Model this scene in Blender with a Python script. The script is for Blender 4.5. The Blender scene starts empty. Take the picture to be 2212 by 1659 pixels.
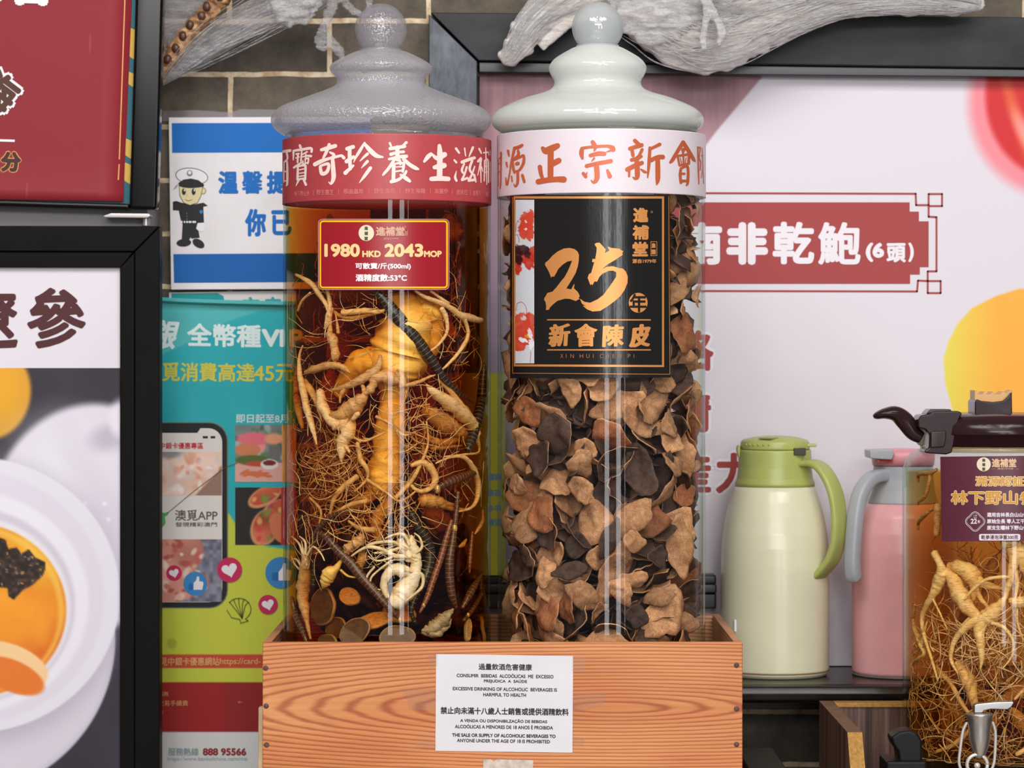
import bpy, bmesh, math, random
import numpy as np
from mathutils import Vector, Matrix, noise as mnoise

# ------------------------------------------------------------------ camera, world, lights, exposure
SC = bpy.context.scene
COL = SC.collection
FPX, X0, H0, CY, ZC = 6600.0, 1106.0, 770.0, -3.52, 1.31   # focal length in px, horizon row, camera place

cam = bpy.data.cameras.new('camera')
cam_ob = bpy.data.objects.new('camera', cam)
COL.objects.link(cam_ob)
cam_ob.location = (0, CY, ZC)
cam_ob.rotation_euler = (math.pi / 2, 0, 0)
cam.sensor_width = 36.0
cam.lens = 36.0 * FPX / 2212.0
cam.shift_y = -(829.5 - H0) / 2212.0
cam.clip_start = 0.05
cam.dof.use_dof = True
cam.dof.focus_distance = 3.42
cam.dof.aperture_fstop = 11.0
SC.camera = cam_ob

SC.view_settings.view_transform = 'Standard'
SC.view_settings.look = 'None'
SC.view_settings.gamma = 1.0
SC.view_settings.exposure = -0.12
SC.view_settings.use_curve_mapping = False
SC.cycles.max_bounces = 12
SC.cycles.diffuse_bounces = 4
SC.cycles.glossy_bounces = 4
SC.cycles.transmission_bounces = 8
SC.cycles.transparent_max_bounces = 48

world = bpy.data.worlds.new('market_hall')
SC.world = world
world.use_nodes = True
world.node_tree.nodes['Background'].inputs[0].default_value = (0.93, 0.92, 1.0, 1)
world.node_tree.nodes['Background'].inputs[1].default_value = 0.2

def area(name, loc, target, power, sx, sy, color=(1, 1, 1), shape='RECTANGLE'):
    l = bpy.data.lights.new(name, 'AREA')
    l.energy = power
    l.shape = shape
    l.size = sx
    if shape in ('RECTANGLE', 'ELLIPSE'):
        l.size_y = sy
    l.color = color
    o = bpy.data.objects.new(name, l)
    COL.objects.link(o)
    o.location = loc
    d = Vector(target) - Vector(loc)
    o.rotation_euler = d.to_track_quat('-Z', 'Y').to_euler()
    return o

# ceiling panels of the hall, in front of the stall
area('ceiling_panel_light', (-1.0, -2.4, 3.3), (-0.1, 0.2, 1.2), 27, 1.6, 0.7, (1, 0.97, 0.95))
area('ceiling_panel_light', (1.2, -2.2, 3.3), (0.2, 0.2, 1.2), 27, 1.6, 0.7, (1, 0.97, 0.95))
area('ceiling_panel_light', (0.0, -5.5, 3.5), (0, 0, 1.2), 28, 3.0, 1.0, (0.98, 0.97, 1))
# wide unseen panel down the hall, added to light the wall under the ledge
area('ceiling_panel_light', (0.3, -11.0, 3.4), (0.3, 0.2, 1.0), 330, 6.0, 1.0, (1, 0.98, 0.96))
# small ceiling lamps
for ix in range(5):
    for iy in range(3):
        x, y = -1.1 + 0.55 * ix, -1.5 - 0.8 * iy
        area('ceiling_spot_lamp', (x, y, 3.1), (x * 0.3, 0.0, 1.2), 2.6, 0.10, 0.10, (1, 0.95, 0.9), 'DISK')
# unseen tall panels behind the camera, placed for vertical streaks on the jars
def strip(deg, dist, w, h, power, zc=1.3):
    x, y = math.sin(math.radians(deg)) * dist, -math.cos(math.radians(deg)) * dist
    area('streak_panel_light', (x, y, zc), (0, 0, 1.2), power, w, h, (0.95, 0.97, 1))
strip(4.9, 9.5, 0.8, 2.4, 52)
strip(17.6, 9.0, 0.8, 2.4, 52)
strip(24.5, 9.0, 0.12, 2.2, 5)

# ------------------------------------------------------------------ projection helpers
def P(px, py, Y):
    d = Y - CY
    return ((px - X0) * d / FPX, Y, ZC - (py - H0) * d / FPX)

def Zat(py, Y):
    return ZC - (py - H0) * (Y - CY) / FPX

def Xat(px, Y):
    return (px - X0) * (Y - CY) / FPX

def ray_cyl(px, py, xa, R, ya=0.0):
    dx, dz = (px - X0) / FPX, -(py - H0) / FPX
    A = dx * dx + 1
    c0y = CY - ya
    B = -dx * xa + c0y
    Cc = xa * xa + c0y * c0y - R * R
    disc = B * B - A * Cc
    if disc < 0:
        t = -B / A
        x, y = dx * t - xa, c0y + t
        s = R / math.hypot(x, y)
        return (xa + x * s, ya + y * s, ZC + dz * t)
    t = (-B - math.sqrt(disc)) / A
    return (dx * t, CY + t, ZC + dz * t)

class Plane:
    curved = False
    def __init__(self, Y, fn=None): self.Y, self.fn = Y, fn
    def __call__(self, px, py, l):
        if self.fn: px, py = self.fn(px, py)
        return P(px, py, self.Y - l)

class Cyl:
    curved = True
    def __init__(self, xa, R, ya=0.0): self.a = (xa, R, ya)
    def __call__(self, px, py, l):
        return ray_cyl(px, py, self.a[0], self.a[1] + l, self.a[2])

# ------------------------------------------------------------------ materials
def lin(c):
    out = []
    for v in c[:3]:
        v = v / 255.0
        out.append(v / 12.92 if v <= 0.04045 else ((v + 0.055) / 1.055) ** 2.4)
    return tuple(out) + (1.0,)

class NT:
    def __init__(self, name):
        self.m = bpy.data.materials.new(name)
        self.m.use_nodes = True
        self.t = self.m.node_tree
        self.t.nodes.clear()
        self.out = self.n('ShaderNodeOutputMaterial')
    def n(self, kind, **kw):
        nd = self.t.nodes.new(kind)
        for k, v in kw.items():
            setattr(nd, k, v)
        return nd
    def l(self, a, b): self.t.links.new(a, b)
    def coords(self, scale=(1, 1, 1), loc=(0, 0, 0), rot=(0, 0, 0), kind='Object'):
        tc, mp = self.n('ShaderNodeTexCoord'), self.n('ShaderNodeMapping')
        mp.inputs['Scale'].default_value = scale
        mp.inputs['Location'].default_value = loc
        mp.inputs['Rotation'].default_value = rot
        self.l(tc.outputs[kind], mp.inputs['Vector'])
        return mp.outputs['Vector']
    def noise(self, vec, scale, detail=4, rough=0.6):
        nd = self.n('ShaderNodeTexNoise')
        nd.inputs['Scale'].default_value = scale
        nd.inputs['Detail'].default_value = detail
        nd.inputs['Roughness'].default_value = rough
        if vec is not None: self.l(vec, nd.inputs['Vector'])
        return nd.outputs['Fac']
    def ramp(self, fac, stops):
        r = self.n('ShaderNodeValToRGB')
        els = r.color_ramp.elements
        while len(els) < len(stops): els.new(0.5)
        for e, (p, c) in zip(els, stops):
            e.position, e.color = p, (lin(c) if len(c) == 3 else c)
        self.l(fac, r.inputs['Fac'])
        return r.outputs['Color']
    def math(self, op, a, b=None):
        nd = self.n('ShaderNodeMath', operation=op)
        for i, v in enumerate((a, b)):
            if v is None: continue
            if isinstance(v, (int, float)): nd.inputs[i].default_value = v
            else: self.l(v, nd.inputs[i])
        return nd.outputs[0]
    def mixc(self, fac, a, b, blend='MIX'):
        nd = self.n('ShaderNodeMix', data_type='RGBA', blend_type=blend)
        for i, v in ((0, fac), (6, a), (7, b)):
            if isinstance(v, (int, float)): nd.inputs[i].default_value = v
            elif isinstance(v, tuple): nd.inputs[i].default_value = lin(v)
            else: self.l(v, nd.inputs[i])
        return nd.outputs[2]
    def bump(self, h, strength, dist=0.002):
        b = self.n('ShaderNodeBump')
        b.inputs['Strength'].default_value = strength
        b.inputs['Distance'].default_value = dist
        self.l(h, b.inputs['Height'])
        return b.outputs['Normal']
    def principled(self, color, rough=0.5, metal=0.0, spec=0.5, normal=None, **kw):
        p = self.n('ShaderNodeBsdfPrincipled')
        if isinstance(color, tuple): p.inputs['Base Color'].default_value = lin(color)
        else: self.l(color, p.inputs['Base Color'])
        if isinstance(rough, (int, float)): p.inputs['Roughness'].default_value = rough
        else: self.l(rough, p.inputs['Roughness'])
        p.inputs['Metallic'].default_value = metal
        p.inputs['Specular IOR Level'].default_value = spec
        for k, v in kw.items(): p.inputs[k].default_value = v
        if normal is not None: self.l(normal, p.inputs['Normal'])
        return p.outputs[0]
    def done(self, sh):
        self.l(sh, self.out.inputs['Surface'])
        return self.m
    def facing(self, power=5.0, lo=0.04, hi=1.0, normal=None):
        lw = self.n('ShaderNodeLayerWeight')
        lw.inputs['Blend'].default_value = 0.5
        if normal is not None: self.l(normal, lw.inputs['Normal'])
        f = self.math('POWER', lw.outputs['Facing'], power)
        f = self.math('MULTIPLY', f, hi - lo)
        return self.math('ADD', f, lo)
    def mixs(self, fac, a, b):
        nd = self.n('ShaderNodeMixShader')
        if isinstance(fac, (int, float)): nd.inputs[0].default_value = fac
        else: self.l(fac, nd.inputs[0])
        self.l(a, nd.inputs[1]); self.l(b, nd.inputs[2])
        return nd.outputs[0]

MATS = {}
def flat(name, color, rough=0.5, metal=0.0, spec=0.5, var=0.0, scale=30, bump=0.0, bscale=200, coat=0.0):
    if name in MATS: return MATS[name]
    g = NT(name)
    c, nrm = color, None
    v = g.coords()
    if var:
        f = g.noise(v, scale, 5, 0.65)
        d = tuple(max(0, x * (1 - var)) for x in color)
        e = tuple(min(255, x * (1 + var * 0.6)) for x in color)
        c = g.ramp(f, [(0.3, d), (0.7, e)])
    if bump:
        nrm = g.bump(g.noise(v, bscale, 4), bump, 0.001)
    MATS[name] = g.done(g.principled(c, rough, metal, spec, nrm, **({'Coat Weight': coat, 'Coat Roughness': 0.05} if coat else {})))
    return MATS[name]

def ink(color, rough=0.55, spec=0.3):
    return flat('ink_%d_%d_%d_%d' % (tuple(color[:3]) + (int(rough * 100),)), color, rough, 0, spec)

g = NT('printed_picture')
at = g.n('ShaderNodeAttribute', attribute_name='Col')
PRINT = g.done(g.principled(at.outputs['Color'], 0.5, 0, 0.3))

def glass(name, tint=(254, 255, 254), edge=(222, 234, 228), haze=0.0, haze_col=(225, 230, 228), rough=0.02, lo=0.035, drops=0.0, wav=0.0, hi=0.55, hpow=3.0):
    """clear thin-walled glass: straight-through transmission, mirror sheen and an optional white haze"""
    g = NT(name)
    nrm = None
    v = g.coords()
    if drops:
        vo = g.n('ShaderNodeTexVoronoi')
        vo.inputs['Scale'].default_value = 190
        g.l(v, vo.inputs['Vector'])
        r = g.ramp(vo.outputs['Distance'], [(0.0, (1, 1, 1, 1)), (0.5, (0, 0, 0, 1))])
        vo2 = g.n('ShaderNodeTexVoronoi')
        vo2.inputs['Scale'].default_value = 420
        g.l(v, vo2.inputs['Vector'])
        r2 = g.ramp(vo2.outputs['Distance'], [(0.0, (1, 1, 1, 1)), (0.6, (0, 0, 0, 1))])
        h = g.mixc(0.35, r, r2)
        nrm = g.bump(h, drops, 0.0016)
    elif wav:
        nrm = g.bump(g.noise(g.coords((1, 1, 0.15)), 60, 3), wav, 0.001)
    lw = g.facing(4.0, 0.0, 1.0, nrm)
    tr = g.n('ShaderNodeBsdfTransparent')
    g.l(g.mixc(lw, tint, edge), tr.inputs['Color'])
    base = tr.outputs[0]
    if haze:
        df = g.n('ShaderNodeBsdfDiffuse'); df.inputs['Color'].default_value = lin(haze_col)
        tl = g.n('ShaderNodeBsdfTranslucent'); tl.inputs['Color'].default_value = lin(haze_col)
        if nrm is not None:
            g.l(nrm, df.inputs['Normal'])
        milky = g.mixs(0.4, df.outputs[0], tl.outputs[0])
        fz = g.facing(hpow, haze, min(1.0, haze + 0.35), nrm)
        base = g.mixs(fz, base, milky)
    gl = g.n('ShaderNodeBsdfGlossy'); gl.inputs['Roughness'].default_value = rough
    if nrm is not None: g.l(nrm, gl.inputs['Normal'])
    return g.done(g.mixs(g.facing(5.0, lo, hi, nrm), base, gl.outputs[0]))

def liquor(name, sigma):
    g = NT(name)
    tr = g.n('ShaderNodeBsdfTransparent')
    va = g.n('ShaderNodeVolumeAbsorption')
    D = max(sigma) * 1.05
    va.inputs['Density'].default_value = D
    va.inputs['Color'].default_value = tuple(1 - s / D for s in sigma) + (1,)
    g.l(va.outputs[0], g.out.inputs['Volume'])
    return g.done(tr.outputs[0])

# ------------------------------------------------------------------ object helpers
def tag(o, label=None, cat=None, group=None, kind=None):
    if label: o['label'] = label
    if cat: o['category'] = cat
    if group: o['group'] = group
    if kind: o['kind'] = kind
    return o

def empty(name, loc, label=None, cat=None, group=None):
    o = bpy.data.objects.new(name, None)
    o.empty_display_size = 0.05
    COL.objects.link(o)
    o.location = loc
    return tag(o, label, cat, group)

def world_offset(o):
    if o.parent is None: return o.location.copy()
    return world_offset(o.parent) + o.matrix_parent_inverse.translation + o.location

def fix_parent(o, parent):
    o.parent = parent
    o.matrix_parent_inverse = Matrix.Translation(-world_offset(parent))

class MB:
    """collects geometry in world coordinates and links it as one mesh object"""
    def __init__(self): self.v, self.f, self.m, self.s = [], [], [], []
    def add(self, vs, fs, mi=0, smooth=False):
        b = len(self.v)
        self.v.extend(tuple(p) for p in vs)
        for f in fs:
            self.f.append(tuple(i + b for i in f)); self.m.append(mi); self.s.append(smooth)
    def box(self, x0, x1, y0, y1, z0, z1, mi=0):
        vs = [(x, y, z) for z in (z0, z1) for y in (y0, y1) for x in (x0, x1)]
        self.add(vs, [(0, 2, 3, 1), (4, 5, 7, 6), (0, 1, 5, 4), (2, 6, 7, 3), (0, 4, 6, 2), (1, 3, 7, 5)], mi)
    def prism(self, pts, axis, a, b, mi=0):
        """polygon pts (two coords) pushed along an axis from a to b"""
        def mk(p, q):
            return {'x': (q, p[0], p[1]), 'y': (p[0], q, p[1]), 'z': (p[0], p[1], q)}[axis]
        n = len(pts)
        vs = [mk(p, a) for p in pts] + [mk(p, b) for p in pts]
        fs = [tuple(range(n)), tuple(range(2 * n - 1, n - 1, -1))]
        fs += [(i, i + n, (i + 1) % n + n, (i + 1) % n) for i in range(n)]
        self.add(vs, fs, mi)
    def lathe(self, prof, cx, cy, n=64, mi=0, sx=1.0, sy=1.0, close=False):
        vs, fs = [], []
        q, L = [], len(prof)            # tight loops beside corners keep long walls shading straight
        for i, (r, z) in enumerate(prof):
            q.append((r, z))
            if i == L - 1 and not close: break
            r2, z2 = prof[(i + 1) % L]
            d = math.hypot(r2 - r, z2 - z)
            if d > 0.014:
                e = 0.0012 / d
                q += [(r + (r2 - r) * e, z + (z2 - z) * e), (r2 - (r2 - r) * e, z2 - (z2 - z) * e)]
        prof = q
        for r, z in prof:
            for k in range(n):
                a = 2 * math.pi * k / n
                vs.append((cx + r * math.cos(a) * sx, cy + r * math.sin(a) * sy, z))
        m = len(prof)
        for i in range(m - 1 if not close else m):
            for k in range(n):
                j = (i + 1) % m
                fs.append((i * n + k, i * n + (k + 1) % n, j * n + (k + 1) % n, j * n + k))
        if not close:
            fs.append(tuple(range(n - 1, -1, -1)))
            fs.append(tuple((m - 1) * n + k for k in range(n)))
        self.add(vs, fs, mi, True)
    def tube(self, pts, rad, n=8, mi=0, wob=0.0, ring=0.0, flat=1.0, seed=0, cap=True, up=None):
        pts = [Vector(p) for p in pts]
        m = len(pts)
        tg = [(pts[min(i + 1, m - 1)] - pts[max(i - 1, 0)]) for i in range(m)]
        tg = [t.normalized() if t.length > 1e-9 else Vector((0, 0, 1)) for t in tg]
        u = Vector(up) if up else (Vector((0, 1, 0)) if abs(tg[0].y) < 0.9 else Vector((1, 0, 0)))
        u = (u - tg[0] * u.dot(tg[0])).normalized()
        vs, fs = [], []
        for i in range(m):
            u = u - tg[i] * u.dot(tg[i])
            u = u.normalized() if u.length > 1e-6 else tg[i].orthogonal().normalized()
            w = tg[i].cross(u)
            r = rad[i]
            if ring: r *= 1 + ring * (mnoise.noise((i * 0.9, seed * 7.1, 0.3)))
            for k in range(n):
                a = 2 * math.pi * k / n
                rr = r
                if wob: rr *= 1 + wob * mnoise.noise((math.cos(a) * 1.3, math.sin(a) * 1.3 + seed, i * 0.35))
                vs.append(pts[i] + u * (math.cos(a) * rr * flat) + w * (math.sin(a) * rr))
        for i in range(m - 1):
            for k in range(n):
                fs.append((i * n + k, i * n + (k + 1) % n, (i + 1) * n + (k + 1) % n, (i + 1) * n + k))
        if cap and n > 4:
            b = len(vs)
            vs.append(pts[0] - tg[0] * rad[0] * 0.6); vs.append(pts[-1] + tg[-1] * rad[-1] * 0.6)
            for k in range(n):
                fs.append((b, (k + 1) % n, k)); fs.append((b + 1, (m - 1) * n + k, (m - 1) * n + (k + 1) % n))
        self.add(vs, fs, mi, True)
    def ball(self, c, r, n=14, mi=0, sc=(1, 1, 1), wob=0.0, seed=0):
        vs, fs = [], []
        m = n // 2
        for i in range(m + 1):
            th = math.pi * i / m
            for k in range(n):
                a = 2 * math.pi * k / n
                d = Vector((math.sin(th) * math.cos(a), math.sin(th) * math.sin(a), math.cos(th)))
                q = 1 + (wob * mnoise.noise(d * 2.2 + Vector((seed, 0, 0))) if wob else 0)
                vs.append((c[0] + d.x * r * sc[0] * q, c[1] + d.y * r * sc[1] * q, c[2] + d.z * r * sc[2] * q))
        for i in range(m):
            for k in range(n):
                fs.append((i * n + k, i * n + (k + 1) % n, (i + 1) * n + (k + 1) % n, (i + 1) * n + k))
        self.add(vs, fs, mi, True)
    def build(self, name, mats, parent=None, bevel=0.0, seg=2, **tags):
        me = bpy.data.meshes.new(name)
        me.from_pydata(self.v, [], self.f)
        if not isinstance(mats, (list, tuple)): mats = [mats]
        for m in mats: me.materials.append(m)
        if self.m:
            me.polygons.foreach_set('material_index', self.m)
            me.polygons.foreach_set('use_smooth', self.s)
        me.update()
        o = bpy.data.objects.new(name, me)
        COL.objects.link(o)
        if parent is not None: fix_parent(o, parent)
        if bevel:
            b = o.modifiers.new('bevel', 'BEVEL')
            b.width, b.segments, b.limit_method = bevel, seg, 'ANGLE'
            me.polygons.foreach_set('use_smooth', [True] * len(me.polygons))
            w = o.modifiers.new('normals', 'WEIGHTED_NORMAL'); w.keep_sharp = True
        return tag(o, **tags)

def smooth_path(pts, k=6):
    """Catmull-Rom through tuples of any length"""
    pts = [tuple(float(c) for c in p) for p in pts]
    if len(pts) == 2:
        return [tuple(a + (b - a) * i / k for a, b in zip(*pts)) for i in range(k + 1)]
    out = []
    for i in range(len(pts) - 1):
        p0, p1, p2, p3 = pts[max(i - 1, 0)], pts[i], pts[i + 1], pts[min(i + 2, len(pts) - 1)]
        for j in range(k):
            t = j / k
            out.append(tuple(0.5 * (2 * b + (c - a) * t + (2 * a - 5 * b + 4 * c - d) * t * t + (3 * b - a - 3 * c + d) * t ** 3)
                             for a, b, c, d in zip(p0, p1, p2, p3)))
    out.append(pts[-1])
    return out

# ------------------------------------------------------------------ prints: polygons, strokes, lettering
_tcache = {}
def text_geo(s):
    if s in _tcache: return _tcache[s]
    cu = bpy.data.curves.new('tmp_text', 'FONT')
    cu.body = s
    cu.resolution_u = 4
    ob = bpy.data.objects.new('tmp_text', cu)
    COL.objects.link(ob)
    dg = bpy.context.evaluated_depsgraph_get()
    me = bpy.data.meshes.new_from_object(ob.evaluated_get(dg))
    vs = np.zeros(len(me.vertices) * 3); me.vertices.foreach_get('co', vs)
    vs = vs.reshape(-1, 3)[:, :2]
    fs = [tuple(p.vertices) for p in me.polygons]
    bpy.data.objects.remove(ob); bpy.data.curves.remove(cu); bpy.data.meshes.remove(me)
    _tcache[s] = (vs, fs)
    return vs, fs

def to_surface(vs2, fs, surf, lift, mb, mi=0, step=6.0):
    """vs2 in photo pixels; cut into narrow columns on curved surfaces"""
    bm = bmesh.new()
    bv = [bm.verts.new((x, y, 0)) for x, y in vs2]
    for f in fs:
        try: bm.faces.new([bv[i] for i in f])
        except ValueError: pass
    bm.normal_update()
    big = [f for f in bm.faces if len(f.verts) > 4]
    if big: bmesh.ops.triangulate(bm, faces=big, ngon_method='EAR_CLIP')
    if surf.curved:
        xs = [v.co.x for v in bm.verts]
        if xs:
            x = math.floor(min(xs) / step) * step + step
            while x < max(xs):
                bmesh.ops.bisect_plane(bm, geom=bm.verts[:] + bm.edges[:] + bm.faces[:], plane_co=(x, 0, 0), plane_no=(1, 0, 0), dist=1e-4)
                x += step
    bm.verts.index_update()
    pts = [surf(v.co.x, v.co.y, lift) for v in bm.verts]
    out = []
    for f in bm.faces:
        ids = [v.index for v in f.verts]
        a, b, c = (Vector(pts[i]) for i in ids[:3])
        if (b - a).cross(c - a).y > 0: ids.reverse()
        out.append(ids)
    mb.add(pts, out, mi)
    bm.free()

def poly(mb, surf, pts, lift, mi=0):
    to_surface(pts, [tuple(range(len(pts)))], surf, lift, mb, mi)

def rect(mb, surf, x0, y0, x1, y1, lift, mi=0):
    poly(mb, surf, [(x0, y0), (x1, y0), (x1, y1), (x0, y1)], lift, mi)

def ellipse(cx, cy, a, b, n=36, rot=0.0):
    return [(cx + a * math.cos(t) * math.cos(rot) - b * math.sin(t) * math.sin(rot),
             cy + a * math.cos(t) * math.sin(rot) + b * math.sin(t) * math.cos(rot)) for t in [2 * math.pi * i / n for i in range(n)]]

def rrect(x0, y0, x1, y1, r, n=6):
    out = []
    for cx, cy, a0 in ((x1 - r, y0 + r, -90), (x1 - r, y1 - r, 0), (x0 + r, y1 - r, 90), (x0 + r, y0 + r, 180)):
        for i in range(n + 1):
            a = math.radians(a0 + 90 * i / n)
            out.append((cx + r * math.cos(a), cy + r * math.sin(a)))
    return out

def ring_rect(mb, surf, x0, y0, x1, y1, w, lift, r=0.0, mi=0):
    o = rrect(x0, y0, x1, y1, max(r, 0.01)); i = rrect(x0 + w, y0 + w, x1 - w, y1 - w, max(r - w, 0.005))
    n = len(o)
    to_surface(o + i, [(k, (k + 1) % n, n + (k + 1) % n, n + k) for k in range(n)], surf, lift, mb, mi)

def stroke(mb, surf, pts, lift, mi=0, k=6, n=14):
    """brush stroke through (x, y, width) as one outline with round ends"""
    sp = smooth_path(pts, k) if len(pts) > 2 else [tuple(map(float, p)) for p in pts]
    vs, fs = [], []
    L, Rr = [], []
    m = len(sp)
    for i in range(m):
        a, b = sp[max(i - 1, 0)], sp[min(i + 1, m - 1)]
        dx, dy = b[0] - a[0], b[1] - a[1]
        q = math.hypot(dx, dy) or 1.0
        w = sp[i][2] / 2
        L.append((sp[i][0] - dy / q * w, sp[i][1] + dx / q * w)); Rr.append((sp[i][0] + dy / q * w, sp[i][1] - dx / q * w))
    for i in range(m - 1):
        to = len(vs)
        vs += [L[i], L[i + 1], Rr[i + 1], Rr[i]]
        fs.append((to, to + 1, to + 2, to + 3))
    to_surface(vs, fs, surf, lift, mb, mi)
    for i in ([0, m - 1] + list(range(k, m - 1, k)) if len(pts) > 2 else [0, m - 1]):
        c = ellipse(sp[i][0], sp[i][1], sp[i][2] / 2, sp[i][2] / 2, n)
        to_surface(c, [tuple(range(n))], surf, lift + 1e-5, mb, mi)

def line(mb, surf, pts, w, lift, mi=0):
    for a, b in zip(pts[:-1], pts[1:]):
        stroke(mb, surf, [(a[0], a[1], w), (b[0], b[1], w)], lift, mi, n=8)

def text(mb, surf, s, cx, cy, h=None, w=None, lift=0.0004, bold=0.0, mi=0, slant=0.0, rot=0.0, rise=0.0, kern=None, nb=8):
    """lettering whose ink box is centred on (cx, cy) with height h and/or width w in photo pixels"""
    vs, fs = text_geo(s)
    if not len(vs): return
    lo, hi = vs.min(0), vs.max(0)
    sz = hi - lo
    bx = kern[0] if kern else bold; by = kern[1] if kern else bold
    sy = (h - 2 * by) / sz[1] if h else None
    sx = (w - 2 * bx) / sz[0] if w else None
    if sx is None: sx = sy
    if sy is None: sy = sx
    q = (vs - (lo + hi) / 2) * np.array([sx, -sy])
    q = np.stack([q[:, 0] - slant * q[:, 1], q[:, 1] - rise * q[:, 0]], 1)
    if rot:
        c, s_ = math.cos(rot), math.sin(rot)
        q = np.stack([q[:, 0] * c - q[:, 1] * s_, q[:, 0] * s_ + q[:, 1] * c], 1)
    offs = [(0, 0)]
    if bx or by:
        offs += [(bx * math.cos(2 * math.pi * i / nb), by * math.sin(2 * math.pi * i / nb)) for i in range(nb)]
    for i, (ox, oy) in enumerate(offs):
        to_surface([(cx + x + ox, cy + y + oy) for x, y in q], fs, surf, lift + i * 6e-6, mb, mi)

def lettering(parent, surf, mat, items, name='lettering', label=None, join=False):
    """items: dicts for text() -> one part per line of writing"""
    if join: 
        mb = MB()
        for it in items: text(mb, surf, **it)
        return mb.build(name, mat, parent, label=label)
    for it in items:
        mb = MB(); text(mb, surf, **it)
        o = mb.build(name, mat, parent, label=label)
    return o

def T(s, cx, cy, h=None, w=None, **k):
    return dict(s=s, cx=cx, cy=cy, h=h, w=w, **k)

# painted pictures on posters: a fine grid with one colour per vertex
def vnoise(X, Y, s, seed):
    r = np.random.RandomState(seed).rand(64, 64)
    x, y = X / s, Y / s
    xi, yi = np.floor(x).astype(int), np.floor(y).astype(int)
    fx, fy = x - xi, y - yi
    fx, fy = fx * fx * (3 - 2 * fx), fy * fy * (3 - 2 * fy)
    g = lambda a, b: r[a % 64, b % 64]
    return (g(xi, yi) * (1 - fx) + g(xi + 1, yi) * fx) * (1 - fy) + (g(xi, yi + 1) * (1 - fx) + g(xi + 1, yi + 1) * fx) * fy

def ell(X, Y, cx, cy, a, b, soft=0.03, rot=0.0):
    dx, dy = X - cx, Y - cy
    c, s = math.cos(rot), math.sin(rot)
    d = np.hypot((dx * c + dy * s) / a, (-dx * s + dy * c) / b)
    t = np.clip((1 + soft - d) / (2 * soft), 0, 1)
    return t * t * (3 - 2 * t)

def polymask(X, Y, pts, q=None):
    if q is None:
        st = abs(X[0, 1] - X[0, 0]) * 0.8 if X.ndim == 2 and X.shape[1] > 1 else 1.0
        return sum(polymask(X + a * st, Y + b * st, pts, 1) for a in (-0.5, -0.17, 0.17, 0.5) for b in (-0.5, -0.17, 0.17, 0.5)) / 16.0
    inside = np.zeros(X.shape, bool)
    n = len(pts)
    for i in range(n):
        (x1, y1), (x2, y2) = pts[i], pts[(i + 1) % n]
        if y1 == y2: continue
        c = ((y1 > Y) != (y2 > Y)) & (X < (x2 - x1) * (Y - y1) / (y2 - y1) + x1)
        inside ^= c
    return inside.astype(float)

def blend(C, m, rgb):
    m = np.clip(m, 0, 1)[..., None]
    rgb = np.asarray(rgb, float)
    return C * (1 - m) + rgb * m

def painted(name, surf, x0, y0, x1, y1, step, fn, lift, parent, label=None):
    nx, ny = int((x1 - x0) / step) + 1, int((y1 - y0) / step) + 1
    xs, ys = np.linspace(x0, x1, nx), np.linspace(y0, y1, ny)
    X, Y = np.meshgrid(xs, ys)
    C = np.clip(fn(X, Y), 0, 255) / 255.0
    C = np.where(C <= 0.04045, C / 12.92, ((C + 0.055) / 1.055) ** 2.4)
    vs = [surf(x, y, lift) for y in ys for x in xs]
    fs = [(j * nx + i, (j + 1) * nx + i, (j + 1) * nx + i + 1, j * nx + i + 1) for j in range(ny - 1) for i in range(nx - 1)]
    mb = MB(); mb.add(vs, fs)
    o = mb.build(name, PRINT, parent, label=label)
    ca = o.data.color_attributes.new('Col', 'FLOAT_COLOR', 'POINT')
    rgba = np.ones((nx * ny, 4), np.float32); rgba[:, :3] = C.reshape(-1, 3)
    ca.data.foreach_set('color', rgba.ravel())
    return o

# ================================================================== SETTING
WY = 0.45                                   # brick wall
ROW = 114.7 * (WY - CY) / FPX
BRL = 429.0 * (WY - CY) / FPX
g = NT('grey_brick')
tc = g.n('ShaderNodeTexCoord')
sep = g.n('ShaderNodeSeparateXYZ'); g.l(tc.outputs['Object'], sep.inputs[0])
cmb = g.n('ShaderNodeCombineXYZ')
zl = Zat(160.5, WY); xl = Xat(497, WY)
g.l(g.math('SUBTRACT', sep.outputs['X'], xl - BRL * 20.5), cmb.inputs[0])
g.l(g.math('SUBTRACT', sep.outputs['Z'], zl - ROW * 41 + 0.0), cmb.inputs[1])
wob = g.noise(tc.outputs['Object'], 14, 3)
vadd = g.n('ShaderNodeVectorMath', operation='ADD')
wv = g.n('ShaderNodeCombineXYZ')
g.l(g.math('MULTIPLY', g.math('SUBTRACT', wob, 0.5), 0.006), wv.inputs[0])
g.l(g.math('MULTIPLY', g.math('SUBTRACT', g.noise(tc.outputs['Object'], 22, 4), 0.5), 0.005), wv.inputs[1])
g.l(cmb.outputs[0], vadd.inputs[0]); g.l(wv.outputs[0], vadd.inputs[1])
br = g.n('ShaderNodeTexBrick')
br.offset = 0.5; br.offset_frequency = 2
for k, v in (('Scale', 1.0), ('Mortar Size', 0.0036), ('Mortar Smooth', 0.15), ('Brick Width', BRL), ('Row Height', ROW), ('Bias', 0.0)):
    br.inputs[k].default_value = v
g.l(vadd.outputs[0], br.inputs['Vector'])
br.inputs['Color1'].default_value = lin((106, 96, 82)); br.inputs['Color2'].default_value = lin((86, 78, 68))
n1 = g.noise(tc.outputs['Object'], 26, 6, 0.7)
stain = g.ramp(n1, [(0.3, (0.45, 0.43, 0.42, 1)), (0.62, (1, 0.97, 0.92, 1)), (0.78, (1.25, 1.15, 0.95, 1))])
brick = g.mixc(1.0, br.outputs['Color'], stain, 'MULTIPLY')
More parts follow.
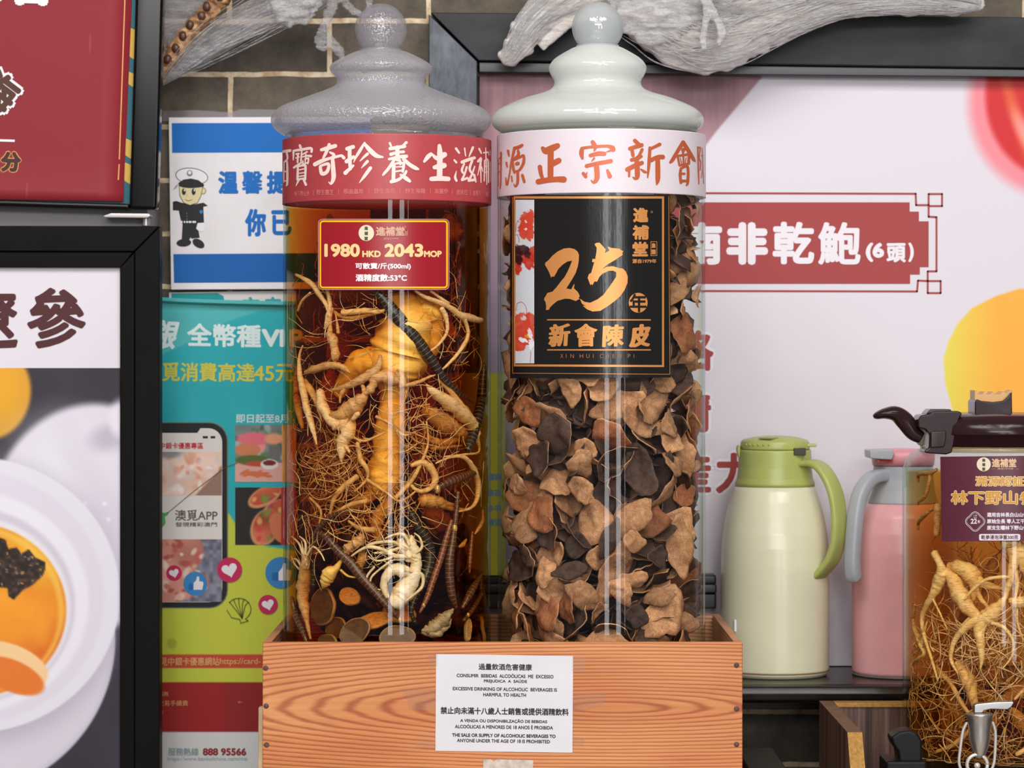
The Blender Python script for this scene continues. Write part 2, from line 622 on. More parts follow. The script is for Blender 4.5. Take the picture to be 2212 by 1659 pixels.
mort = g.ramp(g.noise(tc.outputs['Object'], 60, 3), [(0.35, (182, 152, 112)), (0.6, (222, 204, 176))])
colr = g.mixc(br.outputs['Fac'], brick, mort)
hh = g.math('ADD', g.math('MULTIPLY', br.outputs['Fac'], 0.55), g.math('MULTIPLY', g.noise(tc.outputs['Object'], 120, 5, 0.7), 0.5))
BRICK = g.done(g.principled(colr, 0.62, 0, 0.35, g.bump(hh, 0.55, 0.004)))

mb = MB(); mb.box(-1.6, 1.6, WY, WY + 0.12, 0, 2.3)
mb.build('wall_back', BRICK, kind='structure', label='grey brick wall with pale mortar behind the stall')
mb = MB(); mb.box(-1.6, 1.6, -4.5, WY + 0.12, -0.05, 0)
mb.build('floor', flat('floor_tile', (120, 114, 108), 0.4, var=0.15, scale=8), kind='structure', label='grey tiled floor below the stall')

# counter the goods stand on
CTZ = ZC - 0.56
c = empty('counter', (0.3, 0, 0), 'unseen counter, top made pale to bounce light, under the wooden crate and the glass dispenser', 'counter')
mb = MB(); mb.box(-0.34, 0.98, -0.36, 0.235, CTZ - 0.04, CTZ)
mb.build('counter_top', flat('pale_bounce_top', (214, 208, 198), 0.35, var=0.08, scale=60), c, bevel=0.004)  # unseen top coloured pale to bounce light up onto the wall
mb = MB(); mb.box(-0.32, 0.96, -0.32, 0.215, 0.0, CTZ - 0.04)
mb.build('counter_body', flat('counter_body', (88, 66, 50), 0.5, var=0.2), c)

# black ledge under the white banner
SHZ = ZC - 0.402
g = NT('blackened_ledge')
v = g.coords((1, 1, 1))
LEDGE = g.done(g.principled(g.ramp(g.noise(v, 40, 4), [(0.3, (20, 18, 17)), (0.7, (34, 31, 29))]), 0.28, 0, 0.5))
sh = empty('wall_ledge', (0.6, 0.33, SHZ), 'black wall ledge under the thermos jugs, with rounded front lip', 'shelf')
prof = [(WY - 0.001, SHZ), (0.228, SHZ), (0.221, SHZ - 0.003), (0.217, SHZ - 0.010), (0.219, SHZ - 0.018), (0.226, SHZ - 0.023), (WY - 0.001, SHZ - 0.023)]
mb = MB(); mb.prism(prof, 'x', 0.262, 1.1)
mb.build('ledge_board', LEDGE, sh, bevel=0.0015)
mb = MB(); mb.box(0.262, 1.1, 0.36, WY - 0.001, SHZ - 0.046, SHZ - 0.023)
mb.build('ledge_batten', flat('ledge_batten', (52, 42, 34), 0.5, var=0.3, scale=20), sh, bevel=0.001)

# grooved black base of the banner board, seen between and beside the big jars
mb = MB()
mb.box(-0.06, 0.262, 0.40, WY - 0.001, Zat(1315, 0.40), Zat(1282, 0.40))
mb.box(-0.06, 0.262, 0.392, WY - 0.001, Zat(1282, 0.392), Zat(1262, 0.392))
mb.box(-0.06, 0.262, 0.40, WY - 0.001, Zat(1262, 0.40), Zat(1243, 0.40))
tag(mb.build('plinth_rail', flat('rail_black', (34, 32, 33), 0.35, var=0.2), bevel=0.002),
    'low grooved black rail on the wall behind the two big jars', 'rail')

# ------------------------------------------------------------------ steel frame round the banner
g = NT('blued_steel')
v = g.coords()
st = g.ramp(g.noise(g.coords((1, 1, 0.35)), 34, 6, 0.72), [(0.28, (34, 37, 42)), (0.5, (74, 79, 86)), (0.72, (96, 101, 108))])
rust = g.ramp(g.noise(g.coords((1, 1, 1), (3, 1, 2)), 16, 6, 0.7), [(0.66, (0, 0, 0, 1)), (0.74, (1, 1, 1, 1))])
cc = g.mixc(g.math('MULTIPLY', rust, 0.6), st, (150, 120, 84))
STEEL = g.done(g.principled(cc, g.math('ADD', g.math('MULTIPLY', g.noise(v, 50, 4), 0.3), 0.3), 0.35, 0.5))
g = NT('dark_steel')
st = g.ramp(g.noise(g.coords((0.4, 1, 1)), 22, 6, 0.7), [(0.3, (18, 18, 19)), (0.7, (46, 46, 49))])
DSTEEL = g.done(g.principled(st, 0.45, 0.2, 0.3))
FY = 0.405
fr = empty('steel_surround', (0.4, WY, Zat(90, FY)), 'wide mitred steel surround framing the white banner', 'surround')
def quad_bar(pts, y0, y1, mat, name):
    q = [(Xat(x, y0), Zat(y, y0)) for x, y in pts]
    mb = MB(); mb.prism(q, 'y', y0, y1)
    return mb.build(name, mat, fr, bevel=0.0015)
quad_bar([(930, 27), (2600, 40), (2600, 152), (1034, 131)], FY, WY - 0.001, DSTEEL, 'top_bar')
quad_bar([(926, 30), (1031, 133), (1031, 1250), (926, 1250)], FY, WY - 0.001, STEEL, 'side_bar')
quad_bar([(1034, 133), (2600, 153.5), (2600, 171), (1034, 157)], FY + 0.012, WY - 0.001, flat('lip_black', (20, 17, 15), 0.3), 'inner_lip')

# ------------------------------------------------------------------ white banner
BY = 0.440
bn = empty('banner', (Xat(1600, BY), WY, Zat(800, BY)), 'large white printed banner with red name plate and yellow circle inside the steel frame', 'banner')
SB = Plane(BY)
def banner_fn(X, Y):
    C = np.ones(X.shape + (3,)) * np.array([222, 216, 224])
    st = vnoise(X, Y * 0.12, 16, 3) * 0.6 + vnoise(X, Y * 0.1, 5, 4) * 0.4
    br = np.stack([150 + 30 * st, 112 + 26 * st, 120 + 24 * st], -1)
    # pale round table top against brown cloth
    edge = [(1660, 150), (1597, 225), (1548, 283), (1521, 319), (1460, 410), (1410, 520), (1380, 640), (1370, 780), (1380, 1500), (1000, 1500), (1000, 150)]
    m = polymask(X, Y, edge)
    fade = np.clip((Y - 250) / 500, 0, 1)[..., None]
    br = br * (1 - fade) + np.array([176, 160, 184]) * fade
    C = C * (1 - m[..., None]) + br * m[..., None]
    # strawberry-red slice, blurred edge
    C = blend(C, ell(X, Y, 2280, 215, 187, 208, 0.10, 0.15), (238, 140, 150))
    C = blend(C, ell(X, Y, 2290, 200, 160, 185, 0.06, 0.15), (208, 36, 40))
    C = blend(C, ell(X, Y, 2195, 250, 12, 110, 0.9, -0.3) * 0.7, (232, 120, 60))
    C = blend(C, ell(X, Y, 2222, 300, 16, 60, 0.7, -0.5) * 0.8, (250, 170, 170))
    # yellow disc
    yel = [(2038, 775), (2042, 830), (2056, 880), (2070, 930), (2400, 930), (2400, 640), (2260, 622), (2200, 624), (2150, 640), (2100, 665), (2068, 700), (2048, 740)]
    m = polymask(X, Y, yel)
    t = np.clip((X - 2035) / 120, 0, 1)[..., None]
    yc = np.array([228, 218, 84]) * (1 - t) + np.array([246, 176, 66]) * t
    C = C * (1 - m[..., None]) + yc * m[..., None]
    return C
painted('banner_sheet', SB, 1036, 158, 2560, 1438, 3, banner_fn, 0.0, bn)
RED, WHT = ink((164, 66, 66)), ink((236, 230, 236))
mb = MB()
poly(mb, SB, [(1290, 437), (1965, 437), (1965, 457), (1985, 457), (1985, 478), (2006, 478), (2006, 577), (1987, 577), (1987, 593), (1966, 593), (1966, 613), (1290, 613)], 0.0006)
mb.build('name_plate', RED, bn)
mb = MB()
line(mb, SB, [(1290, 416.5), (1978, 418.5), (1979, 443), (2006, 443), (2006, 468), (2023, 469), (2023, 586), (2004, 586), (2004, 607), (1983, 606), (1981, 629.5), (1290, 628)], 4.2, 0.0006)
line(mb, SB, [(2006, 443), (2006, 419), (2035, 419), (2035, 445), (2006, 445)], 4.2, 0.0006)
line(mb, SB, [(2004, 607), (2004, 633), (2032, 633), (2032, 607), (2004, 607)], 4.2, 0.0006)
mb.build('plate_border', RED, bn)
lettering(bn, SB, WHT, [T('南', 1516, 526, 92, 88, lift=0.001, bold=4.0), T('非', 1614, 526, 92, 90, lift=0.001, bold=5.0), T('乾', 1714, 525, 92, 90, lift=0.001, bold=3.2),
                        T('鮑', 1813, 526, 92, 92, lift=0.001, bold=2.6), T('(6', 1890, 545, 42, 40, lift=0.001, bold=2.4), T('頭', 1936, 546, 42, 42, lift=0.001, bold=1.6),
                        T(')', 1968, 545, 42, 12, lift=0.001, bold=2.0)])
for nm, mt, b, lf in (('lettering_outline', WHT, 9.5, 0.0006), ('lettering', RED, 3.2, 0.0012)):
    e = 2 * (b - 3.2)
    lettering(bn, SB, mt, [T('格', 1500, 757, 88 + e, 84 + e, lift=lf, bold=b), T('精', 1494, 890, 88 + e, 84 + e, lift=lf, bold=b), T('産', 1494, 1022, 88 + e, 84 + e, lift=lf, bold=b),
                           T('力', 1588, 1022, 88 + e, 84 + e, lift=lf, bold=b)], name=nm)

# ------------------------------------------------------------------ blue and white police notice board
PY = 0.437
SP = Plane(PY)
PLW = flat('notice_board_white', (226, 222, 224), 0.4, var=0.04, scale=12)
BLUE = ink((0, 104, 186))
pn = empty('notice_board', (Xat(560, PY), WY, Zat(440, PY)), 'white notice board with two blue bars and a cartoon police officer, on the brick wall', 'sign')
mb = MB(); q = [(364, 253.5), (800, 252), (800, 624), (369, 626)]
mb.prism([(Xat(x, PY), Zat(y, PY)) for x, y in q], 'y', PY, WY - 0.001)
mb.build('board', PLW, pn, bevel=0.001)
mb = MB(); poly(mb, SP, [(371, 266), (800, 265), (800, 328), (372, 330)], 0.0005); mb.build('blue_bar', BLUE, pn)
mb = MB(); poly(mb, SP, [(374.5, 549), (800, 546), (800, 608), (376, 611)], 0.0005); mb.build('blue_bar', ink((0, 92, 170)), pn)
lettering(pn, SP, BLUE, [T('温', 493, 394, 50, 44, bold=2.2), T('馨', 545, 394, 50, 45, bold=1.5), T('提', 598, 394, 50, 44, bold=2.2), T('示', 650, 394, 50, 44, bold=2.2),
                         T('你', 552, 481, 60, 46, bold=2.2), T('已', 608, 481, 54, 44, bold=2.2)])
def z7(pts): return [(360 + x / 5.53, 340 + y / 5.53) + tuple(v / 5.53 for v in r) for x, y, *r in pts]
INK = ink((28, 30, 32)); SKIN = ink((222, 208, 160))
mb = MB()   # plain officer figure printed on the board: slot 0 black, 1 skin, 2 white, 3 grey, 4 blue
a = 0.0005
poly(mb, SP, z7(ellipse(300, 225, 196, 100, rot=0.12)), a, 0)
poly(mb, SP, z7(ellipse(300, 226, 188, 92, rot=0.12)), a + 1e-4, 2)
poly(mb, SP, z7(ellipse(435, 400, 36, 40)), a + 1e-4, 0); poly(mb, SP, z7(ellipse(434, 400, 31, 35)), a + 2e-4, 1)
poly(mb, SP, z7([(74, 530), (115, 520), (190, 545), (340, 560), (440, 540), (492, 578), (438, 590), (446, 780), (372, 790), (375, 850), (395, 960), (300, 970), (285, 955), (270, 985), (180, 975), (190, 800), (165, 735), (145, 635), (74, 630)]), a, 0)
poly(mb, SP, z7([(145, 330), (440, 330), (410, 470), (370, 545), (280, 575), (200, 545), (155, 460)]), a + 2e-4, 0)
poly(mb, SP, z7([(151, 330), (434, 330), (404, 468), (365, 540), (280, 568), (205, 540), (161, 458)]), a + 3e-4, 1)
poly(mb, SP, z7([(140, 305), (200, 265), (290, 252), (380, 272), (448, 325), (440, 352), (370, 362), (280, 368), (200, 360), (150, 345)]), a + 4e-4, 0)
poly(mb, SP, z7(ellipse(275, 190, 34, 38)), a + 2e-4, 3); poly(mb, SP, z7(ellipse(275, 182, 20, 22)), a + 3e-4, 2)
for ex in (205, 322):
    poly(mb, SP, z7(ellipse(ex, 410, 24, 40)), a + 4e-4, 0); poly(mb, SP, z7(ellipse(ex + 8, 392, 8, 14)), a + 5e-4, 2)
stroke(mb, SP, z7([(222, 505, 5), (260, 518, 7), (308, 505, 5)]), a + 4e-4, 0)
stroke(mb, SP, z7([(246, 440, 4), (242, 456, 6)]), a + 4e-4, 3)
poly(mb, SP, z7(ellipse(205, 1020, 88, 46, rot=-0.08)), a + 1e-4, 0); poly(mb, SP, z7(ellipse(380, 1028, 78, 48, rot=0.55)), a + 1e-4, 0)
poly(mb, SP, z7([(370, 785), (446, 780), (452, 830), (440, 885), (390, 885), (352, 850)]), a + 2e-4, 2)
for x0, x1 in ((172, 190), (204, 222), (234, 255), (264, 296), (308, 350)):
    rect(mb, SP, *sum([list(p) for p in z7([(x0, 760), (x1, 782)])], []), a + 3e-4, 2)
for yy in (670, 704, 738): poly(mb, SP, z7(ellipse(242, yy, 6, 7, 10)), a + 3e-4, 3)
poly(mb, SP, z7([(392, 632), (430, 632), (428, 660), (411, 676), (395, 660)]), a + 3e-4, 4)
for i in range(5): stroke(mb, SP, z7([(75 + 12 * i, 390 - 6 * i, 3), (110 + 6 * i, 340 - 5 * i, 3)]), a, 3)
mb.build('officer_picture', [INK, SKIN, ink((232, 230, 232)), ink((120, 122, 126)), ink((40, 130, 200))], pn)
# strip of clear tape over the top edge
TAPE = glass('clear_tape', (244, 242, 244), (225, 222, 226), haze=0.16, haze_col=(225, 220, 226), rough=0.12, hpow=2)
mb = MB(); mb.prism([(Xat(x, WY - 0.002), Zat(y, WY - 0.002)) for x, y in [(352, 240), (420, 238), (500, 243), (520, 236), (640, 238), (640, 260), (352, 262)]], 'y', WY - 0.004, WY - 0.001)
mb.build('clear_tape', TAPE, pn)

# ------------------------------------------------------------------ posters below the notice board
SQ = Plane(WY - 0.0045)
po = empty('poster', (Xat(600, WY), WY, Zat(640, WY)), 'white and teal poster edge showing above the turquoise poster', 'poster')
mb = MB(); mb.prism([(Xat(x, WY), Zat(y, WY)) for x, y in [(366, 632), (640, 628), (640, 700), (366, 700)]], 'y', WY - 0.004, WY - 0.001)
mb.build('sheet', ink((214, 212, 210)), po)
mb = MB(); poly(mb, SQ, [(370, 634), (470, 633), (483, 640), (490, 700), (370, 700)], 0.0); mb.build('teal_block', ink((28, 150, 152)), po)
lettering(po, SQ, ink((60, 160, 165)), [T('市', 542, 662, 42, 38, bold=2), T('店', 588, 662, 42, 38, bold=2)])

PO = 0.424
def sag(px, py):   # the loose top edge curls and dips
    t = min(max((px - 345) / 270.0, 0), 1)
    dip = 10 * t ** 0.6
    return px, py + dip * max(0.0, 1 - (py - 641) / 260.0)
SPO = Plane(PO, sag)
tp = empty('poster', (Xat(560, PO), WY, Zat(1100, PO)), 'turquoise and lime bank card poster with a phone picture beside the black cabinet', 'poster')
def poster_fn(X, Y):
    C = np.ones(X.shape + (3,)) * np.array([22, 170, 180])
    C = blend(C, 0.35 * vnoise(X, Y, 60, 9), (60, 190, 196))
    sw = polymask(X, Y, [(340, 630), (640, 630), (640, 662), (560, 664), (490, 690), (440, 722), (340, 770)])
    C = blend(C, sw * 0.55, (120, 196, 190))
    C = blend(C, ell(X, Y, 372, 700, 34, 24, 0.7, -0.6) * 0.6, (70, 170, 170))
    lime = polymask(X, Y, [(340, 1060), (430, 1078), (495, 1110), (520, 1150), (575, 1180), (640, 1190), (640, 1500), (340, 1500)])
    C = blend(C, lime, (198, 206, 62))
    C = blend(C, ell(X, Y, 371, 1390, 11, 11, 0.15) * 0.45, (140, 150, 40))
    C = blend(C, (Y > 1414) * (Y < 1444), (196, 70, 44))
    C = blend(C, (Y > 1473), (148, 26, 28))
    C = blend(C, (Y > 1473) * (X < 482), (160, 22, 24))
    C = blend(C, (Y > 1580), (206, 180, 120))
    C = blend(C, (Y > 1582), (220, 222, 220))
    return C
painted('poster_sheet', SPO, 342, 641, 640, 1700, 3, poster_fn, 0.0, tp)
mb = MB(); mb.box(Xat(342, PO), Xat(640, PO), PO + 0.0005, PO + 0.002, Zat(1700, PO), Zat(655, PO)); mb.build('backing', ink((200, 200, 198)), tp)
# upper scalloped curl
mb = MB()
n = 24
for i in range(n + 1):
    px = 342 + 298 * i / n
    for j in range(7):
        t = j / 6
        b = sag(px, 641)
        p = P(b[0], 641 + (b[1] - 641) + 12 - 26 * t * (1 - 0.5 * t) * 0.5, PO - 0.010 * math.sin(t * 2.6) - 0.0006)
        mb.v.append(p)
for i in range(n):
    for j in range(6):
        mb.f.append((i * 7 + j, i * 7 + j + 1, (i + 1) * 7 + j + 1, (i + 1) * 7 + j)); mb.m.append(0); mb.s.append(True)
o = mb.build('curled_edge', flat('poster_teal', (84, 178, 176), 0.35), tp)
sd = o.modifiers.new('thick', 'SOLIDIFY'); sd.thickness = 0.0004

lettering(tp, SPO, ink((222, 240, 238)), [T('銀', 358, 722, 64, 52, bold=2.0, slant=0.25), T('全幣種', 484, 720, 52, 160, bold=1.6), T('VI', 590, 724, 40, 50, bold=2.6), T('P', 640, 724, 40, 30, bold=2.6)])
lettering(tp, SPO, ink((214, 206, 70)), [T('覓消費高達', 450, 802, 42, 200, bold=1.0), T('45', 570, 803, 34, 44, bold=0.8), T('元', 615, 802, 40, 40, bold=0.8)])
lettering(tp, SPO, ink((200, 226, 226)), [T('即日起至8月', 566, 904, 20, 112, bold=0.5)])
# phone picture
def food(seed, base, cols):
    def fn(X, Y):
        C = np.ones(X.shape + (3,)) * np.array(base, float)
        C += (vnoise(X, Y, 40, seed)[..., None] - 0.5) * 70
        rs = np.random.RandomState(seed)
        for k in range(60):
            cx, cy = rs.uniform(X.min(), X.max()), rs.uniform(Y.min(), Y.max())
            C = blend(C, ell(X, Y, cx, cy, rs.uniform(3, 13), rs.uniform(3, 9), 0.4, rs.uniform(0, 3)) * 0.75, cols[rs.randint(len(cols))])
        return C
    return fn
mb = MB(); poly(mb, SPO, rrect(240, 912, 492.5, 1314, 40), 0.0006, 0); poly(mb, SPO, rrect(240, 914, 490, 1312, 38), 0.0008, 1)
poly(mb, SPO, rrect(240, 925, 480, 1301, 30), 0.0010, 2)
poly(mb, SPO, [(340, 920), (436, 920), (431, 928), (426, 935), (340, 935)], 0.0013, 1)
for x0, x1 in ((438, 449), (455, 465)): rect(mb, SPO, x0, 942, x1, 947, 0.0013, 1)
mb.build('phone_picture', [ink((112, 116, 108)), ink((26, 28, 28)), ink((226, 222, 218))], tp)
lettering(tp, SPO, ink((196, 34, 48)), [T('中銀卡優惠專區', 392, 963, 14, 94, bold=0.3, lift=0.0014)])
def shrimp(X, Y):
    C = food(5, (232, 190, 168), [(240, 214, 200), (226, 150, 112), (222, 128, 84), (250, 240, 232), (214, 200, 196)])(X, Y)
    C = blend(C, ell(X, Y, 365, 978, 26, 12, 0.4), (120, 118, 116))
    C = blend(C, polymask(X, Y, [(470, 1020), (482, 1000), (482, 1072), (420, 1072)]), (120, 80, 62))
    return blend(C, 0.25 * np.ones(X.shape), (245, 236, 232))
painted('food_picture', SPO, 342, 976, 479, 1070, 2, shrimp, 0.0014, tp, label='pale shrimp photo on the phone screen')
def pizza(X, Y):
    C = np.ones(X.shape + (3,)) * np.array([118, 120, 138.0])
    C += (vnoise(X, Y, 8, 12)[..., None] - 0.5) * 60
    t = food(8, (206, 140, 122), [(240, 224, 206), (196, 92, 84), (228, 180, 150), (170, 70, 66), (250, 238, 224)])(X, Y)
    m = np.maximum(ell(X, Y, 352, 1190, 88, 62, 0.05), ell(X, Y, 344, 1262, 108, 42, 0.05, -0.05))[..., None]
    return C * (1 - m) + t * m
painted('food_picture', SPO, 342, 1165, 479, 1300, 2, pizza, 0.0014, tp, label='pizza photo at the bottom of the phone screen')
lettering(tp, SPO, ink((92, 88, 82)), [T('澳覓APP', 424, 1113, 24, 92, lift=0.0014, bold=0.4)])
lettering(tp, SPO, ink((96, 92, 88)), [T('發現精彩澳門', 424, 1133, 10, 90, lift=0.0014, bold=0.2)])
mb = MB(); poly(mb, SPO, [(342, 1128), (350, 1112), (345, 1106), (356, 1108), (366, 1105), (362, 1113), (356, 1116), (358, 1130), (352, 1138), (343, 1138)], 0.0014); mb.build('app_emblem', ink((84, 176, 92)), tp)
def burger(X, Y):
    C = food(21, (120, 130, 128), [(60, 84, 90), (170, 190, 180), (90, 120, 80)])(X, Y)
    C = blend(C, Y > 1000, (222, 168, 156))
    C = blend(C, ell(X, Y, 548, 965, 26, 14, 0.1), (236, 150, 140))
    C = blend(C, ell(X, Y, 548, 948, 36, 14, 0.2), (226, 110, 122))
    C = blend(C, ell(X, Y, 592, 948, 20, 12, 0.3), (230, 160, 120))
    C = blend(C, ell(X, Y, 535, 972, 28, 14, 0.1), (206, 128, 88))
    C = blend(C, ell(X, Y, 545, 994, 36, 11, 0.2), (84, 104, 40))
    C = blend(C, ell(X, Y, 560, 1002, 30, 6, 0.2), (190, 70, 50))
    C = blend(C, polymask(X, Y, [(580, 962), (606, 962), (604, 995), (584, 995)]), (110, 110, 108))
    C = blend(C, ell(X, Y, 582, 1003, 19, 11, 0.06), (226, 220, 212)); C = blend(C, ell(X, Y, 582, 1000, 14, 6, 0.08), (120, 30, 24))
    for k in range(8): C = blend(C, ell(X, Y, 528 + 7 * k, 1020 + (k * 5) % 9, 12, 3.2, 0.2, -0.5 + 0.2 * (k % 4)), (214, 110, 66))
    return blend(C, X > 608, (228, 150, 40))
painted('food_picture', SPO, 508, 918, 640, 1041, 2, burger, 0.0008, tp, label='burger and fries photo')
def taco(X, Y):
    C = np.ones(X.shape + (3,)) * np.array([30, 26, 22.0])
    t = food(31, (196, 92, 60), [(216, 60, 50), (120, 150, 60), (240, 190, 120), (170, 60, 90), (90, 110, 40)])(X, Y)
    for cx, cy, a_, b_, r in ((572, 1072, 36, 16, -0.5), (600, 1100, 30, 16, -0.4), (572, 1140, 26, 38, 0.35)):
        C = blend(C, ell(X, Y, cx, cy, a_ + 4, b_ + 4, 0.08, r), (214, 150, 100))
        m = ell(X, Y, cx + 2, cy - 3, a_, b_, 0.08, r)[..., None]; C = C * (1 - m) + t * m
    C = blend(C, ell(X, Y, 602, 1140, 18, 34, 0.1, -0.3), (206, 120, 78))
    return blend(C, X > 607, (180, 30, 34))
painted('food_picture', SPO, 508, 1053, 640, 1177, 2, taco, 0.0008, tp, label='taco photo on black')
def heart(cx, cy, s): return [(cx + s * (16 * math.sin(t) ** 3) / 16, cy - s * (13 * math.cos(t) - 5 * math.cos(2 * t) - 2 * math.cos(3 * t) - math.cos(4 * t)) / 16) for t in [2 * math.pi * i / 30 for i in range(30)]]
L = 0.0017
BADGE = [ink((196, 34, 88)), ink((236, 234, 238)), ink((52, 134, 196)), ink((30, 104, 176))]
for cx, cy, r in ((496, 1231, 27), (376, 1238, 17), (579, 1306, 21)):
    mb = MB()
    poly(mb, SPO, ellipse(cx, cy, r, r), L, 0); poly(mb, SPO, [(cx + (x - cx) * math.cos(-.25) - (y - cy) * math.sin(-.25), cy + (x - cx) * math.sin(-.25) + (y - cy) * math.cos(-.25)) for x, y in heart(cx, cy, r * 0.62)], L + 2e-4, 1)
    mb.build('heart_badge', BADGE, tp)
for cx, cy, r in ((422, 1261, 26), (607, 1237, 34), (338, 1274, 12)):
    mb = MB()
    poly(mb, SPO, ellipse(cx, cy, r, r), L, 2)
    th = [(-.1, .5), (-.1, -.05), (.12, -.3), (.2, -.62), (.36, -.58), (.38, -.2), (.68, -.16), (.72, 0.0), (.62, .5)]
    poly(mb, SPO, [(cx + r * (x - .05), cy + r * y * 1.0) for x, y in th], L + 2e-4, 1)
    poly(mb, SPO, [(cx + r * x, cy + r * y) for x, y in ((-.58, 0.02), (-.2, -.04), (-.18, .52), (-.56, .5))], L + 2e-4, 3)
    mb.build('thumb_badge', BADGE, tp)
mb = MB()
for k in range(5):
    t = -0.9 + 0.45 * k
    stroke(mb, SPO, [(523, 1336, 1.6), (516 + 24 * math.sin(t) * 0.7, 1318 - 14 * math.cos(t), 1.6), (516 + 27 * math.sin(t), 1314 - 22 * math.cos(t), 1.6)], L)
line(mb, SPO, ellipse(516, 1316, 26, 24, 20)[12:] + ellipse(516, 1316, 26, 24, 20)[:3] + [(530, 1337), (536, 1341), (520, 1346), (518, 1338), (500, 1334), (490, 1318)], 1.6, L)
mb.build('shell_drawing', ink((88, 84, 40)), tp)
mb = MB()
line(mb, SPO, [(362, 1108), (420, 1060), (452, 1036), (486, 1010), (512, 1000)], 1.3, 0.0022)
mb.build('scratch_line', ink((88, 84, 40)), tp)
lettering(tp, SPO, ink((226, 170, 110)), [T('見中銀卡優惠網站', 410, 1429, 18, 128, lift=0.0008, bold=0.3), T('https://card-', 519, 1430, 17, 88, lift=0.0008, bold=0.2),
                                         T('服務', 354, 1499, 10, 20, lift=0.0008), T('交易手續費', 374, 1519, 12, 64, lift=0.0008), T('金', 348, 1538, 10, 10, lift=0.0008), T('←', 519, 1517, 5, 10, lift=0.0008)])
lettering(tp, SPO, ink((142, 160, 164)), [T('服務熱線', 396, 1624, 17, 66, lift=0.0008, bold=0.3), T('https://www.bankofchina.com/mo', 448, 1640, 11, 172, lift=0.0008)])
lettering(tp, SPO, ink((150, 44, 40)), [T('888 95566', 485, 1624, 16, 94, lift=0.0008, bold=0.9)])

# narrow lime leaflet seen between the jars
SL = Plane(0.395)
lp = empty('leaflet', (Xat(1040, 0.395), 0.395, Zat(1190, 0.395)), 'lime green leaflet strip standing on the rail between the two big jars', 'leaflet')
mb = MB(); mb.box(Xat(960, .395), Xat(1092, .395), .395, .3965, Zat(1243, .395) + 0.0002, Zat(806, .395)); mb.build('sheet', ink((190, 198, 58)), lp)
lettering(lp, SL, ink((110, 160, 190)), [T(s, 1068, y, 15, 30, bold=0.4) for s, y in (('優惠', 1030), ('專區', 1065), ('多項', 1098), ('禮遇', 1128))])

# ------------------------------------------------------------------ black display cabinet on the left
KY = 0.285
BLK = flat('black_gloss', (12, 10, 9), 0.16, 0, 0.22, var=0.3, scale=15)
BLM = flat('black_satin', (13, 11, 10), 0.5, 0, 0.1, var=0.25, scale=40)
cb = empty('display_cabinet', (Xat(0, KY), KY, 0), 'tall black display cabinet with two picture doors at the left edge', 'cabinet')
mb = MB(); mb.box(Xat(-420, KY), Xat(318, KY + .03), KY + 0.034, WY - 0.002, 0.0, 2.1)
mb.build('cabinet_body', flat('cabinet_grey', (128, 124, 126), 0.45, 0.2), cb, bevel=0.002)
# lower door
dl = empty('door', (0, 0, 0), label='lower black framed door with a soup bowl picture'); dl.parent = cb; dl.location = Vector((Xat(0, KY), KY, Zat(1100, KY))) - cb.location
def bar(pts, y0, y1, mat, name, parent, bevel=0.0012, fn=None):
    q = [(Xat(*( (fn(x, y)[0],) if fn else (x,)), y0), Zat((fn(x, y)[1] if fn else y), y0)) for x, y in pts]
    mb = MB(); mb.prism(q, 'y', y0, y1)
    return mb.build(name, mat, parent, bevel=bevel)
bar([(-420, 487), (344, 488.5), (290, 543), (-420, 542)], KY, KY + .032, BLM, 'frame_top', dl)
bar([(344.5, 490), (344.5, 1950), (291, 1950), (291, 544)], KY, KY + .032, BLM, 'frame_side', dl)
bar([(-420, 543), (289, 544), (260, 578), (-420, 577)], KY + .004, KY + .032, flat('black_inner', (11, 9, 8), 0.5, 0, 0.1), 'frame_inner', dl)
bar([(290.5, 545), (290.5, 1950), (259, 1950), (259, 578)], KY + .004, KY + .032, MATS['black_inner'], 'frame_inner', dl)
SK = Plane(KY + 0.012)
